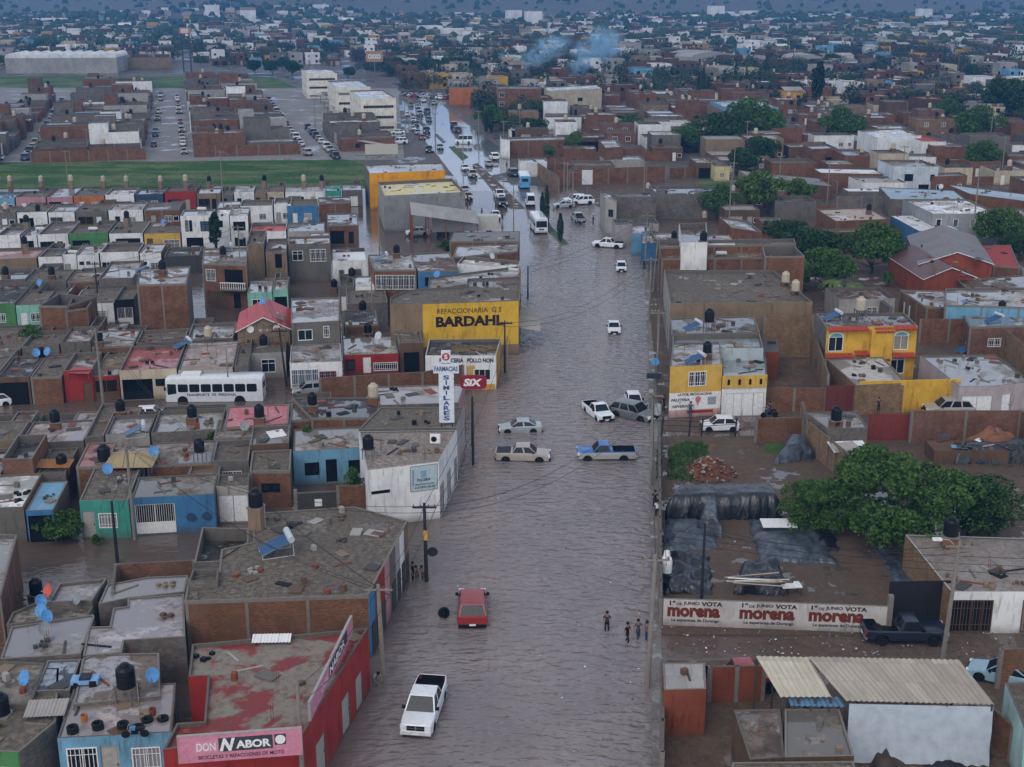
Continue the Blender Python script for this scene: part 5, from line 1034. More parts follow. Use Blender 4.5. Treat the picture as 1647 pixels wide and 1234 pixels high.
tm = plain((.42, .07, .04), .6, nm='tile')
tl = {}
def tiles(x0, x1, z, d=.75, drop=.35, root=YH):
    n = int((x1 - x0) / .26)
    if 't' not in tl: g = MB(); g.tube([(0, 0, 0), (0, -d, -drop)], [.10, .125], tm, 7); tl['t'] = g.mesh('roof_tile')
    for i in range(n):
        inst('roof_tile', tl['t'], root, Matrix.Translation(-cQ) @ F_ @ Matrix.Translation((x0 + .13 + i * .26, 0, z)))
tiles(0, Lb * .47, 6.6); tiles(Lb * .52, Lb * .72, 6.35); tiles(Lb * .73, Lb, 6.6); tiles(0, Lb * .3, 3.45); tiles(Lb * .32, Lb * .48, 3.7, 1.2, .6); tiles(Lb * .53, Lb * .72, 3.1); tiles(Lb * .74, Lb, 3.35)
g = MB(); g.box(Lb * .48, -.6, 0, Lb * .72, -.01, 6.2, plaster((.64, .37, .045)), Matrix.Translation(-cQ) @ F_); g.build('bay', YH)
ph([(1377, 620), (1460, 616), (1420, 574), (1330, 578)], 3.2, 'tanbrick', patch_roof((.50, .48, .44), (.22, .19, .17), .18), 'low front room of the yellow house with a white-painted roof', 'the white-painted front roof', par=.12, z0=0, cols=0)
YW = [G(1380, 665, .1), G(1541, 661, .1)]
F_ = edge_frame(YW[0], YW[1]); Lb = (YW[1] - YW[0]).length
fw_ = empty('front_wall', YW[0], atan2(F_[1][0], F_[0][0]), 'yellow street wall of the big yellow house with a white double gate', 'wall')
g = MB(); h_ = 3.5
for x0, x1, z0, z1 in ((0, Lb * .165, -.1, h_), (Lb * .165, Lb * .435, 3.0, h_), (Lb * .435, Lb, -.1, h_)): g.box(x0, 0, z0, x1, .2, z1, plaster((.64, .37, .045)))
g.build('wall', fw_)
gd = MB(); w0, w1 = Lb * .17, Lb * .43
for i in range(8): gd.box(w0 + (w1 - w0) * i / 8 + .02, .05, 0, w0 + (w1 - w0) * (i + 1) / 8 - .02, .1, 2.6, plain('white', .5))
gd.build('gate_panel', fw_); gd = MB(); gd.box(w0, .08, 0, w1, .12, 3.0, plain('ltgrey', .5)); gd.box(w0 + (w1 - w0) * .42, .03, 0, w0 + (w1 - w0) * .5, .05, 2.5, DARK); gd.build('gate_back', fw_)
for i in range(6):
    x = w0 + (w1 - w0) * (i + .5) / 6; gd = MB(); gd.lathe([(.2, 0), (.001, .001)], plain('dgrey'), 10, M=Matrix.Translation((x, .045, 2.8)) @ Matrix.Rotation(pi / 2, 4, 'X')); gd.build('gate_vent', fw_)
ph([(1543, 622), (1600, 621), (1660, 614), (1600, 570), (1480, 572)], 3.3, 'lilac', roofm((.38, .38, .38), 1.), 'low lilac house with a puddled flat roof and white garage', 'the puddled lilac house', par=.15, z0=0, cols=0, sides={0: 'lilac', 1: 'lilac'}, opens={0: [(.55, 3.2, .1, 2.3, 'g', 'white')], 1: [(.35, 1.1, .1, 2.3, 'd', 'white')]})
wallrun([G(1478, 552, .1), G(1570, 552, .1)], 3.2, 'brick', 'red brick wall behind the puddled lilac house', z0=0)
wallrun([G(1568, 530, .1), G(1662, 615, .1)], 3.2, 'tanbrick', 'tan brick wall running down the right edge', z0=0, cols=3)
ph([(1490, 494), (1532, 494), (1518, 468), (1448, 466)], 3.6, 'brick', roofm('ltgrey', .7), 'brick house with a wet grey roof behind the yellow house', 'the wet grey brick house', par=.1, z0=0, opens={3: [(.2, .8, .4, 2.1, 'd', 'white'), (.4, .8, .4, 2.1, 'd', 'white')]})
ph([(1520, 506), (1570, 506), (1560, 486), (1512, 486)], 3.2, 'brick', 'stone', 'small red brick house with a pipe frame', 'the small red brick house', par=.1, z0=0)
ph([(1560, 526), (1700, 522), (1690, 496), (1545, 498)], 3.5, 'darkbrick', roofm((.34, .38, .40), .8), 'dark brick house with a pale blue wet roof at the right edge', 'the pale blue roofed house', par=.1, z0=0, opens=ops((.3, 1.7, 1., 1.1, 'b', 'white')))
ph([(1520, 490), (1700, 496), (1700, 462), (1521, 464)], 4.6, 'skyblue', 'ltgrey', 'pale blue panelled wall building at the right edge', 'the pale blue panelled building', par=.3, z0=0, cols=4)
g1 = gable([(1487, 448), (1570, 446)], 3.6, 1.5, 16, PR, (.27, .065, .03), sheet((.12, .055, .045), sc=9), 'orange-red hall with a low brown gabled roof, nearer one', 'the nearer orange-red hall')
g2 = gable([(1480, 424), (1596, 424)], 4.4, 1.7, 22, PR + .25, (.28, .065, .03), sheet((.17, .135, .12), sc=9), 'large orange-red hall with a grey-brown gabled roof', 'the larger orange-red hall')
ph([(1560, 424), (1640, 430), (1625, 394), (1555, 396)], 3.4, 'brick', (plain((.32, .04, .03), .7)), 'low building with a bright red roof at the right edge', 'the bright red roofed building', par=.1, z0=0)
ph([(1560, 470), (1700, 482), (1680, 440), (1540, 450)], 3.2, 'brown', 'brown', 'brown-roofed building beside the white sloping wall', 'the brown roof by the white wall', par=.1, z0=0)
wallrun([G(1596, 425, 0), G(1680, 500, 0)], 3.2, 'white', 'white mottled wall sloping down to the right edge', z0=0, cols=0)
# ---- yard side of the muddy street
ph([(1332, 690), (1396, 688), (1378, 661), (1294, 663)], 3.2, 'block', roofm('stone', .3), 'small block house with a black tank on its stone-grey roof', 'the small block house in the yard', par=.08, z0=0, cols=0)
wallrun([G(1286, 690, .1), G(1296, 722, .1), G(1372, 790, .1)], 3.0, 'tanbrick', 'tan brick wall running diagonally behind the trees', z0=0, cols=3)
wallrun([G(1215, 712, .1), G(1290, 710, .1)], 2.6, 'brick', 'short red brick wall at the corner of the dirt yard', z0=0)
wallrun([G(1463, 712, .1), G(1636, 712, .1), G(1700, 760, .1)], 3.4, 'darkbrick', 'dark brick wall with a parked car behind it', z0=0, cols=5)
scr = empty('scrap_roof', G(1360, 722, 2.4), .1, 'crooked corrugated white sheets over a lean-to in the yard', 'scrap sheets'); corr('corrugated_sheet', 3.4, 2.2, sheet('white'), scr, Matrix.Translation((-1.4, -1, 0)), drop=.3); corr('corrugated_sheet', 2.6, 1.6, sheet('ltgrey'), scr, Matrix.Translation((-1.2, -1.4, .15)) @ Matrix.Rotation(.25, 4, 'Z'), drop=.3); g = MB(); [g.box(x, y, -2.3, x + .1, y + .1, 0, CONC) for x in (-1.3, 1.7) for y in (-.9, 1)]; g.build('post', scr)
sc2 = empty('scrap_table', G(1555, 716, 1.5), 0, 'heap of white sheet metal and junk on a low shed roof', 'scrap heap'); rz = random.Random(8)
for i in range(14):
    M = Matrix.Translation((rz.uniform(-3.4, 3.4), rz.uniform(-1.2, 1.2), rz.uniform(0, .4))) @ Matrix.Rotation(rz.uniform(-1, 1), 4, 'Z') @ Matrix.Rotation(rz.uniform(-.3, .3), 4, 'X')
    if i % 3: corr('sheet_scrap', rz.uniform(1, 2.2), rz.uniform(.6, 1.3), sheet(rz.choice(['white', 'ltgrey', 'skyblue', 'dgrey'])), sc2, M, drop=rz.uniform(-.1, .2))
    else: g = MB(); g.box(-.8, -.06, 0, .8, .06, .1, plain(rz.choice(['brown', 'ltgrey', 'white']))); g.build('plank', sc2, M=M)
g = MB(); g.box(-3.5, -1.4, -1.5, 3.5, 1.4, -.05, plaster('brown')); g.build('shed_body', sc2)
def heap(name, p, rx, ry, h, m, label, cat, seed, n=26, rough=.35, parent=None):
    a = MB(); o = Vector(p); vs = {}
    for i in range(n + 1):
        for j in range(n + 1):
            u, v = i / n * 2 - 1, j / n * 2 - 1; r = min(1.2, hypot(u, v)); z = h * max(0, 1 - r ** 1.7) * (1 + min(rough, .6) * noise.noise(Vector((u * 3 + seed, v * 3, seed)))) + h * .10 * rough * noise.noise(Vector((u * 11, v * 11, seed))) * (r < 1)
            vs[i, j] = (u * rx * (1 + .12 * noise.noise(Vector((u, v * 2, seed)))), v * ry, z - .05)
    for i in range(n):
        for j in range(n): a.face([vs[i, j], vs[i + 1, j], vs[i + 1, j + 1], vs[i, j + 1]], m)
    ob = a.build(name, smooth=True); ob.location = o; tag(ob, label, cat); return ob
heap('dirt_mound', G(1595, 730, .1), 3.6, 2.4, 2.6, dirt((.26, .11, .05), (.17, .08, .045), 0), 'orange-brown mound of earth against the dark brick wall', 'mound', 5)
TARP = mat('black_tarp', lambda N: (N.set('Base Color', N.mix(N.rng(N.noise(N.pos(), .9, 5), .4, .65), (.008, .009, .011), (.024, .026, .030))), N.set('Roughness', .3), N.set('Specular IOR Level', .6), N.bump(N.noise(N.map(N.pos(), (1.6, .7, .5)), 1.6, 3, .5, .8), .7, .2)))
TARPB = mat('blue_grey_tarp', lambda N: (N.set('Base Color', N.mix(N.rng(N.noise(N.pos(), .8, 6, .7), .4, .6), (.025, .032, .042), (.075, .095, .115))), N.set('Roughness', .33), N.set('Specular IOR Level', .6), N.bump(N.noise(N.map(N.pos(), (.7, 1.5, 1)), 1.8, 3, .5, .8), .7, .16)))
def drape(name, corners, h, m, label, cat, seed, nu=40, nv=14, fold=.16, sag=.0, flare=.5):
    """a sheet thrown over a stack standing on the given ground outline (front-left, front-right, back-right, back-left)"""
    a, b, c, d = [Vector((p[0], p[1], 0)) for p in corners]; cen = (a + b + c + d) / 4; M_ = MB(); nz_ = noise.noise
    def P(u, v):
        base = a.lerp(b, u).lerp(d.lerp(c, u), v); e = min(u, 1 - u) * (b - a).length; f = min(v, 1 - v) * (d - a).length; k = min(1, min(e, f) / flare)
        z = h * (k ** .55) + fold * nz_(Vector((base.x * .9, base.y * .9, seed))) * (.3 + k) + fold * .3 * nz_(Vector((base.x * 2.7, base.y * 1.2, seed))) - sag * k * abs(nz_(Vector((base.x * .3, base.y * .3, seed + 9))))
        w_ = (1 - k) * .35; return base - cen + Vector((w_ * nz_(Vector((base.x * 2, base.y * 2, 1))), w_ * nz_(Vector((base.x * 2, base.y * 2, 5))), max(.02, z)))
    us = sorted(set([i / nu for i in range(nu + 1)] + [.3 * flare / (b - a).length, 1 - .3 * flare / (b - a).length])); vs = sorted(set([i / nv for i in range(nv + 1)] + [.3 * flare / (d - a).length, 1 - .3 * flare / (d - a).length]))
    g = [[P(u, v) for v in vs] for u in us]
    for i in range(len(us) - 1):
        for j in range(len(vs) - 1): M_.face([g[i][j], g[i + 1][j], g[i + 1][j + 1], g[i][j + 1]], m)
    o = M_.build(name, smooth=True); o.location = cen + Vector((0, 0, .12)); return tag(o, label, cat)
gq = lambda *p: [G(x, y, .1) for x, y in p]
drape('tarpaulin', gq((1068, 838), (1258, 836), (1240, 808), (1090, 810)), 2.1, TARP, 'long black plastic sheet draped over a brick stack at the yard edge', 'tarpaulin', 2, 60, 10)
drape('tarpaulin', gq((1120, 862), (1160, 868), (1153, 825), (1135, 825)), 2.0, TARPB, 'narrow pleated tarpaulin rising against the long black one', 'tarpaulin', 9, 20, 20, .2)
drape('tarpaulin', gq((1066, 888), (1150, 884), (1160, 840), (1068, 838)), .55, TARPB, 'grey-blue tarpaulin over low brick rows at the street side', 'tarpaulin', 3, 40, 20, .35, flare=1)
drape('tarpaulin', gq((1222, 905), (1345, 908), (1312, 842), (1203, 838)), .5, TARPB, 'wide blue-grey tarpaulin over bricks in the middle of the yard', 'tarpaulin', 4, 40, 24, .2, flare=.8)
drape('tarpaulin', gq((1066, 957), (1146, 957), (1140, 893), (1068, 893)), .5, TARP, 'black tarpaulin in torn folds over stacks by the street', 'tarpaulin', 5, 50, 40, .55, flare=.8)
drape('tarpaulin', gq((1180, 958), (1268, 958), (1252, 915), (1192, 915)), 1.1, TARP, 'black plastic covering a stack topped with white poles', 'tarpaulin', 6, 30, 20, .4)
drape('tarpaulin', gq((1446, 948), (1482, 948), (1430, 880), (1404, 880)), .35, TARPB, 'long strip of dark blue tarpaulin beside the tan brick wall', 'tarpaulin', 7, 14, 30, .15)
drape('tarpaulin', gq((1310, 885), (1348, 888), (1345, 862), (1300, 858)), .4, TARP, 'crumpled black plastic lying beside the wide blue-grey tarpaulin', 'tarpaulin', 12, 20, 14, .35)
drape('tarpaulin', gq((1244, 748), (1312, 738), (1306, 718), (1262, 716)), 1.5, TARPB, 'blue-grey tarpaulin over a rounded heap beside the brick wall', 'tarpaulin', 8, 26, 14, .2, flare=1.4)
drape('tarpaulin', gq((1535, 748), (1720, 744), (1720, 726), (1545, 730)), 1.7, TARP, 'dark tarpaulin stretched along a low shed at the right edge', 'tarpaulin', 10, 40, 8, .2)
heap('rubble_pile', G(1140, 762, .1), 2.3, 2.0, 1.5, dirt((.12, .05, .03), (.20, .09, .05), 0), 'pile of broken brick and rubble on the dirt yard', 'rubble pile', 3, rough=.8)
rb = MB(); rz = random.Random(4); c0 = G(1140, 762, .1)
for i in range(260):
    t, r = rz.uniform(0, 6.28), rz.uniform(0, 1) ** .7 * 2.6; s = rz.uniform(.05, .16); z = max(0, 1.4 * (1 - (r / 2.3) ** 1.7)) + .12
    rb.box(-s, -s * .6, 0, s, s * .6, s, plain(rz.choice([(.25, .10, .06), (.16, .07, .05), (.35, .32, .28), (.1, .06, .045)])), Matrix.Translation(c0 + Vector((r * cos(t), r * sin(t), z))) @ Matrix.Rotation(rz.uniform(0, 3), 4, 'Z') @ Matrix.Rotation(rz.uniform(-.8, .8), 4, 'X'))
tag(rb.build('broken_bricks'), 'scattered broken bricks over the rubble pile', 'rubble', kind='stuff')
ps = empty('pole_stack', G(1222, 935, 1.2), 0, 'tangle of white poles and planks on the black-covered stack', 'poles')
for i in range(9): g = MB(); y = rz.uniform(-.9, .9); g.tube([(-2.2 + rz.uniform(-.5, .5), y, rz.uniform(0, .3)), (1.9 + rz.uniform(-.5, .5), y + rz.uniform(-.8, .8), rz.uniform(0, .35))], rz.uniform(.03, .06), plain(rz.choice(['white', 'ltgrey', 'brown', 'beige']))); g.build('pole', ps)
tb = empty('table', G(1271, 956, .1), .1, 'small white-topped table standing on the dirt yard', 'table'); g = MB(); g.box(-.75, -.5, .72, .75, .5, .8, plain('white')); g.build('table_top', tb)
for x in (-.68, .62):
    for y in (-.44, .38): g = MB(); g.box(x, y, 0, x + .06, y + .06, .72, plain('dgrey')); g.build('leg', tb)
wt = empty('board_sheet', G(1252, 842, .95), 0, 'white board lying on the far corner of the wide tarpaulin', 'board'); g = MB(); g.box(-1.4, -.8, 0, 1.4, .8, .06, plain('white')); g.build('board', wt, M=Matrix.Rotation(.06, 4, 'X'))
dr = empty('barrel_stack', G(1071, 935, .1), 0, 'white plastic drum and bucket on the tarpaulin by the street', 'drum'); g = MB(); g.lathe([(.42, .8), (.45, 1.6), (.38, 1.95), (.2, 2.)], plain('white'), 12); g.build('drum', dr, smooth=True); g = MB(); g.lathe([(.3, 1.95), (.2, 2.5)], plain('white'), 10); g.build('bucket', dr)
ty = tyre(1067, 948, .6, lab='white-walled tyre leaning at the end of the painted wall', tilt=(1.2, 0, .2)); 
# ---- painted campaign wall
a, b = G(1066, 1006, .1), G(1424, 1019, .1); c_, d_ = G(1424, 1019, .1), G(1426, 1019, .1)
F_ = edge_frame(a, b); Lb = (b - a).length
mw = empty('painted_wall', a, atan2(F_[1][0], F_[0][0]), 'long white wall lettered VOTA and morena three times in brown', 'wall')
g = MB(); g.box(0, 0, -.3, Lb, .2, 2.05, plaster((.56, .52, .50)), None, CONC2); g.build('wall', mw)
BR = (.16, .035, .02)
for i, x in enumerate((.02, .345, .655)):
    X = x * Lb; W_ = Lb * .275
    if i == 0: W_ *= .96
    letter(mw, '1º', X + .03 * W_, 1.62, W_ * .10, .34, 'black', .03); letter(mw, 'DE', X + .15 * W_, 1.62, W_ * .09, .2, 'black', .02); letter(mw, 'JUNIO', X + W_ * .26, 1.60, W_ * .28, .32, (.03, .025, .025), .03); letter(mw, 'VOTA', X + W_ * .57, 1.60, W_ * .36, .34, (.05, .03, .03), .045)
    letter(mw, 'morena', X - .02, .72, W_ * .9, .75, BR, .05); letter(mw, 'La esperanza de Durango', X + W_ * .07, .30, W_ * .82, .3, (.02, .02, .02), .025)
g = MB(); g.box(Lb, -.1, -.2, Lb + .35, .3, 2.9, CONC2); g.build('end_post', mw)
wallrun([G(1064, 1004, .1), G(1061, 712, .1)], 2.1, 'grey', 'thin grey boundary wall of the brick yard along the pavement', z0=0, cols=3)
# building right of the gate
ph([(1530, 952), (1720, 952), (1720, 868), (1456, 860)], 3.1, 'white', patch_roof((.20, .17, .145), (.24, .20, .17), .2), 'house with a wide muddy brown roof and white barred front', 'the wide brown-roofed house', par=.12, z0=0, cols=0, sides={3: 'tanbrick', 4: 'tanbrick'}, opens=ops((.18, 2.9, .1, 2.5, 'b', 'brown'), (.42, 1.5, .1, 2.5, 'b', 'black'), (.85, 3, .1, 2.5, 'b', 'brown')))
# shed, tin roofs at the bottom right
ph([(1068, 1110), (1136, 1108), (1134, 1066), (1066, 1066)], 3.3, plaster('rust'), sheet('ltgrey'), 'small rusty shed with a pale sheet roof at the street corner', 'the rusty corner shed', par=.02, z0=0, cols=0)
ld = empty('ladder', G(1120, 1172, .1), 0, 'pale metal ladder leaning against the rusty corner shed', 'ladder'); T0 = Matrix.Rotation(-.16, 4, 'X')
for x in (-.24, .2): g = MB(); g.box(x, 0, 0, x + .05, .05, 3.5, plain('beige')); g.build('rail', ld, M=T0)
rg = MB(); rg.box(-.2, .01, 0, .2, .04, .04, plain('beige')); rgm = rg.mesh('rung')
for i in range(9): inst('rung', rgm, ld, T0 @ Matrix.Translation((0, 0, .3 + i * .37)))
wallrun([G(1140, 1130, .1), G(1226, 1128, .1)], 2.6, 'rust', 'rusty patched sheet-metal fence beside the red truck', z0=0, cols=1.6)
wallrun([G(1066, 1262, .1), G(1068, 1112, .1)], 2.2, 'tan', 'low tan wall along the pavement at the bottom', z0=0, cols=4)
ph([(1206, 1222), (1262, 1218), (1255, 1140), (1180, 1142)], 3.0, 'brown', roofm((.17, .13, .105), .3), 'low brown roof with a white paint stain', 'the paint-stained brown roof', par=.05, z0=0)
ph([(1262, 1218), (1374, 1216), (1350, 1140), (1262, 1140)], 3.1, 'brown', roofm('stone', 1.3), 'low roof covered by a large grey puddle', 'the large puddled roof', par=.12, z0=0)
ph([(1160, 1290), (1400, 1290), (1372, 1224), (1178, 1226)], 3.2, 'brown', stone_roof(), 'mottled muddy roof at the bottom right edge', 'the mottled muddy roof', par=.08, z0=0)
def tinroof(pl, hz_, m, label, pitch=.32, amp=.07):
    a, b, c, d = [G(x, y, z) for (x, y), z in zip(pl, hz_)]; root = empty('tin_roof', a, 0, label, 'roof'); Lg = (b - a).length; n = int(Lg / pitch * 2); g = MB()
    for i in range(n):
        t0, t1 = i / n, (i + 1) / n; z0, z1 = amp * (i % 2), amp * ((i + 1) % 2); up = Vector((0, 0, 1))
        p, q, r, s = a.lerp(b, t0) + up * z0, a.lerp(b, t1) + up * z1, d.lerp(c, t1) + up * z1, d.lerp(c, t0) + up * z0
        g.face([p - a, q - a, r - a, s - a], m, [(t0 * Lg, 0), (t1 * Lg, 0), (t1 * Lg, 7), (t0 * Lg, 7)])
        g.face([q - a - up * .02, p - a - up * .02, s - a - up * .02, r - a - up * .02], m)
    g.build('corrugated_sheet', root)
    for t in (.02, .35, .68, .98):
        for u, v in ((a, b), (d, c)):
            p = u.lerp(v, t) - a; q = MB(); q.box(p.x - .06, p.y - .06, p.z - 4.2, p.x + .06, p.y + .06, p.z - .03, plain('dgrey')); q.build('post', root)
    return root
tinroof([(1362, 1128), (1600, 1134), (1543, 1062), (1300, 1057)], (4.0, 4.0, 4.5, 4.5), sheet((.42, .37, .30), sc=.9), 'long beige corrugated roof over the tarpaulin-walled shed')
tinroof([(1256, 1122), (1338, 1122), (1302, 1058), (1216, 1056)], (3.9, 3.9, 4.3, 4.3), sheet((.55, .50, .38), sc=.95), 'shorter corrugated roof of mixed cream and lilac sheets')
tinroof([(1272, 1136), (1362, 1138), (1350, 1122), (1266, 1120)], (3.4, 3.4, 3.7, 3.7), sheet((.10, .20, .30), sc=.9), 'narrow dark blue corrugated eave below the cream roof')
ca, cb = G(1366, 1132, 3.9), G(1598, 1137, 3.9); CV = MB(); n = 60; Lg = (cb - ca).length; h_ = 3.7
cvm = mat('white_tarp', lambda N: (N.set('Base Color', N.mix(N.rng(N.noise(N.pos(), 1.3, 5), .4, .7), (.42, .47, .52), (.33, .37, .42))), N.set('Roughness', .5), N.bump(N.noise(N.pos(), 1.5, 4), .5, .08)))
grid = [[Vector(((cb - ca).x * i / n, (cb - ca).y * i / n + .10 * sin((i * 1.3 - j * 1.1)) * (j / 10) * (1 if i > 34 else .15) - .3 * (j / 10), -h_ * j / 10)) for j in range(11)] for i in range(n + 1)]
for i in range(n):
    for j in range(10): CV.face([grid[i][j + 1], grid[i + 1][j + 1], grid[i + 1][j], grid[i][j]], cvm)
cv = CV.build('canvas_wall', smooth=True); cv.location = ca; tag(cv, 'large pale blue tarpaulin wall hanging below the beige tin roof', 'tarpaulin')
wallrun([G(1586, 1190, .1), G(1660, 1262, .1)], 2.4, 'brick', 'red brick wall at the bottom right corner', z0=0, cols=3)
ph([(1650, 1180), (1760, 1180), (1730, 1096), (1617, 1098)], 3.4, 'mint', 'stone', 'mint and white plastered house at the right edge', 'the mint house', par=.25, z0=0, cols=0, sides={3: (.40, .58, .54)})
wallrun([G(1604, 1108, .1), G(1700, 1104, .1)], 2.9, 'brick', 'brick wall behind the small blue car at the right edge', z0=0, cols=5)
jk = random.Random(3)
for i, (x, y) in enumerate(((1400, 1215), (1430, 1222), (1460, 1210), (1540, 1205), (1570, 1215), (1520, 1228), (1420, 1230))):
    o = heap('junk_heap', G(x, y, .1), jk.uniform(.8, 1.6), jk.uniform(.6, 1.2), jk.uniform(.5, 1.1), plain(jk.choice([(.03, .025, .02), (.06, .045, .035), (.02, .02, .022)])), 'dark heap of junk on the ground before the tarpaulin wall', 'junk heap', i, 14, .35)
for i, (x, y, c) in enumerate(((1492, 1222, 'white'), (1452, 1204, 'ltgrey'), (1478, 1206, 'white'))):
    o = empty('crate', G(x, y, .1), jk.random(), 'pale box among the junk before the tarpaulin wall', 'box'); g = MB(); g.box(-.45, -.35, 0, .45, .35, .7, plain(c)); g.build('box_body', o); g = MB(); g.box(-.5, -.4, .7, .5, .4, .76, plain(c)); g.build('box_lid', o)
# ================================================================ right, beyond the warehouse: houses given by front roof edge, back edge, height
def rh(x0, y0, x1, y1, yb, h, wc, rc, desc, **k):
    e1, e2 = axes(k.pop('ps', PR)); z = h + k.get('par', .3); a, b = G(x0, y0, z), G(x1, y1, z); mid = (x0 + x1) / 2; bk = G(mid, yb, z); dd = e2 * max(2, (bk - (a + b) / 2).dot(e2))
    return house([a, b, b + dd, a + dd], h, wc, rc, desc, 'the ' + desc, z0=0, cols=k.pop('cols', 0), lite=k.pop('lite', True), **k)
rh(974, 318, 1056, 316, 309, 5.4, 'block', 'grey', 'dark grey block building beside the avenue', opens=ops((.1, .9, 3, 1, 'w', 'black')), ps=psi(600))
rh(1056, 312, 1172, 312, 299, 4.6, 'block', 'dgrey', 'long dark block wall building with a sloping end', )
rh(974, 320, 992, 322, 308, 6.2, 'ltgrey', 'ltgrey', 'narrow grey corner house by the avenue', opens=ops((.5, 1., 3.4, 1.3, 'w', 'black')))
rh(990, 362, 1060, 360, 352, 3.2, 'ltgrey', 'dgrey', 'low street stalls with cluttered dark roofs')
rh(1016, 376, 1046, 374, 360, 3.4, 'skyblue', 'lilac', 'pale blue stall at the flooded corner', ps=psi(1030))
rh(1032, 392, 1056, 390, 372, 3.2, 'blue', 'lilac', 'deep blue shop at the flooded corner', ps=psi(1030))
rh(1056, 386, 1094, 384, 372, 3.4, 'brick', 'lilac', 'small brick house with a black tank by the corner')
for (a_, h_, s_) in (((872, 300), (1056, 330), 'near'), ((862, 276), (905, 300), 'far')):
    pass
wallrun([G(856, 278, .08), G(898, 310, .08)], 3.4, 'tanbrick', 'tan brick wall along the avenue behind the blue bus', z0=0, cols=6)
wallrun([G(884, 300, .08), G(1070, 292, .08)], 3.6, 'brick', 'long brick yard wall right of the blue bus', z0=0, cols=5)
wallrun([G(856, 276, .08), G(1000, 272, .08)], 3.2, 'darkbrick', 'dark brick yard wall beyond the long one', z0=0, cols=5)
rh(818, 226, 912, 224, 220, 4.2, 'brick', 'ltgrey', 'long red brick house with a pale coping beyond the avenue', lite=False, cols=6)
rh(806, 224, 820, 226, 218, 4.6, 'white', 'dgrey', 'white gabled front beside the long brick house')
rh(898, 222, 1000, 220, 216, 3.6, 'brown', 'tan', 'open-fronted brown shed with a tan roof', opens=ops((.5, 9, .1, 2.6, 'x', None)))
rh(974, 238, 1002, 236, 224, 5.6, 'brick', 'ltgrey', 'brick house with a flat grey roof and dark openings', opens=ops((.3, 1.2, .8, 1.2, 'w', 'black'), (.7, 1.2, .8, 1.2, 'x', None)), lite=False)
rh(836, 262, 880, 260, 254, 3.2, 'white', 'ltgrey', 'low white workshop beside the avenue')
rh(970, 258, 1036, 256, 250, 3.0, 'ltgrey', 'ltgrey', 'pale shed with green plants along it')
rh(800, 142, 870, 142, 138, 9.6, 'brick', 'grey', 'tall brick block with a grey stair front', opens=ops((.1, 1.6, 1, 1.6, 'w', 'white'), (.1, 1.6, 4, 1.6, 'w', 'white'), (.1, 1.6, 7, 1.6, 'w', 'white')), lite=False, cols=8)
rh(722, 142, 776, 142, 138, 6.0, 'orange', 'stone', 'small orange and white shop at the avenue bend')
rh(880, 146, 968, 142, 138, 7.2, 'cream', 'white', 'long cream building below the smoke', opens=ops((.2, 2, 3.4, 1.2, 'w', 'black'), (.6, 2, 3.4, 1.2, 'w', 'black')))
rh(1000, 196, 1080, 196, 190, 4.0, 'white', 'stone', 'white walled house with parked cars beyond the big round tree')
rh(1172, 176, 1252, 172, 160, 6.0, 'skyblue', 'ltgrey', 'large slate blue house with a stair turret', opens=ops((.45, 2., 2.6, 1.6, 'w', 'black'), (.7, 2, 2.6, 1.6, 'w', 'white')), lite=False)
rh(1166, 180, 1180, 180, 166, 5, 'tan', 'stone', 'tan annex of the slate blue house')
rh(1412, 222, 1482, 218, 208, 6.2, 'white', 'white', 'big white cubic house with a vaulted roof')
rh(1484, 228, 1522, 228, 218, 5.8, 'white', plain((.36, .05, .04), .7), 'white house with a red tiled roof', opens=ops((.3, 1.3, 3, 1.4, 'w', 'black')))
rh(1504, 236, 1560, 236, 226, 5.2, 'brick', 'brown', 'red brick house right of the red-tiled one', lite=False)
rh(1438, 268, 1510, 268, 257, 5.8, (.50, .56, .60), 'tan', 'pale blue two-storey house with a brown roof', opens=ops((.35, 1.8, 3, 1.5, 'w', 'black'), (.7, 2.2, .1, 2.2, 'x', None), (.88, .9, 3, 1.4, 'w', 'black')), lite=False)
rh(1500, 284, 1556, 282, 278, 3.8, 'brick', 'ltgrey', 'small brick house with a white dish beside it', opens=ops((.2, 1., 1.2, 1.1, 'w', 'white'), (.8, 1., 1.6, .7, 'w', 'white')), lite=False)
rh(1306, 240, 1346, 238, 232, 4.6, 'brick', 'tan', 'brick house with an arched black opening', opens=ops((.7, 1.8, .5, 2.2, 'x', None)), lite=False)
rh(1360, 250, 1408, 250, 240, 4.2, 'brick', 'brown', 'brick house with a rooftop brick box')
rh(1320, 278, 1420, 280, 272, 3.6, 'brick', sheet('white', sc=9), 'brick house with bright white sheet roofs', par=.05)
rh(1364, 308, 1432, 308, 303, 3.4, 'block', sheet('white', sc=9), 'shed with a bright white sheet roof and black tank', par=.05)
rh(1212, 290, 1260, 298, 277, 3.6, 'tan', sheet((.25, .21, .16), sc=9), 'tan barn with a broad hipped sheet roof', par=.05)
rh(1252, 292, 1340, 300, 283, 3.0, 'brown', sheet((.15, .13, .11), sc=9), 'low brown shed with sagging sheet roofs', par=.05)
rh(1150, 268, 1174, 268, 255, 3.2, (.55, .48, .25), 'stone', 'small cream yellow house by the flat-topped tree', opens=ops((.5, 1.2, .9, 1.2, 'w', 'white')))
rh(1120, 262, 1150, 262, 253, 3.4, 'brown', 'ltgrey', 'dark open shed beside the cream yellow house', opens=ops((.5, 3, .1, 2.4, 'x', None)))
wallrun([G(1076, 288, .1), G(1152, 284, .1)], 2.6, 'brick', 'brick yard wall below the cream yellow house', z0=0, cols=4)
wallrun([G(1180, 326, .1), G(1345, 312, .1)], 2.8, 'brick', 'long brick wall below the tan barn', z0=0, cols=4)
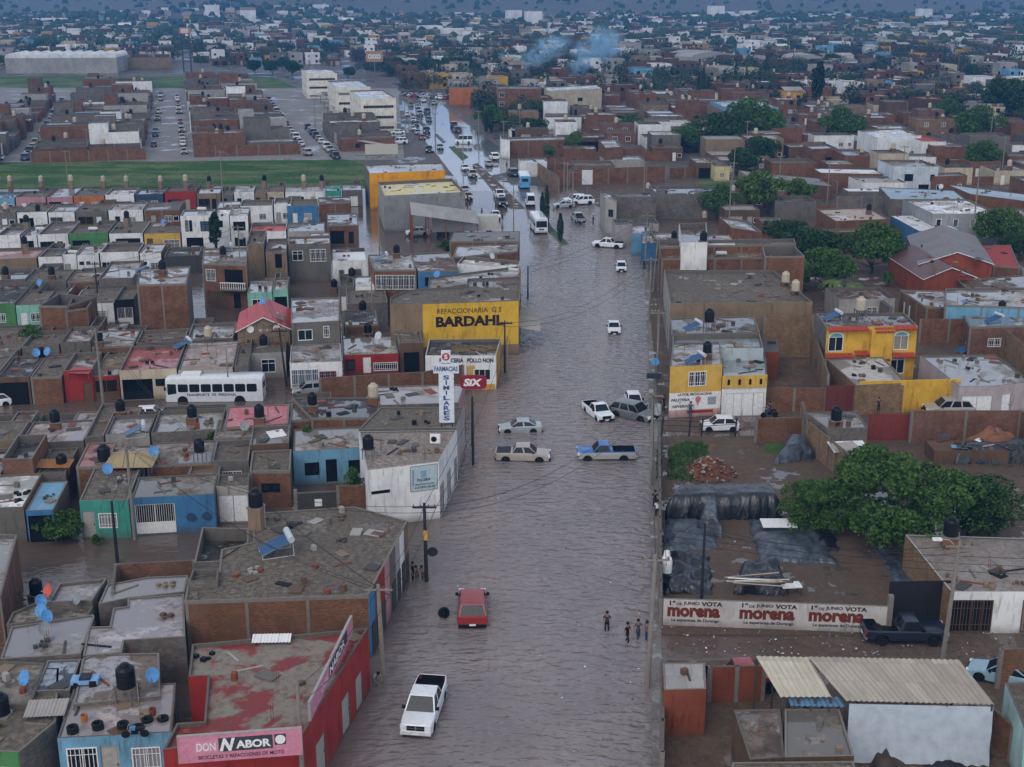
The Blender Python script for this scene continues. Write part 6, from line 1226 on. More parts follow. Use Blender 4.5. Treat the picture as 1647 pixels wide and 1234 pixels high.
wallrun([G(1280, 268, .1), G(1345, 312, .1)], 2.8, 'tanbrick', 'diagonal tan wall beside the tan barn', z0=0, cols=4)
rh(1344, 356, 1432, 352, 334, 3.8, 'brick', patch_roof((.42, .36, .28), (.45, .30, .24), .2), 'brick house with a cream roof and arched porch', opens=ops((.65, 2.8, .2, 2., 'x', None)))
rh(1280, 374, 1450, 372, 368, 3.6, 'brown', 'tan', 'long brown house hidden behind trees')
rh(1478, 372, 1545, 370, 346, 3.4, (.06, .16, .32), sheet('white', sc=1.), 'blue-walled shed with a white and red sheet roof', par=.05)
rh(1432, 320, 1560, 326, 304, 5.0, 'block', sheet((.30, .40, .46), sc=9), 'big warehouse with a pale blue metal roof', par=.1, ps=psi(1100))
rh(1500, 344, 1610, 344, 320, 5.2, (.30, .31, .31), roofm('white', .2), 'white-roofed grey house with arched windows', opens=ops((.1, .9, 3.2, 1.4, 'v', 'white'), (.35, .9, 3.2, 1.4, 'v', 'white'), (.6, .9, 3.2, 1.4, 'v', 'white'), (.85, 1.6, 3.2, 1.4, 'v', 'white')), lite=False)
rh(1560, 312, 1700, 330, 305, 4.4, 'brick', sheet((.32, .42, .48), sc=9), 'brick shed with a pale blue roof at the right edge', par=.05)
wallrun([G(1345, 352, .1), G(1500, 352, .1)], 4.4, 'block', 'tall grey block wall with ribs behind the cream-roofed house', z0=0, cols=2.2)
rh(1224, 356, 1278, 358, 350, 3.2, 'brick', 'ltgrey', 'small brick house with a pale roof among trees')
rh(1176, 366, 1226, 374, 352, 3.6, 'brick', roofm(RW, .5), 'pale-roofed house beside the utility pole', )
rh(1430, 494, 1436, 494, 480, 3., 'grey', 'stone', 'tiny grey shed by the palm tree') 
rh(1350, 482, 1440, 480, 462, 3.2, 'ltgrey', 'brown', 'grey house hidden behind palms', opens=ops((.5, 3, .6, 1.8, 'b', 'white')))
# filler houses: mid-right quarter, drawn in rows with gaps, where nothing above stands
rnd = random.Random(77)
def clear_of(p, r):
    for poly, h, s, root, par in HOUSES:
        cx_ = sum(q[0] for q in poly) / len(poly); cy_ = sum(q[1] for q in poly) / len(poly); rr_ = max(hypot(q[0] - cx_, q[1] - cy_) for q in poly)
        if hypot(p.x - cx_, p.y - cy_) < r + rr_ * .8: return False
    return True
FILL = [(880, 170), (1000, 150), (1700, 150), (1700, 420), (1290, 420), (1060, 350), (1050, 300), (905, 290), (830, 240), (808, 215)]
k = 0
for j in range(60):
    for i in range(60):
        P = eR1 * (i * 11.5 - 20 + rnd.uniform(-1, 1)) + eR2 * (215 + j * 10.5 + rnd.uniform(-1, 1)); q = PX((P.x, P.y, .1))
        if not inside(q, FILL) or rnd.random() < .22 or q[0] > 1690 or k > 250: continue
        wd, dp = rnd.uniform(6, 11), rnd.uniform(6, 9.5); cpt = P + eR1 * wd / 2 + eR2 * dp / 2
        if not clear_of(cpt, max(wd, dp) * .5): continue
        k += 1; h = rnd.choice([2.8, 3, 3.1, 3.3, 3.2, 5.4]) ; wc = rnd.choice(['brick', 'brick', 'brick', 'brick', 'darkbrick', 'tanbrick', 'block', 'brown', 'grey', 'white', 'cream', 'tan']); rc = rnd.choice(['stone', 'brown', 'grey', 'tan', 'ltgrey', 'dgrey', 'lilac', sheet('ltgrey'), 'white'])
        nm = {'brick': 'red brick', 'darkbrick': 'dark brick', 'tanbrick': 'tan brick', 'block': 'grey block'}.get(wc, wc); rn = {'stone': 'weathered', 'ltgrey': 'pale grey', 'dgrey': 'dark grey', 'lilac': 'wet pale'}.get(rc, rc) if isinstance(rc, str) else 'sheet-metal'
        s = '%s house with a %s %s roof in the right-hand quarter' % (nm, 'high' if h > 4 else 'low', rn)
        a = P; fo = {0: auto_face(wd, h, rnd)} if rnd.random() < .5 else {}
        house([a, a + eR1 * wd, a + eR1 * wd + eR2 * dp, a + eR2 * dp], h, wc, rc, s, 'the ' + s, opens=fo, par=rnd.choice([.15, .3, .6]), cols=0, lite=True, z0=-.3, group='brick houses of the right-hand quarter', name='brick_house' if 'brick' in wc else 'house')
        if rnd.random() < .5:
            qq = cpt + Vector((rnd.uniform(-2, 2), rnd.uniform(-2, 2), 0)); place(TANK[(rnd.choice(['black', 'beige', 'black', 'beige']), 'brick')], (qq.x, qq.y, h), rnd.random(), 'water tank on the ' + s.replace(' in the right-hand quarter', ''), 'rooftop water tanks')
        if rnd.random() < .5: # yard wall beside
            b0 = a + eR1 * wd + eR1 * .1; wallrun([b0, b0 + eR1 * (11.2 - wd + 3)], rnd.uniform(1.8, 2.8), rnd.choice(['brick', 'brick', 'tanbrick', 'block']), 'brick yard wall in the right-hand quarter', cols=0, z0=-.2, group='yard walls of the right-hand quarter')
# beyond: apartments, long warehouse, sign tower, halls
ap = [(493, 118, 540, 116, 9.5, 12), (540, 140, 594, 138, 9.5, 14), (580, 158, 637, 157, 9.8, 14)]
for (x0, y0, x1, y1, h, dp) in ap:
    e1, e2 = axes(PD + .02); a, b = G(x0, y0, h + .4), G(x1, y1, h + .4); W_ = (b - a).dot(e1); b = a + e1 * W_
    n = 3; op0 = [(.5, W_ * .86, .9 + i * 3.1, .9, 'w', 'cream') for i in range(3)]; op3 = [((k_ + .5) / 4, 1.1, .9 + i * 3.1, 1.2, 'w', 'cream') for i in range(3) for k_ in range(4)]
    house([a, b, b + e2 * dp * 2.2, a + e2 * dp * 2.2], h, (.74, .70, .60), 'white', 'cream three-storey apartment block with ribbon windows beside the avenue', 'the cream apartment block', opens={0: op0, 3: op3, 1: op3}, cols=0, lite=True, z0=-.3, name='apartment_block', cat='apartments', group='apartment blocks')
# stair slabs
def longhall(x0, y0, x1, y1, h, dp, wc, rc, label, vault=1.2, n=10):
    a, b = G(x0, y0, 0), G(x1, y1, 0); L_ = (b - a).length; r = empty('long_hall', a, atan2(b.y - a.y, b.x - a.x), label, 'warehouse'); g = MB(); g.box(0, 0, -.3, L_, dp, h, flatm(wc)); g.build('wall', r); g = MB()
    for i in range(n):
        x0_, x1_ = L_ * i / n, L_ * (i + 1) / n
        for k_ in range(6):
            t0, t1 = pi * k_ / 6, pi * (k_ + 1) / 6; f = lambda t: (x0_ + (x1_ - x0_) * (1 - cos(t)) / 2, h + .02 + vault * sin(t))
            (xa, za), (xb, zb) = f(t0), f(t1); g.face([(xa, 0, za), (xb, 0, zb), (xb, dp, zb), (xa, dp, za)], flatm(rc)); g.face([(xa, 0, h), (xb, 0, h), (xb, 0, zb), (xa, 0, za)], flatm(rc))
    g.build('vaulted_roof', r); return r
longhall(10, 119, 189, 118, 7.5, 30, 'ltgrey', 'white', 'very long grey warehouse with a pale vaulted roof at the left', 2.2, 10)
longhall(1112, 108, 1180, 106, 5, 26, 'ltgrey', 'ltgrey', 'white vaulted market hall on the right skyline', 2.6, 1)
longhall(1270, 110, 1326, 110, 4.5, 24, 'grey', 'ltgrey', 'second white vaulted hall right of the market hall', 2.4, 1)
wallrun([G(200, 112, .1), G(278, 111, .1)], 6, 'tan', 'tall tan retaining wall right of the long grey warehouse', z0=0, cols=0)
st_ = empty('sign_tower', G(302, 116, .1), 0, 'tall steel sign tower with a small orange shield sign on top', 'sign tower')
for x in (-1.9, 1.9): g = MB(); g.box(x - .3, -.4, 0, x + .3, .4, 19, plain((.05, .05, .07))); g.build('tower_leg', st_)
g = MB(); [g.box(-1.9, -.2, z, 1.9, .2, z + .4, plain((.05, .05, .07))) for z in (5, 9, 13, 17)]; g.build('cross_beam', st_)
g = MB(); g.box(-2.8, -.4, 18.5, 2.8, .4, 21.5, plain((.45, .20, .12))); g.build('sign_board', st_); g = MB(); g.box(-1.8, -.5, 19, 1.8, -.4, 21, plain((.6, .55, .5))); g.build('sign_face', st_)
bb = empty('billboard', G(603, 124, 0), 0, 'small brown OXXO sign standing behind the apartment blocks', 'billboard')
g = MB(); g.box(-4, 0, 7, 4, .4, 12, plain((.35, .22, .14))); g.build('board', bb); g = MB(); g.box(-.3, .1, 0, .3, .3, 7, plain('grey')); g.build('pole', bb); inst('lettering', text_mesh('OXXO', 6, 2.2, plain('white'), .04), bb, Matrix.Translation((-3, -.03, 8.4)))
b2 = empty('billboard', G(614, 256, 0), -PA, 'wide low pale billboard facing the field corner', 'billboard')
g = MB(); g.box(-4.2, 0, 1.2, 4.2, .2, 3.8, plain((.5, .47, .40))); g.build('board', b2)
for x in (-3.8, 3.8): g = MB(); g.box(x - .1, .2, 0, x + .1, .4, 3.8, plain('grey')); g.build('post', b2)
# carport roofs in slanting rows
for i in range(12):
    x, y = 560 - i * 6.5, 245 - i * 8.5; p = G(x + 30, y, .1); r = empty('carport_row', p, -.9, 'long slanting pale carport roof beside the apartment blocks', 'carport', 'carports'); g = MB(); g.box(-8, -.9, 2.7, 8, .9, 2.85, plain('ltgrey')); g.build('roof', r)
    for xx in (-7, 0, 7): g = MB(); g.box(xx - .1, -.1, 0, xx + .1, .1, 2.7, plain('grey')); g.build('post', r)
# ================================================================ vehicles
RUB = plain((.009, .009, .01), .85, nm='rubber'); RIM = plain((.45, .46, .48), .3, .6, nm='alloy'); LAMP = plain((.75, .78, .8), .15, nm='lamp_glass'); TAIL = plain((.45, .02, .02), .2, nm='tail_glass'); CHR = plain((.55, .56, .58), .2, .8, nm='chrome'); TRIM = plain((.008, .008, .009), .5, nm='trim')
WH = {}
def wheel(root, x, y, r, s):
    k = (round(r, 2), s)
    if k not in WH:
        a = MB(); M = Matrix.Rotation(-s * pi / 2, 4, 'X'); wd = .22
        a.lathe([(r * .6, 0), (r * .9, 0), (r, .04), (r, wd - .04), (r * .9, wd), (r * .6, wd)], RUB, 16, (0, 0, -wd), M); b = MB(); b.lathe([(r * .62, -.02), (r * .58, -.01), (r * .5, -.05), (r * .2, -.03), (.001, -.02)], RIM, 10, M=M)
        for i in range(5): t = i * 2 * pi / 5; b.box(r * .15, -r * .07, -.04, r * .56, r * .07, -.012, RIM, M @ Matrix.Rotation(t, 4, 'Z'))
        WH[k] = (a.mesh('tyre'), b.mesh('rim'))
    w_ = inst('wheel', WH[k][0], root, Matrix.Translation((x, y, r))); inst('rim', WH[k][1], w_); return w_
def vehicle(nm, cat, L, W, deck, cab, wr, wx, zb=.30, bed=None, lower=None, detail=True, glassm=None, bumper=None, cover=None, front=None):
    """x runs from the nose (0) to the tail (L); deck = (x, z) of bonnet/belt/boot; cab = (xb0, xt0, xt1, xb1, zroof)"""
    root = empty(nm, (0, 0, -500), 0, '', cat); PM = paint('white'); gl = glassm or GLASS; X0 = -L / 2
    def dz(x):
        for (xa, za), (xb, zb_) in zip(deck, deck[1:]):
            if xa <= x <= xb: return za + (zb_ - za) * (x - xa) / max(1e-6, xb - xa)
        return deck[-1][1]
    hw = W / 2
    def hwx(x): t = abs(x / L * 2 - 1); return hw * (1 - .10 * max(0, (t - .72) / .28) ** 2)
    xs = set([0, .04, .12, L - .12, L - .04, L] + [p[0] for p in deck] + [L * i / 22 for i in range(23)])
    for w_ in wx: xs |= {w_ + wr * 1.22 * cos(pi * i / 10) for i in range(11)}
    if bed: xs |= {bed[0], bed[0] + .03, bed[1], bed[1] - .03}
    xs = sorted(x for x in xs if 0 <= x <= L); B = MB(); rings = []
    for x in xs:
        b_ = zb + (.12 if x < .05 or x > L - .05 else 0)
        for w_ in wx:
            d = abs(x - w_)
            if d < wr * 1.22: b_ = max(b_, wr + sqrt(max(0, (wr * 1.22) ** 2 - d * d)) * .98 - .02)
        z = dz(x); w_ = hwx(x); b_ = min(b_, z - .2); ib = bed and bed[0] + .02 < x < bed[1] - .02; zf = z - .48 if ib else z
        r = [(-w_ * .9, b_), (-w_, b_ + .06), (-w_, (b_ + z) / 2 + .05), (-w_ * .985, z - .07), (-w_ * .95, z - .012), (-w_ * .90, z + .0), (-w_ * .88, zf + (.0 if ib else .012)), (w_ * .88, zf + (.0 if ib else .012)), (w_ * .90, z), (w_ * .95, z - .012), (w_ * .985, z - .07), (w_, (b_ + z) / 2 + .05), (w_, b_ + .06), (w_ * .9, b_)]
        rings.append([(X0 + x, p[0], p[1]) for p in r])
    LM = paint(lower) if lower else PM
    for i in range(len(rings) - 1):
        x = (xs[i] + xs[i + 1]) / 2
        for k in range(13):
            m = PM
            if lower and k in (1, 2, 11, 10) and xs[i] > L * .02: m = LM
            if bed and bed[0] < x < bed[1] and k in (5, 6, 7): m = TRIM
            B.face([rings[i][k + 1], rings[i][k], rings[i + 1][k], rings[i + 1][k + 1]], m)
        B.face([rings[i][0], rings[i][13], rings[i + 1][13], rings[i + 1][0]], TRIM)
    B.face(rings[0], PM); B.face(rings[-1][::-1], PM)
    # cabin shell with windows let into it
    xb0, xt0, xt1, xb1, zr = cab; rw = hw * .76; bw = hw * .94; z0, z1 = dz(xb0), dz(xb1)
    A = [Vector((X0 + xb0, -bw, z0 - .02)), Vector((X0 + xb0, bw, z0 - .02)), Vector((X0 + xt0, rw, zr)), Vector((X0 + xt0, -rw, zr))]
    C = [Vector((X0 + xb1, -bw, z1 - .02)), Vector((X0 + xb1, bw, z1 - .02)), Vector((X0 + xt1, rw, zr - .02)), Vector((X0 + xt1, -rw, zr - .02))]
    body = [B]
    def glazed(q, nm_, mg=.07, sp=1):
        a, b, c, d = q; Lb_ = (b - a).length
        for s in range(sp):
            u0, u1 = s / sp, (s + 1) / sp; o = [a.lerp(b, u0), a.lerp(b, u1), d.lerp(c, u1), d.lerp(c, u0)]; ce = sum(o, Vector()) / 4
            i_ = [p + (ce - p).normalized() * min(mg * 1.3, (ce - p).length * .4) for p in o]
            for k in range(4): B.face([o[k], o[(k + 1) % 4], i_[(k + 1) % 4], i_[k]], PM)
            g = MB(); g.face(i_, gl); g.build(nm_, root)
    glazed([A[1], A[0], A[3], A[2]], 'windshield', .07); glazed([C[0], C[1], C[2], C[3]], 'rear_window', .08)
    ns = 3 if xb1 - xb0 > 3.3 else 2 if xb1 - xb0 > 1.9 else 1
    glazed([A[0], C[0], C[3], A[3]], 'side_window', .06, ns); glazed([C[1], A[1], A[2], C[2]], 'side_window', .06, ns)
    n = 6; rows_ = []
    for i in range(n + 1):
        t = i / n; x = X0 + xt0 + (xt1 - xt0) * t; zz = zr - .02 * t; rows_.append([Vector((x, rw * s, zz + .05 * (1 - s * s) * (1 - (2 * t - 1) ** 4))) for s in (-1, -.6, 0, .6, 1)])
    for i in range(n):
        for k in range(4): B.face([rows_[i][k], rows_[i + 1][k], rows_[i + 1][k + 1], rows_[i][k + 1]], PM)
    o = B.build('body', root, smooth=False, weld=True)
    sm_ = o.data; sm_.shade_smooth(); 
    try: sm_.set_sharp_from_angle(angle=radians(32))
    except Exception: pass
    for w_ in wx:
        for s in (-1, 1): wheel(root, X0 + w_, s * (hw - .04), wr, s)
    zf = dz(.3)
    for s in (-1, 1):
        g = MB(); g.box(X0 - .015, min(s * hw * .57, s * hw * .93), zf - .30, X0 + .34, max(s * hw * .57, s * hw * .93), zf - .035, LAMP); g.build('headlight', root)
        g = MB(); zz = dz(L); g.box(X0 + L - .1, min(s * hw * .72, s * hw * .91), zz - .38, X0 + L + .02, max(s * hw * .72, s * hw * .91), zz - .08, TAIL); g.build('tail_light', root)
        g = MB(); g.box(X0 + xb0 + .25, min(s * bw, s * (bw + .2)), z0 + .04, X0 + xb0 + .4, max(s * bw, s * (bw + .2)), z0 + .22, TRIM); g.build('mirror', root)
    g = MB(); g.box(X0 - .02, -hw * .54, zf - .36, X0 + .1, hw * .54, zf - .07, TRIM)
    if bumper: g.box(X0 - .03, -hw * .5, zf - .205, X0 + .1, hw * .5, zf - .185, CHR); g.box(X0 - .03, -.03, zf - .30, X0 + .1, .03, zf - .1, CHR)
    g.build('grille', root)
    g = MB(); g.box(X0 - .07, -hw * .93, zb + .08, X0 + .14, hw * .93, zb + .27, bumper or TRIM); g.build('front_bumper', root)
    g = MB(); g.box(X0 + L - .1, -hw * .93, zb + .08, X0 + L + .07, hw * .93, zb + .25, bumper or TRIM); g.build('rear_bumper', root)
    g = MB(); g.box(X0 - .085, -.2, zb + .12, X0 - .07, .2, zb + .25, plain('white')); g.box(X0 + L + .07, -.2, zb + .2, X0 + L + .085, .2, zb + .33, plain('white')); g.build('number_plate', root)
    if cover: g = MB(); g.box(X0 + bed[0] + .03, -hw * .9, dz(bed[0]) - .01, X0 + bed[1] - .03, hw * .9, dz(bed[0]) + .04, cover); g.build('bed_cover', root)
    return root
V = {}
V['sedan'] = vehicle('sedan', 'car', 4.4, 1.72, [(0, .62), (.1, .72), (1.25, .93), (3.55, .98), (4.3, .95), (4.4, .85)], (1.15, 1.85, 3.05, 3.85, 1.42), .31, (.85, 3.45), .2)
V['hatch'] = vehicle('hatchback', 'car', 3.8, 1.66, [(0, .65), (.1, .76), (.95, .95), (3.5, 1.0), (3.8, .9)], (.85, 1.55, 3.1, 3.72, 1.50), .30, (.72, 3.15), .2)
V['suv'] = vehicle('suv', 'car', 4.6, 1.86, [(0, .75), (.1, .88), (1.2, 1.06), (4.4, 1.12), (4.6, 1.0)], (1.1, 1.8, 4.0, 4.5, 1.70), .36, (.9, 3.65), .28)
V['crew'] = vehicle('pickup_truck', 'pickup truck', 5.5, 1.9, [(0, .92), (.1, 1.05), (1.4, 1.18), (5.5, 1.16)], (1.3, 2.0, 3.2, 3.6, 1.80), .40, (1.0, 4.4), .38, bed=(3.72, 5.42))
V['ram'] = vehicle('pickup_truck', 'pickup truck', 5.8, 2.02, [(0, .98), (.1, 1.1), (1.5, 1.22), (5.8, 1.28)], (1.35, 2.15, 3.45, 3.85, 1.92), .42, (1.0, 4.65), .4, bed=(3.95, 5.72), bumper=plain((.6, .62, .64), .3))
V['single'] = vehicle('pickup_truck', 'pickup truck', 5.2, 1.78, [(0, .85), (.1, .98), (1.3, 1.10), (5.2, 1.1)], (1.2, 1.85, 2.7, 2.95, 1.68), .36, (.9, 4.05), .34, bed=(3.08, 5.12))
V['old'] = vehicle('pickup_truck', 'pickup truck', 5.6, 1.98, [(0, 1.0), (.06, 1.12), (1.5, 1.16), (5.6, 1.18)], (1.45, 2.05, 3.0, 3.2, 1.82), .40, (.95, 4.5), .42, bed=(3.4, 5.5), bumper=CHR)
V['oldtwo'] = vehicle('pickup_truck', 'pickup truck', 5.6, 1.98, [(0, 1.0), (.06, 1.12), (1.5, 1.16), (5.6, 1.18)], (1.45, 2.05, 2.95, 3.2, 1.82), .38, (.95, 4.4), .42, bed=(3.4, 5.5), bumper=CHR, lower='ltgrey')
V['trac'] = vehicle('pickup_truck', 'pickup truck', 5.2, 1.83, [(0, .9), (.1, 1.02), (1.35, 1.14), (5.2, 1.14)], (1.25, 1.95, 3.25, 3.62, 1.74), .37, (1.0, 4.2), .36, bed=(3.75, 5.1), cover=TRIM)
V['van'] = vehicle('panel_van', 'van', 5.9, 2.0, [(0, .95), (.1, 1.1), (.9, 1.35), (5.9, 1.35)], (.7, 1.5, 5.75, 5.88, 2.6), .36, (.95, 4.6), .35)
def bus(nm, L, W, H, nwin, up, low=None, stripe=None, ac=True):
    root = empty(nm, (0, 0, -500), 0, '', 'bus'); um = paint(up); lm = paint(low) if low else um; X0 = -L / 2; hw = W / 2; zb = .35; zw0, zw1 = 1.45, 2.35; B = MB()
    wx = (L * .17, L * .76); wr = .48; xs = sorted({0, L, *[L * i / 30 for i in range(31)], *[w_ + wr * 1.2 * cos(pi * i / 10) for w_ in wx for i in range(11)]}); rings = []
    for x in xs:
        b_ = zb
        for w_ in wx:
            if abs(x - w_) < wr * 1.2: b_ = max(b_, wr + sqrt((wr * 1.2) ** 2 - (x - w_) ** 2) - .03)
        e = .12 * max(0, 1 - min(x, L - x) / .25); f = e * 1.2
        rings.append([(X0 + x, y * (1 - e * .5), z) for y, z in ((-hw, b_), (-hw, 1.1), (-hw, 1.38), (-hw, zw1 + .2), (-hw + .08, H - .12 - f), (-hw + .3, H - f), (hw - .3, H - f), (hw - .08, H - .12 - f), (hw, zw1 + .2), (hw, 1.38), (hw, 1.1), (hw, b_))])
    for i in range(len(rings) - 1):
        for k in range(11): B.face([rings[i][k + 1], rings[i][k], rings[i + 1][k], rings[i + 1][k + 1]], lm if k in (0, 10) or (stripe and k in (1, 9)) else um)
        B.face([rings[i][0], rings[i][11], rings[i + 1][11], rings[i + 1][0]], TRIM)
    B.face(rings[0], um); B.face(rings[-1][::-1], lm if low else um); o = B.build('body', root, weld=True); o.data.shade_smooth()
    try: o.data.set_sharp_from_angle(angle=radians(35))
    except Exception: pass
    a0 = L * .12; st_ = (L * .95 - a0) / nwin
    for s in (-1, 1):
        for i in range(nwin):
            g = MB(); xa, xb = X0 + a0 + st_ * i + .07, X0 + a0 + st_ * (i + 1) - .07; y = s * (hw + .006); c = .1
            pts = [(xa + c, y, zw0), (xb - c, y, zw0), (xb, y, zw0 + c), (xb, y, zw1 - c), (xb - c, y, zw1), (xa + c, y, zw1), (xa, y, zw1 - c), (xa, y, zw0 + c)]
            g.face(pts if s < 0 else pts[::-1], GLASS); g.build('side_window', root)
        for w_ in wx: wheel(root, X0 + w_, s * (hw - .04), wr, s)
        g = MB(); g.box(X0 - .02, min(s * hw * .55, s * hw * .88), .75, X0 + .1, max(s * hw * .55, s * hw * .88), 1.0, LAMP); g.build('headlight', root)
        g = MB(); g.box(X0 + L - .05, min(s * hw * .75, s * hw * .9), .9, X0 + L + .03, max(s * hw * .75, s * hw * .9), 1.25, TAIL); g.build('tail_light', root)
        g = MB(); g.box(X0 - .1, min(s * hw, s * (hw + .3)), 1.7, X0 + .02, max(s * hw, s * (hw + .3)), 2.1, TRIM); g.build('mirror', root)
        g = MB(); y = s * (hw + .007); q = [(X0 + .2, y, 1.15), (X0 + a0 - .1, y, 1.3), (X0 + a0 - .1, y, zw1), (X0 + .2, y, zw1 + .05)]; g.face(q if s < 0 else q[::-1], GLASS); g.build('cab_window', root)
    g = MB(); q = [(X0 - .015, -hw * .84, 1.3), (X0 - .015, hw * .84, 1.3), (X0 - .0, hw * .82, zw1 + .1), (X0 - .0, -hw * .82, zw1 + .1)]; g.face(q[::-1], GLASS); g.build('windshield', root)
    g = MB(); q = [(X0 + L + .01, -hw * .6, 1.6), (X0 + L + .01, hw * .6, 1.6), (X0 + L + .01, hw * .6, 2.3), (X0 + L + .01, -hw * .6, 2.3)]; g.face(q, GLASS); g.build('rear_window', root)
    g = MB(); g.box(X0 - .1, -hw * .95, .4, X0 + .1, hw * .95, .7, TRIM if low else plain((.5, .48, .45))); g.build('front_bumper', root); g = MB(); g.box(X0 - .02, -hw * .4, .8, X0 + .05, hw * .4, 1.05, TRIM); g.build('grille', root)
    if ac: g = MB(); g.box(X0 + L * .16, -.7, H, X0 + L * .16 + 2., .7, H + .32, plain('white')); g.build('roof_unit', root)
    return root
# heading: 0 = nose towards the left of the picture (-x); positive turns anticlockwise
def put(k, px, py, rz, c=None, label='', group=None, z=None, sc=None, slots=(0,)):
    p = G(px, py, .0) if z is None else G(px, py, max(z, 0)); p.z = -.28 if z is None else z
    o = place(V[k], p, rz, label, group, scale=sc)
    if c is not None:
        b = [ch for ch in o.children if ch.name.startswith('body')][0]
        paintover(b, 0, paint(c, .3, .3 if c in ('silver',) or isinstance(c, tuple) and max(c) - min(c) < .06 and .1 < c[0] < .5 else 0.))
    return o
PAL['silver'] = (.38, .40, .41); PAL['champagne'] = (.36, .32, .27); PAL['charcoal'] = (.06, .062, .065); PAL['carwhite'] = (.72, .74, .76); PAL['carred'] = (.26, .022, .018); PAL['carblue'] = (.02, .13, .40); PAL['midnight'] = (.012, .016, .03)
H2 = pi / 2
put('ram', 683, 1147, H2 + psi(1030) * -1 - .03, 'carwhite', 'white pickup truck with chrome bumper wading towards the viewer in the foreground', z=-.22)
put('suv', 760, 985, -H2 + .03, 'carred', 'red hatch-backed car seen from behind beside a standing tyre', sc=(1.08, 1.15, 1.1))
put('trac', 841, 738, pi - .06, 'champagne', 'champagne crew-cab pickup with a covered bed standing in the floodwater')
put('oldtwo', 975, 736, .02, 'carblue', 'old blue and white two-tone pickup standing in the floodwater')
put('sedan', 837, 692, .06, 'silver', 'silver sedan standing door-deep in the middle of the crossing')
put('single', 961, 667, H2 + .32, 'carwhite', 'white single-cab pickup with a black grille and loaded bed')
put('suv', 1018, 670, pi - .62, (.16, .165, .16), 'grey-green crossover with roof rails in front of a white car')
put('hatch', 1019, 650, H2 + .05, 'carwhite', 'white small car half hidden behind the grey-green crossover')
put('sedan', 987, 531, H2 - .03, 'carwhite', 'white car driving alone down the middle of the flooded street')
put('hatch', 999, 434, H2 - .05, 'carwhite', 'small white hatchback making a wake near the far corner', z=-.2)
put('crew', 979, 398, -.35 + pi * 0 + .0, 'carwhite', 'white crew-cab pickup crossing the flooded junction', z=-.15)
put('hatch', 1157, 692, .0, 'carwhite', 'white hatchback parked before the ice-cream shop', z=-.02)
put('old', 1452, 1030, pi - .02, 'midnight', 'midnight blue classic pickup with polished wheels on the muddy street', z=.03)
put('suv', 1524, 668, -.03, 'ltgrey', 'pale estate car parked behind the dark brick wall', z=.05)
put('sedan', 1612, 1096, -.5, (.25, .38, .46), 'light blue sedan parked by the brick wall at the right edge', z=.05)
put('crew', 1190, 1106, pi + .05, 'carred', 'red pickup truck behind the rusty sheet fence', z=.1)
put('hatch', 497, 632, .25, (.35, .35, .34), 'silver car parked at the white barred carport', z=-.2)
put('hatch', 243, 672, pi + .1, 'carwhite', 'white car half hidden behind a rooftop by the bus street', z=-.28)
V['coach'] = bus('bus', 10.4, 2.5, 3.05, 7, (.66, .68, .70)); o = put('coach', 349, 641, .03, None, 'white staff bus lettered TRANSPORTE DE PERSONAL in the flooded street', z=-.32)
inst('lettering', text_mesh('TRANSPORTE  DE  PERSONAL', 5.4, .3, plain((.06, .07, .09)), .03), o, Matrix.Translation((-3.0, -1.262, 1.0)))
V['minibus'] = bus('bus', 8.2, 2.35, 3.0, 6, (.68, .70, .72), None, ac=False); put('minibus', 866, 370, H2 + .12, None, 'white minibus coming towards the viewer at the flooded median', z=-.1)
V['bluebus'] = bus('bus', 8.0, 2.35, 3.0, 6, (.68, .70, .72), (.08, .32, .58), True, ac=False); put('bluebus', 843, 300, -H2 + .05, None, 'blue and white bus seen from behind on the avenue', z=.06)
put('van', 853, 330, -H2 + .05, 'carwhite', 'white high-roofed van just behind the white minibus', z=.02, sc=(.85, .95, .9))
put('van', 746, 231, pi * 0 + .0, 'carwhite', 'long white panel van turning across the avenue', z=.06)
CARC = ['carwhite', 'carwhite', 'carwhite', 'silver', 'silver', 'charcoal', 'charcoal', 'champagne', 'carred', (.05, .08, .16), 'beige']
CN = {'carwhite': 'white', 'carred': 'red', (.05, .08, .16): 'dark blue', 'charcoal': 'black'}
KN = dict(sedan='sedan', hatch='hatchback', suv='estate car', crew='pickup', single='pickup', van='van')
av_h = H2 - PA
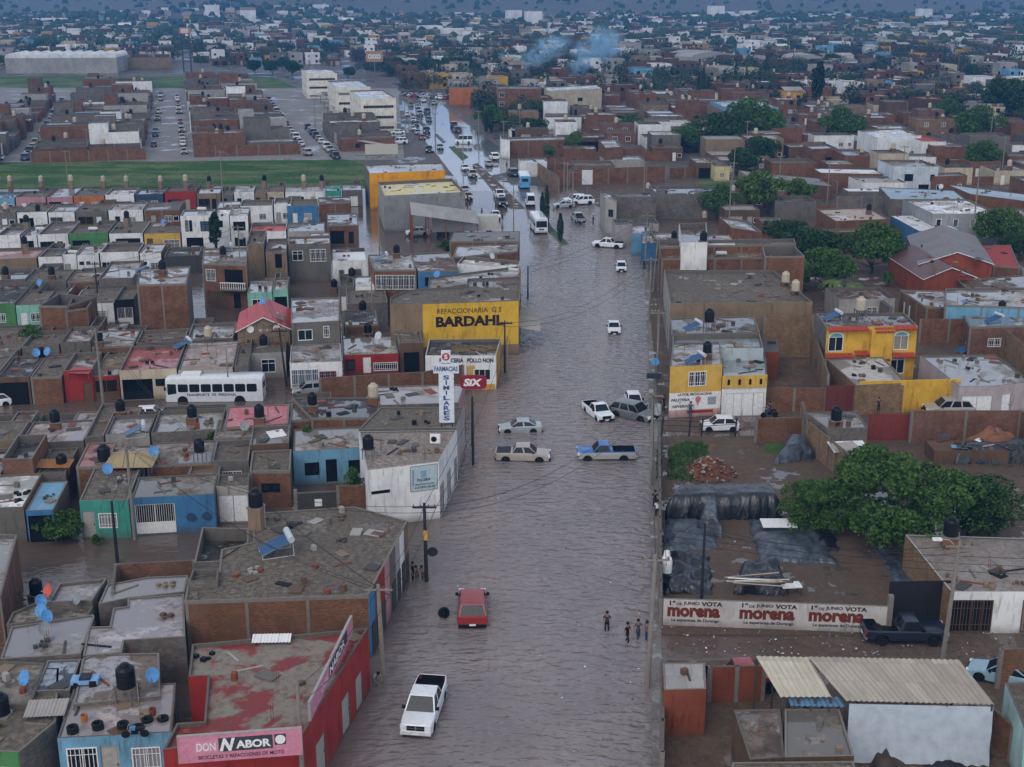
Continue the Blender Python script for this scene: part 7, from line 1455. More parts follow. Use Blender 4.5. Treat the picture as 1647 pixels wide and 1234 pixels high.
for i, (x, y, k, c, dr) in enumerate(((803, 318, 'crew', 'carwhite', 1), (806, 331, 'crew', 'charcoal', 1), (797, 351, 'sedan', 'carwhite', 1), (748, 274, 'sedan', 'carwhite', 1), (760, 285, 'crew', 'beige', 1), (748, 309, 'sedan', 'silver', 1), (753, 320, 'sedan', 'beige', 1), (786, 267, 'sedan', 'silver', -1), (795, 257, 'suv', 'carwhite', -1), (825, 283, 'suv', 'charcoal', -1),
    (690, 245, 'crew', 'charcoal', 1), (708, 240, 'sedan', 'silver', 1), (679, 224, 'sedan', 'carred', 1), (672, 216, 'sedan', 'silver', 1), (664, 210, 'sedan', 'carwhite', 1), (686, 214, 'suv', 'charcoal', 1), (670, 202, 'sedan', (.05, .08, .16), 1), (690, 195, 'sedan', (.05, .08, .16), 1), (675, 186, 'suv', 'silver', 1), (687, 182, 'suv', 'charcoal', -1), (672, 174, 'sedan', 'silver', 1), (661, 171, 'sedan', 'charcoal', 1), (736, 213, 'suv', 'charcoal', -1), (730, 205, 'suv', 'charcoal', -1), (665, 196, 'hatch', 'carwhite', 1), (655, 187, 'sedan', 'carwhite', 1), (698, 168, 'sedan', 'silver', -1), (681, 164, 'sedan', 'carwhite', -1))):
    n = CN.get(c, c) if isinstance(c, str) or c in CN else 'blue'
    put(k, x, y, (av_h if dr > 0 else av_h - pi) + R.uniform(-.05, .05), c, '%s %s driving %s on the wet avenue' % (n, KN[k], 'towards the viewer' if dr > 0 else 'away'), 'cars on the avenue', z=.07 if y < 300 else 0.)
for i, (x, y, k, c, rz) in enumerate(((936, 329, 'suv', 'carwhite', .15), (907, 334, 'sedan', 'silver', .1), (925, 327, 'suv', 'carwhite', .1), (930, 357, 'crew', 'silver', -1.4), (960, 262, 'sedan', 'champagne', pi), (1180, 245, 'suv', 'charcoal', 0), (1534, 273, 'van', 'carwhite', 0), (672, 378, 'sedan', 'carwhite', 0.1), (773, 372, 'single', 'carwhite', 0), (420, 300 + 112, 'sedan', 'charcoal', 0), (235, 412, 'sedan', 'carwhite', .1), (313, 410, 'hatch', 'carwhite', H2), (492, 332, 'sedan', 'silver', 0), (372, 322, 'hatch', 'carwhite', H2), (640, 222, 'sedan', 'silver', .2), (642, 232, 'suv', 'carwhite', .1), (640, 216, 'sedan', 'carwhite', .2), (-12, 652, 'hatch', 'carwhite', .5), (140, 404, 'sedan', 'charcoal', H2))):
    put(k, x, y, rz, c, '%s %s parked %s' % (CN.get(c, c), KN[k], 'near the avenue' if x > 600 else 'among the left-hand houses'), 'parked cars', z=-.2 if y > 380 else .08)
# cars parked along the streets beyond the field
pk = random.Random(12); e1, e2 = axes(PD)
def parkline(x0, y0, x1, y1, n, where, jit=.9):
    for i in range(n):
        if pk.random() > jit: continue
        t = (i + pk.uniform(-.2, .2)) / n; A, B_ = G(x0, y0, .08), G(x1, y1, .08); P = A.lerp(B_, t); c = pk.choice(CARC); k = pk.choice(['sedan', 'sedan', 'suv', 'hatch', 'crew'])
        o = place(V[k], P, H2 - PD + pk.choice((0, pi)) + pk.uniform(-.05, .05), '%s %s parked %s' % (CN.get(c, c), KN[k], where), 'cars parked beyond the field')
        paintover([ch for ch in o.children if ch.name.startswith('body')][0], 0, paint(c))
parkline(245, 254, 260, 150, 24, 'on the left kerb of the middle street', .42); parkline(297, 254, 284, 150, 24, 'on the right kerb of the middle street', .5); parkline(2, 256, 90, 150, 22, 'on the left kerb of the left street', .4); parkline(42, 256, 108, 150, 20, 'on the right kerb of the left street', .4)
parkline(495, 250, 430, 160, 18, 'on the left kerb of the right-hand street', .7); parkline(541, 256, 492, 205, 11, 'in the car park beside the field', .95)
for i in range(13): 
    c = pk.choice(CARC); p = G(655 + i * 5.5 + pk.uniform(-2, 2), 157 + pk.uniform(-3, 3), .08); o = place(V['sedan'], p, pk.uniform(0, 6), '%s sedan queued where the avenue bends' % CN.get(c, c), 'cars at the avenue bend'); paintover([ch for ch in o.children if ch.name.startswith('body')][0], 0, paint(c))
# street surfaces beyond the field
pav = dirt((.20, .19, .18), (.26, .25, .235), .5, .1)
for pl in ([(-60, 261), (650, 257), (640, 142), (-60, 142)], [(240, 261), (310, 261), (286, 146), (257, 146)], [(-45, 264), (48, 261), (104, 150), (78, 150)], [(486, 259), (546, 259), (440, 143), (416, 143)], [(546, 258), (650, 256), (640, 210), (505, 210)]): patch('street', pl, .086 + .004 * (pl[0][0] != -60), pav)
# motorcycles
def motorbike(px, py, rz, z, label):
    t = empty('motorcycle', G(px, py, z), rz, label, 'motorcycle')
    for x in (-.65, .65): g = MB(); g.lathe([(.22, -.05), (.3, -.05), (.31, .05), (.22, .05)], RUB, 14, M=Matrix.Translation((x, 0, .31)) @ Matrix.Rotation(H2, 4, 'X')); g.build('wheel', t)
    g = MB(); g.tube([(-.6, 0, .32), (-.45, 0, .85), (.1, 0, .8), (.6, 0, .35)], .05, TRIM); g.box(-.25, -.14, .35, .2, .14, .68, TRIM); g.build('frame', t)
    g = MB(); g.box(-.35, -.15, .72, .05, .15, .95, paint('blue')); g.build('fuel_tank', t); g = MB(); g.box(.05, -.15, .76, .7, .15, .88, TRIM); g.build('seat', t); g = MB(); g.tube([(-.42, -.35, 1.02), (-.48, 0, .98), (-.42, .35, 1.02)], .025, CHR); g.build('handlebar', t); return t
motorbike(1237, 672, .2, .08, 'motorcycle ridden along the muddy street by the brick wall'); motorbike(762, 273, 1.4, .1, 'motorcycle on the avenue beside a white car')
wty = empty('wading_tyre', G(714, 994, -.1), 0, 'upright tyre standing in the floodwater beside the red car', 'tyre')
for i, (x, z, a) in enumerate(((0, .42, .25), (.1, .2, 1.2))): g = MB(); g.lathe([(.24, -.1), (.36, -.12), (.42, -.06), (.42, .06), (.36, .12), (.24, .1), (.24, -.1)], RUB, 18, M=Matrix.Translation((x, .1 * i, z)) @ Matrix.Rotation(H2 - .1 - a * i, 4, 'X') @ Matrix.Rotation(a, 4, 'Y')); g.build('tyre', wty, smooth=True)
# ================================================================ people
PEO = {}
def person_mesh(pose):
    if pose in PEO: return PEO[pose]
    # joints: pelvis, chest, neck, head, shoulders, elbows, hands, hips, knees, feet
    J = dict(pel=(0, 0, .95, .15), bel=(0, 0, 1.1, .14), che=(0, 0, 1.32, .165), nek=(0, 0, 1.49, .06), hd0=(0, -.01, 1.58, .085), hd1=(0, -.01, 1.68, .10), hd2=(0, 0, 1.76, .06),
        sl=(-.19, 0, 1.42, .07), sr=(.19, 0, 1.42, .07), el=(-.25, .02, 1.15, .05), er=(.25, .02, 1.15, .05), hl=(-.26, -.08, .92, .035), hr=(.26, -.08, .92, .035), fl_=(-.26, -.12, .83, .03), fr_=(.26, -.12, .83, .03),
        pl=(-.1, 0, .88, .10), pr=(.1, 0, .88, .10), kl=(-.11, -.02, .5, .068), kr=(.11, -.02, .5, .068), al=(-.11, .03, .09, .045), ar=(.11, .03, .09, .045), tl=(-.12, -.14, .04, .04), tr=(.12, -.14, .04, .04))
    if pose == 'walk': J.update(kl=(-.11, -.16, .52, .068), al=(-.11, -.05, .12, .045), tl=(-.12, -.22, .05, .04), kr=(.11, .06, .5, .068), ar=(.11, .26, .12, .045), tr=(.12, .12, .05, .04), el=(-.26, .12, 1.17, .05), hl=(-.27, .06, .93, .035), fl_=(-.27, .03, .85, .03), er=(.26, -.1, 1.17, .05), hr=(.24, -.28, 1.0, .035), fr_=(.23, -.36, .96, .03))
    if pose == 'bent': J.update(bel=(0, -.1, 1.08, .14), che=(0, -.28, 1.2, .165), nek=(0, -.4, 1.3, .06), hd0=(0, -.47, 1.35, .085), hd1=(0, -.54, 1.42, .1), hd2=(0, -.57, 1.5, .06), sl=(-.19, -.33, 1.27, .07), sr=(.19, -.33, 1.27, .07), el=(-.24, -.42, 1.0, .05), er=(.24, -.42, 1.0, .05), hl=(-.16, -.6, .85, .035), hr=(.16, -.6, .85, .035), fl_=(-.12, -.66, .8, .03), fr_=(.12, -.66, .8, .03))
    if pose == 'ride': J.update(kl=(-.2, -.42, .85, .068), kr=(.2, -.42, .85, .068), al=(-.2, -.3, .42, .045), ar=(.2, -.3, .42, .045), tl=(-.2, -.45, .38, .04), tr=(.2, -.45, .38, .04), el=(-.28, -.2, 1.2, .05), er=(.28, -.2, 1.2, .05), hl=(-.28, -.48, 1.08, .035), hr=(.28, -.48, 1.08, .035), fl_=(-.26, -.54, 1.05, .03), fr_=(.26, -.54, 1.05, .03))
    if pose == 'arm': J.update(er=(.4, -.05, 1.38, .05), hr=(.5, -.25, 1.45, .035), fr_=(.53, -.32, 1.48, .03))
    E = 'pel-bel bel-che che-nek nek-hd0 hd0-hd1 hd1-hd2 che-sl che-sr sl-el sr-er el-hl er-hr hl-fl_ hr-fr_ pel-pl pel-pr pl-kl pr-kr kl-al kr-ar al-tl ar-tr'.split(); ks = list(J)
    me = bpy.data.meshes.new('p'); me.from_pydata([J[k][:3] for k in ks], [(ks.index(a), ks.index(b)) for a, b in (e.split('-') for e in E)], []); o = bpy.data.objects.new('p', me); COL.objects.link(o)
    m = o.modifiers.new('s', 'SKIN'); 
    for i, k in enumerate(ks): me.skin_vertices[0].data[i].radius = (J[k][3] * (.9 if k in ('che', 'pel', 'bel') else 1), J[k][3] * (.72 if k in ('che', 'pel', 'bel') else 1))
    me.skin_vertices[0].data[0].use_root = True; s = o.modifiers.new('d', 'SUBSURF'); s.levels = 1; s.render_levels = 1
    r = bpy.data.meshes.new_from_object(o.evaluated_get(bpy.context.evaluated_depsgraph_get())); bpy.data.objects.remove(o)
    for n in (((.30, .17, .11)), 'white', 'navy'): r.materials.append(plain(n, .8, nm='cloth'))
    hand = [Vector(J[k][:3]) for k in ('fl_', 'fr_', 'hl', 'hr')]
    for p in r.polygons:
        c = p.center; leg = min((c - Vector(J[k][:3])).length for k in ('pl', 'pr', 'kl', 'kr', 'al', 'ar', 'pel')); top = min((c - Vector(J[k][:3])).length for k in ('che', 'bel', 'sl', 'sr')); hd = min((c - Vector(J[k][:3])).length for k in ('hd0', 'hd1', 'hd2', 'nek')); arm = min((c - Vector(J[k][:3])).length for k in ('el', 'er', 'hl', 'hr', 'fl_', 'fr_'))
        q = min(leg, top, hd, arm); p.material_index = 2 if q == leg else 1 if q == top else 0
        p.use_smooth = True
    r.name = 'person'; h = Vector(J['hd1'][:3]); g = MB(); g.lathe([(.11, -.03), (.118, .04), (.10, .10), (.05, .14), (.001, .15)], plain((.012, .01, .01), .7, nm='hair'), 12, (h.x, h.y + .02, h.z)); hm_ = g.mesh('hair', True)
    f = MB(); f.box(h.x - .045, h.y - .108, h.z + .0, h.x - .02, h.y - .09, h.z + .014, DARK); f.box(h.x + .02, h.y - .108, h.z, h.x + .045, h.y - .09, h.z + .014, DARK); f.box(h.x - .012, h.y - .125, h.z - .045, h.x + .012, h.y - .09, h.z - .01, plain((.28, .155, .10), .8)); f.box(h.x - .03, h.y - .108, h.z - .07, h.x + .03, h.y - .09, h.z - .06, plain((.2, .07, .05))); fm_ = f.mesh('face')
    # fingers: five short tapered chains rooted in each palm
    for s, wr_, ti in ((-1, 'hl', 'fl_'), (1, 'hr', 'fr_')): pass
    fg = MB()
    for wr_, ti in (('hl', 'fl_'), ('hr', 'fr_')):
        a, b = Vector(J[wr_][:3]), Vector(J[ti][:3]); d = (b - a).normalized(); sd_ = d.cross(Vector((1, 0, 0))).normalized()
        for i, (of, ln) in enumerate(((-.03, .07), (-.01, .085), (.01, .09), (.03, .075), (.045, .05))):
            p = b + sd_ * of * .8 - d * (.0 if i < 4 else .05); fg.tube([p, p + d * ln * .6 + sd_ * (.01 if i == 4 else 0), p + d * ln + Vector((0, -.012, 0))], [.011, .010, .007], plain((.30, .17, .11), .8, nm='cloth'), 5)
    PEO[pose] = (r, hm_, fm_, fg.mesh('fingers')); return PEO[pose]
def person(px, py, pose, rz, top, bot, label, z=-.3, sc=1.):
    p = G(px, py, max(z, 0)); p.z = z; r, h, f, fg = person_mesh(pose); o = bpy.data.objects.new('person', r); COL.objects.link(o); o.location = p; o.rotation_euler = (0, 0, rz); o.scale = (sc,) * 3
    tag(o, label, 'person'); paintover(o, 1, plain(top, .8, nm='cloth')); paintover(o, 2, plain(bot, .8, nm='cloth')); inst('hair', h, o); inst('face', f, o); inst('fingers', fg, o); return o
for a in ((671, 930, 'bent', .8, (.55, .28, .25), 'navy', 'person in a salmon shirt bending forward beside the striped black pole'), (664, 932, 'stand', 1.2, 'black', 'black', 'person in dark clothes against the shop wall by the salmon shirt'), (680, 932, 'bent', -1.2, 'tan', 'brown', 'person in a tan top close to the striped black pole'),
    (976, 1014, 'stand', 0, (.05, .03, .035), 'black', 'woman in a dark brown top wading at the left of the group'), (1009, 1032, 'walk', 1., 'black', 'black', 'person in black leaning forward, wading with the group'), (1026, 1027, 'walk', .4, (.08, .07, .07), 'navy', 'shorter person in dark clothes wading behind the one in black', ), (1040, 1030, 'stand', 2., 'grey', 'navy', 'person in grey wading nearest the pavement pole'),
    (1053, 814, 'walk', 0, 'black', 'black', 'person in black walking on the pavement beside the yard wall'), (1057, 830, 'walk', 3., 'white', 'black', 'person with a white top following on the pavement'), (1412, 665, 'stand', .2, (.03, .04, .07), (.02, .02, .03), 'person in dark blue standing before the white double gate', .1), (1128, 664, 'stand', .2, 'black', (.02, .03, .05), 'person in black standing at the ice-cream shopfront', .1),
    (1110, 672, 'arm', -.5, 'navy', 'navy', 'person in navy stepping off the ice-cream shop pavement', .1), (1067, 661, 'stand', .8, (.02, .04, .08), 'black', 'person in dark blue at the corner of the ice-cream shop', .1), (1104, 650, 'stand', .8, 'white', 'black', 'person in a pale shirt beside the ice-cream drawings', .1), (1036, 434, 'stand', 0, (.02, .03, .05), 'black', 'dark figure standing at the flooded corner by the poles', 0), (1237, 672, 'ride', -1.4, 'black', 'navy', 'rider in black on the motorcycle by the brick wall', .2),
    (808, 357, 'stand', 0, 'black', 'black', 'dark figure standing on the avenue beside a white sedan', .03), (775, 350, 'walk', 1, 'black', 'grey', 'figure crossing the avenue left of the white sedan', .03), (752, 325, 'stand', 1, 'navy', 'black', 'figure at the kerb beside the grey warehouse', .1), (756, 332, 'stand', 2, 'black', 'black', 'second figure at the kerb beside the grey warehouse', .1), (750, 335, 'stand', 3, 'grey', 'black', 'grey-shirted figure at the kerb by the grey warehouse', .1), (986, 382, 'walk', 1, 'black', 'black', 'figure walking past the low street stalls', .1), (994, 384, 'walk', -1, (.1, .03, .03), 'black', 'figure in dark red walking past the low street stalls', .1), (954, 362, 'stand', -1, 'black', 'navy', 'figure standing on the muddy verge by the silver pickup', .1), (815, 272, 'stand', 0, 'black', 'black', 'figure by the dark parked car on the avenue', .1), (603, 1105, 'bent', .6, (.3, .3, .3), 'grey', 'person in grey crouching by the shopfront wall', -.2)): person(*a)
# ================================================================ trees
def leafmat(c, v):
    def b(N):
        p = N.pos(); n = N.noise(p, 1.3, 3); n2 = N.noise(p, 6, 2)
        base = N.mix(N.rng(n, .38, .62), tuple(x * .45 for x in c), (c[0] * 1.7, c[1] * 1.45, c[2] * 1.3)); base = N.mix(N.rng(n2, .4, .7), base, tuple(x * .75 for x in c))
        N.set('Base Color', base); N.set('Roughness', .6); N.p.inputs['Subsurface Weight'].default_value = .0
    return mat('leaves_' + v, b)
LV = [leafmat((.050, .115, .020), 'a'), leafmat((.028, .068, .017), 'b'), leafmat((.075, .14, .026), 'c'), leafmat((.016, .036, .013), 'd')]
BARK = plain((.06, .045, .035), .9, nm='bark')
def crown_mesh(n, rx, rz, s, lm, seed, lobes=14, low=.35):
    rn = random.Random(seed); g = MB(); L_ = []
    for i in range(lobes):
        t = rn.uniform(0, 2 * pi); r = rn.uniform(.1, .78 if lobes < 30 else .92) * rx; z = rn.uniform(-low, .8 if lobes < 30 else .95) * rz * (1 - (r / rx) ** 2 * .6); L_.append((r * cos(t), r * sin(t), z, rn.uniform(.28, .5) * rx * (1 if lobes < 30 else .55), rn.uniform(.25, .42) * rz * (1 if lobes < 30 else .6)))
    for i in range(n):
        x, y, z, a, b = rn.choice(L_); t = rn.uniform(0, 2 * pi); u = rn.uniform(-.7, 1); q = sqrt(1 - min(1, u * u)); k = rn.uniform(.62, 1.06) ** .6
        p = Vector((x + a * q * cos(t) * k, y + a * q * sin(t) * k, z + b * u * k)); d = Vector((rn.gauss(0, 1), rn.gauss(0, 1), rn.gauss(0, .7) + .3)).normalized(); e = d.cross(Vector((rn.gauss(0, 1), rn.gauss(0, 1), rn.gauss(0, 1)))).normalized(); f = d.cross(e); w_ = s * rn.uniform(.6, 1.4)
        g.face([p - e * w_ - f * w_ * .3, p + f * w_ * .7 - e * w_ * .1, p + e * w_ - f * w_ * .2, p - f * w_ * .8 + e * w_ * .1], lm)
    return g.mesh('crown')
def trunk_mesh(h, r, rx, seed, nl=6):
    rn = random.Random(seed); g = MB(); g.tube([(0, 0, -.2), (rn.uniform(-.2, .2), rn.uniform(-.2, .2), h * .5), (rn.uniform(-.3, .3), rn.uniform(-.3, .3), h)], [r, r * .75, r * .5], BARK, 8)
    for i in range(nl):
        t = rn.uniform(0, 6.3); z = h * rn.uniform(.45, .95); q = rx * rn.uniform(.4, .75); g.tube([(0, 0, z), (q * .5 * cos(t), q * .5 * sin(t), z + h * .25), (q * cos(t), q * sin(t), z + h * .55)], [r * .4, r * .25, r * .08], BARK, 5)
    return g.mesh('trunk')
TP = {}
def treeproto(k, n, rx, rz, th, s, lm, seed, tr=.2, lobes=14, low=.35): TP[k] = (crown_mesh(n, rx, rz, s, lm, seed, lobes, low), trunk_mesh(th, tr, rx, seed), th, rz)
treeproto('big', 17000, 5.2, 4.2, 1.3, .125, LV[0], 1, .32, 75, .8); treeproto('broad', 7500, 4., 3.4, 1.6, .18, LV[0], 2, .24, 20); treeproto('dark', 7500, 4., 3.2, 1.5, .18, LV[1], 3, .24, 20); treeproto('lite', 6500, 3.2, 2.8, 1.4, .16, LV[2], 4, .18, 14)
treeproto('bush', 1100, 1.6, 1.5, .5, .13, LV[0], 5, .07, 8); treeproto('fir', 1400, 1.2, 4.2, 2.6, .26, LV[3], 6, .15, 12, .6); treeproto('darkbig', 14000, 4.6, 3.8, 1.2, .13, LV[1], 7, .3, 26, .6)
def tree(k, px, py, w_px, label=None, z=.1, hs=1., group=None):
    p = G(px, py, z); cm, tm_, th, rz = TP[k]; s_ = F / (p - Vector((0, 0, HC))).length; rx = {'big': 5.2, 'broad': 4., 'dark': 4., 'lite': 3.2, 'bush': 1.6, 'fir': 1.2, 'darkbig': 4.6}[k]; sc = w_px / 2 / s_ / rx / 1.12
    o = empty('tree' if k != 'bush' else 'shrub', p, R.uniform(0, 6), label or 'green tree', 'tree' if k != 'bush' else 'shrub', group); o.scale = (sc, sc, sc * hs); inst('crown', cm, o, Matrix.Translation((0, 0, th + rz * .55))); inst('trunk', tm_, o); return o
tree('big', 1440, 868, 255, 'largest broad green tree at the back of the brick yard', hs=.8); tree('big', 1316, 850, 140, 'smaller feathery green tree left of the largest one', hs=.85); tree('darkbig', 1560, 862, 172, 'dark dense leafy tree right of the largest one, above the brown roof', hs=.78); tree('big', 1300, 812, 60, 'small light green tree at the edge of the dirt yard') ; tree('broad', 1395, 800, 110, 'green tree squeezed between the tan wall and the largest tree')
tree('broad', 96, 872, 78, 'round green tree standing in water before the teal house', -.2, .8); tree('bush', 155, 880, 26, 'small shrub by the white door of the teal house', -.1); tree('bush', 342, 725, 38, 'green bush growing from a patio in the side-street block', 1.5); tree('bush', 570, 800, 42, 'tall leafy shrub behind the red brick wall', 1.2, 1.5); tree('bush', 497, 722, 38, 'green shrub in the brick-walled courtyard', 1.4, 1.2); tree('bush', 55, 560, 44, 'shrub in a dark patio among the left-hand roofs', 1.5); tree('fir', 348, 408, 24, 'small conical green tree before the modern white house', .1, .8); tree('bush', 500, 385 + 340 - 325, 30, 'shrub behind the grey sheet-roofed shed', .1) ; tree('bush', 714, 408, 28, 'shrub between the roofs near the avenue sheds', 1.5); tree('bush', 640, 350, 22, 'shrub on the empty lot beside the grey warehouse', .1); tree('bush', 14, 1232, 60, 'green shrub in the bottom left corner', .3, 1.4)
for a in (('dark', 1312, 440, 100, 'dark tree beside the roofless brick annexe'), ('broad', 1400, 440, 104, 'broad tree left of the orange-red halls'), ('broad', 1330, 468, 90, 'green tree among palms behind the big yellow house'), ('lite', 1290, 470, 60, 'light green shrubby tree behind the two beige tanks'), ('dark', 1262, 402, 70, 'dark tree above the roofless annexe'), ('lite', 1225, 336 + 14, 90, 'feathery tree right of the long dark block wall'), ('broad', 1156, 352, 72, 'green tree against the long dark block wall'), ('lite', 1285, 338, 60, 'low green tree below the tan barn'), ('broad', 1612, 402, 84, 'rounded green tree at the right edge above the halls'), ('dark', 1640, 420, 60, 'dark tree at the right edge beside the red roof'), ('lite', 1213, 436, 34, 'reddish green shrub inside the posted brick house'), ('bush', 1425, 462, 30, 'yellowish shrub beside the nearer orange-red hall'), ('lite', 1505, 462, 52, 'yellow-green shrub before the nearer orange-red hall'), ('bush', 1560, 452, 24, 'small dark shrub beside the nearer orange-red hall'), ('bush', 1500, 384, 40, 'row shrub below the blue-walled shed'), ('bush', 1470, 386, 36, 'first shrub in the row below the blue-walled shed'), ('bush', 1535, 384, 40, 'last shrub in the row below the blue-walled shed'),
    ('broad', 1352, 232, 76, 'big rounded tree left of the white cubic house'), ('broad', 1210, 238, 100, 'large tree clump above the tan barn, right part'), ('dark', 1160, 244, 90, 'large tree clump above the tan barn, left part'), ('broad', 1105, 245, 60, 'tree at the left end of the large clump'), ('dark', 1190, 282, 60, 'flat-topped dark tree on the green lot'), ('dark', 1226, 262, 56, 'dark tree behind the tan barn'), ('broad', 1572, 232, 76, 'big tree right of the red-tiled house'), ('broad', 1582, 278, 64, 'green tree before the red brick house'), ('dark', 1625, 196, 90, 'dark tree mass at the right edge'), ('broad', 1520, 200, 50, 'green tree beyond the white cubic house'), ('broad', 1012, 226, 54, 'round bright tree in front of the white wall'), ('lite', 925, 250, 46, 'pale green tree below the open brown shed'), ('dark', 860, 222, 44, 'dark tree behind the long red brick house'), ('broad', 790, 212, 54, 'tree above the long red brick house'), ('broad', 862, 190, 40, 'tree beside the tall brick block'), ('lite', 880, 258, 30, 'small tree beside the pale shed'), ('dark', 1560, 128, 32, 'tall dark tree on the right skyline'), ('dark', 1340, 112, 34, 'dark tree beside the second vaulted hall'), ('fir', 1312, 178, 22, 'conical tree right of the slate blue house'), ('bush', 1540, 640 + 8, 1, 'x')):
    if a[4] != 'x': tree(*a)
for x, y in ((640, 118), (660, 117), (682, 118), (703, 118), (725, 118), (745, 117), (770, 124), (560, 126), (438, 120), (470, 122), (410, 118), (455, 112)): tree('dark', x, y, R.uniform(24, 36), 'dark tree in the belt behind the apartment blocks', group='tree belt behind the apartments')
def cypress(px, py, h, w_, label):
    k = ('cy', round(h), round(w_ * 10))
    if k not in TP:
        rn = random.Random(int(h * 10)); g = MB()
        for i in range(900):
            t = rn.uniform(0, 6.3); u = rn.random(); r = w_ * (sin(pi * min(1, u * .85 + .12)) ** .8) * rn.uniform(.7, 1.05); p = Vector((r * cos(t), r * sin(t), .5 + u * (h - .5))); e = Vector((rn.gauss(0, 1), rn.gauss(0, 1), 1)).normalized(); f = e.cross(Vector((cos(t), sin(t), 0))).normalized(); g.face([p - e * .2, p + f * .1, p + e * .28, p - f * .1], LV[3])
        q = MB(); q.tube([(0, 0, -.2), (0, 0, h * .9)], [.12, .03], BARK, 6); TP[k] = (g.mesh('crown'), q.mesh('trunk'))
    o = empty('cypress', G(px, py, .15), 0, label, 'cypress'); inst('crown', TP[k][0], o); inst('trunk', TP[k][1], o)
cypress(879, 370, 8, .55, 'left cypress on the flooded median'); cypress(872, 362, 6, .45, 'shorter cypress just left of the tallest one'); cypress(901, 390, 5, .55, 'nearest cypress, at the tip of the flooded median')
for x, y, h in ((1122, 170, 12), (1130, 168, 14), (1138, 168, 10), (1182, 148, 13), (1199, 150, 10), (1232, 122, 9), (790, 214, 7), (782, 214, 6), (706, 130, 9), (692, 112, 10), (758, 122, 10)): cypress(x, y, h, .8, 'slender dark cypress beyond the avenue')
def palm(px, py, h, label):
    o = empty('palm_tree', G(px, py, .1), 0, label, 'palm'); g = MB(); g.tube([(0, 0, 0), (.1, 0, h)], [.2, .15], BARK, 7); g.build('trunk', o); rn = random.Random(int(px))
    for i in range(16):
        t = i * 2.4; g = MB(); pr = None
        for k in range(7):
            u = k / 6; p = Vector((cos(t) * 2.2 * u, sin(t) * 2.2 * u, h + .9 * u - 1.7 * u * u)); sd_ = Vector((-sin(t), cos(t), 0)) * .28 * sin(pi * (u * .8 + .15))
            if pr: g.face([pr[0] - pr[1], p - sd_, p, pr[0]], LV[2]); g.face([pr[0], p, p + sd_ - Vector((0, 0, .1)), pr[0] + pr[1]], LV[2])
            pr = (p, sd_)
        g.build('frond', o)
palm(1372, 486, 2.6, 'right palm behind the big yellow house'); palm(1338, 486, 3, 'left palm behind the big yellow house'); palm(1474, 262, 3, 'palm beside the pale blue two-storey house')
# distant tree mass
rn = random.Random(9); blobs = MB(); nt_ = 0; bm_ = [leafmat((.035, .065, .025), 'f'), leafmat((.022, .045, .022), 'g')]
ico = bmesh.new(); bmesh.ops.create_icosphere(ico, subdivisions=2, radius=1); iv = [v.co.copy() for v in ico.verts]; iff = [[v.index for v in f.verts] for f in ico.faces]; ico.free()
while nt_ < 7600:
    y = 330 + (rn.random() ** 1.1) * 1330; y = rn.uniform(1500, 3300) if rn.random() < .16 else y; x = rn.uniform(-.43, .43) * y
    if in_exc(x, y) or PX((x, y, 0))[1] > 225: nt_ += 1; continue
    if noise.noise(Vector((x / 90, y / 130, 2.2))) < -.05 and rn.random() < .75: continue
    nt_ += 1; z = max(0, terr(x, y)); r = rn.uniform(1.8, 4.) * (1 + (y > 1300) * .2); zz = r * rn.uniform(.8, 1.3); sd = rn.random() * 99; m = bm_[nt_ % 2]
    if y < 900:
        for q in range(130 if y > 520 else 240):
            d = Vector((rn.gauss(0, 1), rn.gauss(0, 1), abs(rn.gauss(0, 1)) * .9 - .2)).normalized(); k = rn.uniform(.6, 1.1); p = Vector((x + d.x * r * k, y + d.y * r * k, z + zz * .9 + d.z * zz * k)); e = Vector((rn.gauss(0, 1), rn.gauss(0, 1), rn.gauss(0, 1))).normalized(); f = e.cross(d).normalized(); s = r * .16; blobs.face([p - e * s, p + f * s, p + e * s], m)
    else:
        vv = [Vector((x + c.x * r * (1 + .5 * noise.noise(c * 2 + Vector((sd, 0, 0)))), y + c.y * r, z + zz * .8 + c.z * zz * (1 + .4 * noise.noise(c * 2.4 + Vector((0, sd, 0)))))) for c in iv]
        for fc in iff:
            if sum(iv[i].z for i in fc) > -.8 and sum(iv[i].y for i in fc) < .9: blobs.face([vv[i] for i in fc], m)
tag(blobs.build('distant_trees'), 'thousands of dark trees scattered through the hazy far town', 'trees', kind='stuff')
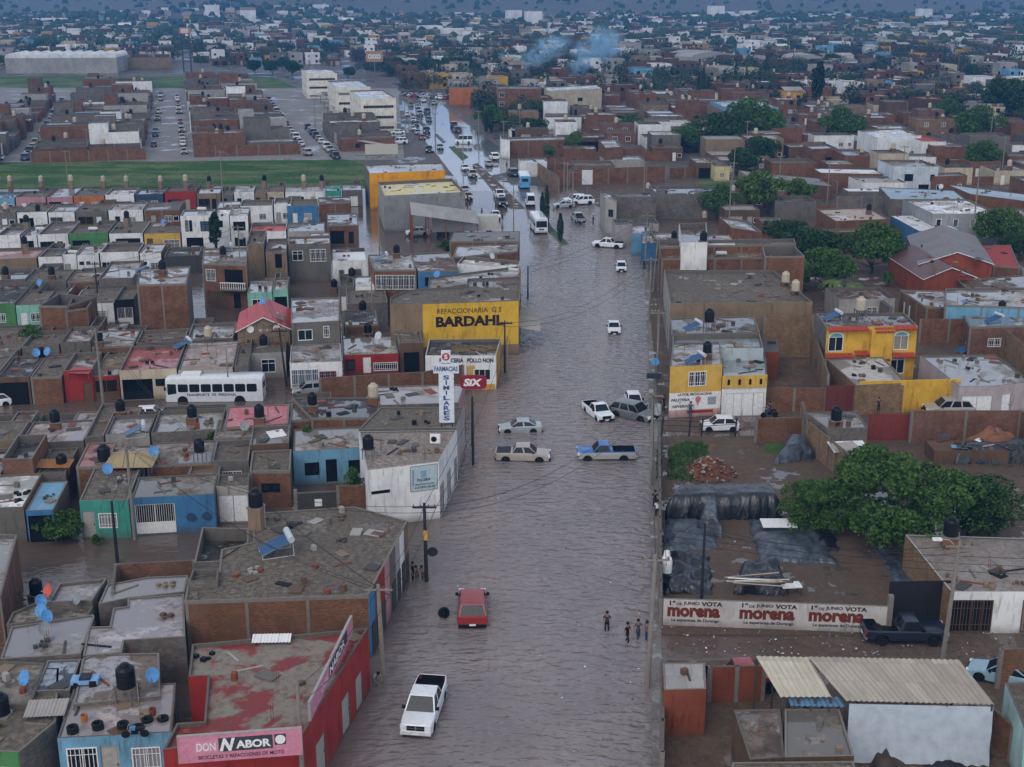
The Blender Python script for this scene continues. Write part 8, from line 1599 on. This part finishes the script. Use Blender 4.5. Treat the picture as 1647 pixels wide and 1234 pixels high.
# ================================================================ poles and wires
PC, PB = plain((.22, .20, .17), .8, nm='concrete_pole'), plain((.025, .025, .028), .7, nm='tarred_pole')
def pole(px, py, h, m, label, lean=(0, 0), arm=True, z=-.2, lamp=False, tr=False, r=.15, az=0., band=False):
    p = G(px, py, max(z, 0)); p.z = z; t = empty('utility_pole', p, 0, label, 'pole'); top = Vector((lean[0], lean[1], h)); g = MB(); g.tube([(0, 0, 0), top], [r, r * .62], m, 9); g.build('pole_shaft', t)
    if arm:
        M = Matrix.Translation(top + Vector((0, 0, -.35))) @ Matrix.Rotation(az, 4, 'Z'); g = MB(); g.box(-.9, -.06, -.06, .9, .06, .06, m, M); g.build('crossarm', t)
        for x in (-.8, -.3, .3, .8): g = MB(); g.lathe([(.05, .06), (.07, .12), (.04, .16), (.06, .2), (.001, .24)], plain('brown', .3), 7, M=M @ Matrix.Translation((x, 0, 0))); g.build('insulator', t)
    if lamp: g = MB(); g.tube([top - Vector((0, 0, .6)), top + Vector((-.7, 0, .1)), top + Vector((-1.3, 0, .15))], .035, plain('ltgrey')); g.box(top.x - 1.8, top.y - .15, top.z + .08, top.x - 1.2, top.y + .15, top.z + .22, plain('white')); g.build('lamp_head', t)
    if tr: g = MB(); g.lathe([(.3, 0), (.34, .08), (.34, .85), (.3, .95), (.1, 1.05)], plain((.35, .36, .36)), 12, (top.x + .45, top.y, top.z - 2.1)); g.build('transformer', t)
    if band: g = MB(); g.lathe([(r * .95, 0), (r * .95, .8)], plain('yellow'), 9, (0, 0, h * .55)); g.build('painted_band', t); g = MB(); g.lathe([(.34, -.05), (.4, 0), (.34, .05), (.3, 0), (.34, -.05)], PB, 14, M=Matrix.Translation((.5, 0, h * .4)) @ Matrix.Rotation(H2, 4, 'X')); g.build('cable_coil', t)
    return p + top
T = {}
T['a'] = pole(686, 935, 6.6, PB, 'black tarred pole with a yellow band and cable coil in the flood', band=True, r=.17, lean=(-.05, 0)); T['b'] = pole(760, 716, 5.2, PB, 'black pole in the water beside the red six-letter sign', r=.14, arm=False); T['b2'] = pole(761, 748, 7, PB, 'thin black pole right at the corner of the white shop', r=.12, arm=False); T['c'] = pole(617, 1098, 7.2, PC, 'thick concrete pole before the painted shopfronts', r=.19, lean=(-.15, 0)); T['d'] = pole(489, 1300, 8, PC, 'concrete pole in front of the pink signboard', r=.16, arm=False)
T['e'] = pole(1041, 1106, 9.5, PC, 'tall leaning concrete pole at the pavement edge, nearest to the viewer', r=.2, lean=(.25, .1)); T['f'] = pole(1046, 780, 9, PC, 'tall concrete pole on the pavement beside the brick yard', r=.17, tr=True); T['g'] = pole(1055, 638, 10, PC, 'pavement pole beside the ice-cream shop', r=.17); T['h'] = pole(1044, 518, 9, PC, 'pavement pole beside the brown-roofed warehouse', r=.17); T['i'] = pole(1037, 432, 9, PC, 'pavement pole at the flooded far corner', r=.16, lean=(.2, 0)); T['i2'] = pole(1050, 470, 8.5, PC, 'second leaning pole close to the warehouse corner', r=.15, lean=(.5, 0))
T['j'] = pole(167, 657, 9, PC, 'tall pale concrete pole on the bus street', r=.17, lean=(-.1, 0)); T['k'] = pole(189, 905, 5.4, PB, 'black pole in the flooded side street before the teal house', r=.15, z=-.2, arm=False); T['l'] = pole(217, 868, 8.5, PC, 'pale concrete pole against the corner of the teal house', r=.16); T['m'] = pole(369, 645, 6, PC, 'slim pale pole in front of the white bus', r=.1, arm=False); T['n'] = pole(461, 622, 7, PB, 'dark leaning pole beside the white carport house', r=.13, lean=(-.5, 0)); T['o'] = pole(160, 505, 7.5, PB, 'dark pole in the middle terrace street', r=.13)
T['p'] = pole(812, 600, 6.5, PB, 'black pole at the yellow parts shop corner', r=.13); T['q'] = pole(849, 480, 5, PB, 'black pole in the water before the long terrace', r=.13, arm=False); T['q2'] = pole(816, 612, 5.4, PC, 'grey pole with a white box at the pastry shop', r=.1, arm=False); T['r'] = pole(1516, 1060, 8.6, PC, 'pale concrete pole with a street lamp on the muddy street', lamp=True, r=.17, lean=(.3, 0), z=.03); T['s'] = pole(1128, 972, 6.4, PB, 'dark pole rising through the painted campaign wall', r=.13, arm=False, z=.1); T['t'] = pole(610, 395, 9, PC, 'tall white pole beside the grey warehouse', r=.1, arm=False); T['u'] = pole(826, 378, 9.5, PC, 'pale lamp pole between the minibus and the sheds', r=.12, arm=False); T['v'] = pole(921, 348, 9, PC, 'concrete pole beside two parked white cars', r=.15); T['w'] = pole(1172, 372, 9.5, PC, 'utility pole with a transformer behind the warehouse', r=.15, tr=True, z=.1); T['x'] = pole(1563, 392, 13, PC, 'tall thin pole beside the white-roofed grey house', r=.15, z=.1, arm=False); T['y'] = pole(600, 538, 8, PC, 'pale pole beside the clean white house', r=.12, arm=False); T['z'] = pole(388, 455, 9, PC, 'pale pole with a transformer by the brick balcony house', r=.13, tr=True)
for x, y, h in ((1252, 318, 9), (1035, 330, 9), (907, 322, 8), (912, 324, 8), (1177, 322, 8), (1180, 285, 8), (836, 215, 9), (770, 230, 9), (700, 235, 9), (652, 222, 12), (658, 224, 12), (662, 226, 10), (696, 160, 12), (110, 300, 8), (360, 340, 12), (290, 140, 10), (258, 200, 8), (314, 222, 9), (318, 252, 8), (143, 258, 8), (507, 205, 9), (530, 200, 8), (45, 200, 8), (62, 225, 8), (1590, 250, 10), (1610, 290, 10), (1540, 120, 10), (1450, 300, 9), (1330, 330, 9), (1200, 250, 9), (1500, 170, 9), (700, 190, 10), (745, 262, 9), (810, 250, 9)): pole(x, y, h, PC, 'distant concrete pole %s' % ('beyond the field' if x < 550 else 'along the avenue' if x < 850 else 'among the right-hand houses'), r=.14, z=.05)
def wire(a, b, sag, label, r=.02):
    n = 14; g = MB(); m = (a + b) / 2; g.tube([a.lerp(b, i / n) - m - Vector((0, 0, sag * 4 * (i / n) * (1 - i / n))) for i in range(n + 1)], r, PB, 4); o = g.build('overhead_wire'); o.location = m; tag(o, label, 'wire', 'overhead wires')
WL = [('e', 'f', .8, 0), ('f', 'g', .7, 0), ('g', 'h', .7, 0), ('h', 'i', .6, 0), ('c', 'a', .6, 0), ('d', 'c', .7, 0), ('a', 'p', 1.2, 0), ('k', 'l', .4, 0), ('j', 'o', .8, 0), ('l', 'a', 1.6, 0), ('j', 'n', 1.2, 0), ('p', 'h', 2.2, 0), ('q', 'i', 1.0, 0), ('n', 'z', .8, 0), ('y', 'p', 1.2, 0), ('r', 's', 1.0, 0), ('s', 'f', .9, 0), ('a', 'f', 2.5, 0), ('w', 'i', .9, 0), ('v', 'i', .8, 0), ('j', 'c', 2, 0), ('g', 'i', .9, 0), ('o', 'z', .8, 0), ('l', 'c', 1.5, 0)]
NMW = {'a': 'banded black pole', 'c': 'concrete shopfront pole', 'd': 'signboard pole', 'e': 'nearest pavement pole', 'f': 'yard-side pole', 'g': 'ice-cream shop pole', 'h': 'warehouse pole', 'i': 'far corner pole', 'j': 'bus street pole', 'k': 'side-street black pole', 'l': 'teal house pole', 'n': 'leaning dark pole', 'o': 'terrace pole', 'p': 'parts shop pole', 'q': 'standing-water pole', 'y': 'white house pole', 'z': 'balcony house pole', 'r': 'muddy street lamp', 's': 'campaign wall pole', 'w': 'transformer pole', 'v': 'parked cars pole'}
for a, b, sg, _ in WL:
    for k, dx in enumerate((-.7, .7)): wire(T[a] + Vector((dx * (k > 0), 0, -.25 - k * .5)), T[b] + Vector((dx * (k > 0), 0, -.25 - k * .5)), sg, '%s wire from the %s to the %s' % (('upper', 'lower')[k], NMW[a], NMW[b]))
for i in range(3): wire(G(1068, 852 + i * 9, 3.5), G(1720, 900 + i * 13, 4.2), .5, '%s of three pale wires across the brick yard' % ('top', 'middle', 'bottom')[i])
# ================================================================ street signs
sp = empty('pharmacy_sign', G(720, 764, 0), 0, 'tall white pharmacy sign lettered SIMILARES on two thin posts', 'sign'); zt = 10.8
g = MB(); g.box(-.68, 0, 5.1, .68, .28, zt - .05, plain((.62, .66, .70))); g.build('board', sp); g = MB(); g.box(-1.15, -.02, zt - 1.0, 1.15, .3, zt - .15, plain((.62, .66, .70))); g.build('header_board', sp); g = MB(); g.box(-.42, 0, zt - .1, .42, .28, zt + 1.1, plain((.62, .66, .70))); g.build('top_board', sp)
g = MB(); g.lathe([(.36, 0), (.001, .02)], plain((.45, .04, .04)), 16, M=Matrix.Translation((0, -.01, zt + .55)) @ Matrix.Rotation(H2, 4, 'X')); g.build('emblem', sp); inst('lettering', text_mesh('S', .3, .42, plain('white'), .04), sp, Matrix.Translation((-.15, -.04, zt + .34)))
inst('lettering', text_mesh('FARMACIAS', 2.1, .46, plain((.05, .09, .22)), .03), sp, Matrix.Translation((-1.05, -.04, zt - .8)))
for i, ch in enumerate('SIMILARES'): w_ = .13 if ch == 'I' else .56; inst('lettering', text_mesh(ch, w_, .42, plain((.05, .09, .22)), .04), sp, Matrix.Translation((-w_ / 2, -.01, zt - 1.6 - i * .485)))
for x in (-.5, .5): g = MB(); g.box(x - .04, .1, -.3, x + .04, .2, 5.1, PB); g.build('post', sp)
sx_ = empty('beer_shop_sign', G(762, 690, 0), 0, 'dark red rounded sign lettered SIX on a pole over the flood', 'sign'); g = MB(); n = 20; pts = [(1.35 * math.copysign(abs(cos(t)) ** .45, cos(t)), -.15, 5. + .72 * math.copysign(abs(sin(t)) ** .45, sin(t))) for t in (2 * pi * i / n for i in range(n))]; bk = [(p[0], .15, p[2]) for p in pts]; g.face(pts, plain((.27, .015, .03))); g.face(bk[::-1], plain((.27, .015, .03)))
for i in range(n): g.face([pts[i], bk[i], bk[(i + 1) % n], pts[(i + 1) % n]], plain((.12, .01, .02)))
g.build('board', sx_); inst('lettering', text_mesh('SiX', 1.9, .8, plain('white'), .05, .2), sx_, Matrix.Translation((-1.0, -.17, 4.6))); g = MB(); g.tube([(0, 0, -.3), (0, 0, 4.3)], .07, PC); g.build('post', sx_)
ss = empty('street_sign', G(1052, 640, .1), 0, 'small blue round sign above a dark name plate on the pavement', 'sign'); g = MB(); g.lathe([(.45, 0), (.001, .01)], plain((.12, .35, .6)), 16, M=Matrix.Translation((0, -.05, 4.1)) @ Matrix.Rotation(H2, 4, 'X')); g.build('disc', ss); g = MB(); g.box(-.9, -.06, 2.2, .7, 0, 2.8, plain((.04, .05, .08))); g.build('name_plate', ss); g = MB(); g.tube([(0, 0, 0), (0, 0, 4.1)], .05, PC); g.build('post', ss)
aws = empty('pavement_sign', G(944, 320, .1), 0, 'white square sign on a post beside the avenue', 'sign'); g = MB(); g.box(-1.1, 0, 3, 1.1, .1, 6, plain((.6, .6, .62))); g.build('board', aws); g = MB(); g.tube([(0, .2, 0), (0, .2, 5)], .08, PC); g.build('post', aws)
# ================================================================ rooftop things placed from the photograph
for a in ((414, 850, 'black', 'tower', None, 1.25), (593, 738, 'black', 'legs'), (601, 650, 'beige', 'brick', None, 1.1), (503, 662, 'black', 'brick'), (411, 762, 'black', 'brick'), (418, 682, 'black', 'brick'), (310, 682, 'black', 'brick'), (195, 672, 'black', 'brick'), (90, 690, 'black', 'brick'), (168, 742, 'black', 'low', None, 1.2), (100, 752, 'black', 'low'), (322, 742, 'black', 'legs'), (60, 965, 'black', 'piers', None, 1.1), (206, 1130, 'black', 'legs', None, 1.3), (2, 1150, 'black', 'low', None, 1.2),
    (249, 558, 'black', 'brick'), (336, 553, 'beige', 'legs'), (160, 558, 'black', 'brick'), (68, 576, 'black', 'low'), (20, 516, 'black', 'brick'), (104, 514, 'black', 'brick'), (187, 516, 'black', 'brick'), (262, 442, 'black', 'brick'), (84, 450, 'black', 'brick'), (10, 450, 'black', 'brick'), (424, 556, 'black', 'low'), (507, 548, 'black', 'low'), (592, 542, 'black', 'piers'), (584, 510, 'black', 'legs'), (566, 450, 'black', 'piers'), (640, 462, 'black', 'brick'), (538, 470, 'black', 'brick'), (496, 412, 'black', 'legs'), (638, 415, 'black', 'brick'), (493, 375, 'beige', 'tower'), (444, 385, 'black', 'tower'), (359, 415, 'black', 'piers'), (692, 540, 'beige', 'brick'), (733, 440, 'black', 'tower'), (775, 420, 'black', 'low'), (793, 420, 'black', 'low'), (720, 405, 'black', 'low'),
    (44, 372, 'black', 'tower'), (41, 408, 'black', 'tower'), (205, 365, 'black', 'tower'), (275, 362, 'beige', 'tower'), (170, 348, 'beige', 'piers'), (10, 340, 'beige', 'piers'), (292, 335, 'beige', 'piers'), (61, 340, 'black', 'low'), (108, 332, 'black', 'piers'), (489, 340, 'black', 'piers'),
    (1131, 396, 'black', 'brick', None, 1.1), (1133, 356, 'beige', 'brick'), (1140, 532, 'black', 'legs', None, 1.2), (1137, 578, 'black', 'brick'), (1263, 460, 'beige', 'piers', None, 1.1), (1279, 474, 'beige', 'piers', None, 1.1), (1383, 514, 'beige', 'legs', None, 1.25), (1344, 684, 'black', 'piers', None, 1.1), (1579, 566, 'beige', 'legs'), (1610, 508, 'black', 'brick'), (1527, 878, 'black', 'brick', None, 1.3), (1612, 444, 'beige', 'piers'), (1042, 310, 'beige', 'legs'), (1084, 384, 'black', 'low'), (1397, 345, 'black', 'brick'), (1379, 318, 'black', 'low'), (1434, 345, 'beige', 'piers'), (1564, 316, 'black', 'brick'), (1575, 330, 'black', 'low'), (1340, 226, 'beige', 'brick'), (1386, 250, 'beige', 'brick'), (1517, 265, 'beige', 'piers'), (1430, 268, 'black', 'low'), (1480, 288, 'black', 'low')): tank(*a)
for i, x in enumerate((17, 67, 115, 167, 204, 259, 299, 337, 426, 489, 518)): tank(x, 303, ('beige', 'beige', 'beige', 'beige', 'beige', 'beige', 'beige', 'black', 'black', 'beige', 'black')[i], 'tower')
for a in ((70, 1000, 'blue'), (66, 985, 'blue'), (75, 1010, 'blue'), (82, 968, 'red'), (130, 980, 'grey'), (146, 975, 'grey'), (72, 1030, 'grey'), (45, 1110, 'blue'), (248, 1105, 'blue'), (248, 742, 'blue'), (174, 770, 'blue'), (59, 580, 'blue'), (79, 578, 'blue'), (66, 465, 'blue'), (534, 543, 'blue'), (243, 343, 'blue'), (256, 343, 'blue'), (118, 345, 'blue'), (264, 365, 'blue'), (704, 452, 'blue'), (425, 497, 'blue'), (790, 422, 'white'), (1103, 352, 'white'), (1551, 500, 'blue'), (1513, 308, 'white'), (610, 552, 'white'), (395, 700, 'grey')): dish(*a, sc=1.15 if a[1] > 900 else 1.25)
for a in ((466, 888, None, .35, 1.2), (232, 700, None, .3), (1123, 532, None, .3), (1128, 585, None, .3), (1348, 516, None, .2), (1560, 568, None, .3), (1606, 520, None, .3), (428, 392, None, .2), (480, 382, None, .2), (484, 412, None, .2), (622, 420, None, .2), (305, 560, None, .5), (240, 438, None, .2), (516, 552, None, .2), (372, 405, None, .2), (110, 408, None, 0)): solar(*a)
for x, y in ((190, 745), (502, 688), (1160, 412), (118, 410), (160, 410), (245, 410), (65, 372), (150, 372), (270, 340), (210, 340), (325, 340), (460, 345), (160, 330), (380, 332)): gast(x, y)
for a in ((118, 1178, None, 2), (158, 1172, None, 2), (198, 1172, None, 2), (222, 1172, None, 1), (238, 1160, None, 1), (262, 1158, None, 1), (296, 808, None, 1), (270, 812, None, 1)): tyre(*a)
bk_ = motorbike(218, 1186, .1, 3.15, 'small bicycle lying among tyres on the bright blue house'); bk_.name = 'bicycle'; bk_['category'] = 'bicycle'; bk_.scale = (.8, .8, .7)
tc_ = empty('toy_car', roof_at(138, 1100)[0], .1, 'blue plastic toy car on the wet brown-roofed house', 'toy car'); g = MB(); g.box(-.8, -.4, .15, .8, .4, .42, plain((.2, .4, .65))); g.box(-.3, -.35, .42, .35, .35, .55, plain((.03, .03, .04))); g.build('body', tc_)
for x in (-.5, .5):
    for s in (-1, 1): g = MB(); g.lathe([(.16, -.06), (.16, .06), (.001, .07)], RUB, 10, M=Matrix.Translation((x, s * .42, .16)) @ Matrix.Rotation(H2, 4, 'X')); g.build('wheel', tc_)
for x, y, c in ((136, 1160, 'orange'), (270, 1182, 'white'), (246, 1150, 'rust')): o = empty('bucket', roof_at(x, y)[0], 0, '%s bucket on the bright blue house' % c, 'bucket'); g = MB(); g.lathe([(.001, 0), (.17, 0), (.22, .42), (.19, .42), (.15, .05)], plain(c), 12); g.build('bucket_body', o); g = MB(); g.tube([(-.2, 0, .4), (0, 0, .62), (.2, 0, .4)], .012, PC, 4); g.build('handle', o)
dg = random.Random(2)
acu = empty('air_conditioner', roof_at(700, 712)[0], 0, 'white air-conditioning unit on the white corner shop', 'air conditioner'); g = MB(); g.box(-.45, -.2, 0, .45, .2, .75, plain('white')); g.build('casing', acu); g = MB(); g.lathe([(.26, 0), (.001, .01)], DARK, 14, M=Matrix.Translation((-.1, -.205, .38)) @ Matrix.Rotation(H2, 4, 'X')); g.build('fan', acu)
# roof clutter: planks, sheets, pipes, blocks, low parapets lying on the nearer roofs
cl = random.Random(31)
for poly, h, short, root, par in list(HOUSES):
    cx_ = sum(p[0] for p in poly) / len(poly); cy_ = sum(p[1] for p in poly) / len(poly)
    if cy_ > 300 or h < 1.5 or 'row' in root.name: continue
    ip = [tuple(p) for p in inset([Vector(p) for p in poly], .6)]; n = int(min(34, abs(area(poly)) / (4 if cy_ < 180 else 9))); xs_ = [p[0] for p in ip]; ys_ = [p[1] for p in ip]
    if n < 1: continue
    g = MB()
    for i in range(n):
        x, y = cl.uniform(min(xs_), max(xs_)), cl.uniform(min(ys_), max(ys_))
        if not inside((x, y), ip): continue
        M = Matrix.Translation((x - cx_ + 0, y - cy_ + 0, h)) @ Matrix.Rotation(cl.uniform(0, 3.1), 4, 'Z'); k = cl.random(); c = cl.choice(['dgrey', 'brown', 'tan', 'ltgrey', 'brown', 'rust', 'black', 'stone', 'dgrey', 'grey'])
        if k < .3: g.box(-cl.uniform(.4, 1.3), -.07, .01, cl.uniform(.4, 1.3), .07, .07, plain(c), M)
        elif k < .5: g.box(-cl.uniform(.3, .8), -cl.uniform(.2, .6), .02, cl.uniform(.3, .8), cl.uniform(.2, .5), cl.uniform(.05, .12), plain(c), M)
        elif k < .7: g.box(-.2, -.15, 0, .2, .15, cl.uniform(.2, .5), plain(c), M)
        elif k < .85: g.box(-.012, -.012, 0, .012, .012, cl.uniform(.7, 1.4), plain('rust'), M); g.box(.13, -.012, 0, .154, .012, cl.uniform(.7, 1.4), plain('rust'), M)
        else: 
            for q in range(5): s = cl.uniform(.06, .18); a_, b_ = cl.uniform(-.5, .5), cl.uniform(-.5, .5); g.box(a_ - s, b_ - s, 0, a_ + s, b_ + s, s * 1.4, plain(c), M)
    if g.f: c_ = g.build('roof_debris', root); c_['kind'] = 'stuff'
# rubbish floating and lying about
lt = MB(); rn = random.Random(6)
for i in range(300):
    px, py = (rn.uniform(700, 1045), rn.uniform(420, 1230)) if i < 80 else (rn.uniform(1065, 1640), rn.uniform(1008, 1055)) if i < 280 else (rn.uniform(1070, 1440), rn.uniform(720, 950)) if i < 380 else (rn.uniform(1048, 1062), rn.uniform(440, 1200))
    z = .012 if i < 80 else .14; p = G(px, py, z); s = rn.uniform(.03, .09); lt.box(-s, -s * .6, 0, s, s * .6, .03, plain(rn.choice(['white', 'ltgrey', 'brown', 'skyblue', 'brown', 'tan'])), Matrix.Translation(p) @ Matrix.Rotation(rn.uniform(0, 3), 4, 'Z'))
tag(lt.build('litter'), 'scraps of pale litter floating on the flood and lying on mud', 'litter', kind='stuff')
# wire fence by the muddy yard
fe = empty('post_fence', G(1064, 700, .1), 0, 'ramshackle fence of dark posts and rails before the white hatchback', 'fence')
for i, x in enumerate((1064, 1108, 1128, 1182)):
    p = G(x, 702, .1) - fe.location; g = MB(); g.tube([(p.x, p.y, 0), (p.x + .1, p.y, 1.9)], .09, PB, 6); g.build('post', fe)
for z in (.6, 1.2, 1.7): a_ = G(1064, 702, .1) - fe.location; b_ = G(1182, 702, .1) - fe.location; g = MB(); g.tube([(a_.x, a_.y, z), ((a_.x + b_.x) / 2, a_.y, z - .15), (b_.x, b_.y, z + .1)], .035, PB, 5); g.build('rail', fe)
# ================================================================ smoke
SMK = bpy.data.materials.new('smoke'); SMK.use_nodes = True; N = ND.__new__(ND); N.t = SMK.node_tree; N.t.nodes.clear(); N.g = None; ou = N.n('ShaderNodeOutputMaterial'); v = N.n('ShaderNodeVolumePrincipled'); tcn = N.n('ShaderNodeTexCoord')
ln = N.n('ShaderNodeVectorMath', operation='LENGTH'); N.l(tcn.outputs['Object'], ln.inputs[0]); fall = N.rng(ln.outputs['Value'], 1, .25); nz1 = N.rng(N.noise(N.pos(), .22, 5, .6, .6), .46, .66); N.l(N.mth('MULTIPLY', N.mth('MULTIPLY', fall, nz1), .22), v.inputs['Density']); v.inputs['Color'].default_value = (.45, .74, 1, 1); N.l(v.outputs[0], ou.inputs['Volume'])
pm = MB(); pm.lathe([(.001, -1)] + [(cos(a), sin(a)) for a in (-1.2, -.8, -.4, 0, .4, .8, 1.2)] + [(.001, 1)], SMK, 12); pum = pm.mesh('puff', weld=True)
def plume(px, py, dist, path, label, dens, seed):
    rn = random.Random(seed); o = empty('smoke_plume', G(px, py, 0), 0, label, 'smoke')
    for (xa, za, ra), (xb, zb_, rb_) in zip(path, path[1:]):
        for q in range(4):
            t = q / 4; r = (ra + (rb_ - ra) * t) * rn.uniform(.9, 1.35); inst('puff', pum, o, Matrix.Translation((xa + (xb - xa) * t + rn.uniform(-.4, .4) * r, rn.uniform(-.4, .4) * r, max(r * .8, za + (zb_ - za) * t + rn.uniform(-.3, .3) * r))) @ Matrix.Diagonal((r * 1.25, r * 1.1, r, 1)))
plume(790, 128, 0, [(0, 0, 1.2), (7, 3.5, 2.5), (15, 8, 4), (23, 13, 5), (34, 17, 6)], 'pale blue smoke plume rising to the right from a backyard', .5, 1)
plume(900, 132, 0, [(0, 0, 1.), (3, 4, 2.2), (8, 9, 3.5), (14, 14, 5), (24, 19, 6.5)], 'second blue smoke plume drifting straight up', .22, 2)
plume(918, 128, 0, [(0, 0, 1.), (6, 5, 3), (12, 11, 4.5), (20, 17, 6)], 'third thin smoke plume right of the second', .3, 3)
# ================================================================ labels that collide are told apart by their place
def finish():
    bpy.context.view_layer.update()
    by = {}
    for o in COL.objects:
        if o.parent or o.type not in ('MESH', 'EMPTY') or not o.get('label'): continue
        by.setdefault(o['label'], []).append(o)
    ordn = lambda n: '%d%s' % (n, 'th' if 10 < n % 100 < 14 else {1: 'st', 2: 'nd', 3: 'rd'}.get(n % 10, 'th'))
    wn_ = {2: ['left one', 'right one'], 3: ['leftmost', 'middle one', 'rightmost']}
    for lab, os_ in by.items():
        if len(os_) < 2 or os_[0].get('same'): continue
        os_.sort(key=lambda o: PX(o.location)[0]); n = len(os_)
        for i, o in enumerate(os_):
            s = wn_[n][i] if n in wn_ else ('leftmost' if i == 0 else 'rightmost' if i == n - 1 else ordn(i + 1) + ' from left')
            o['label'] = lab + ', ' + s
        for i, o in enumerate(os_):
            ws = o['label'].split()
            if len(ws) > 16: o['label'] = ' '.join(ws[:16 - len(ws[-3:])] + ws[-3:]) if 'from' in ws[-2:] else ' '.join(ws[:14] + ws[-2:])
finish()
for o in COL.objects:
    if o.get('label') and len(o['label'].split()) > 16: o['label'] = ' '.join(o['label'].split()[:16])
for o in COL.objects:
    if 'same' in o: del o['same']
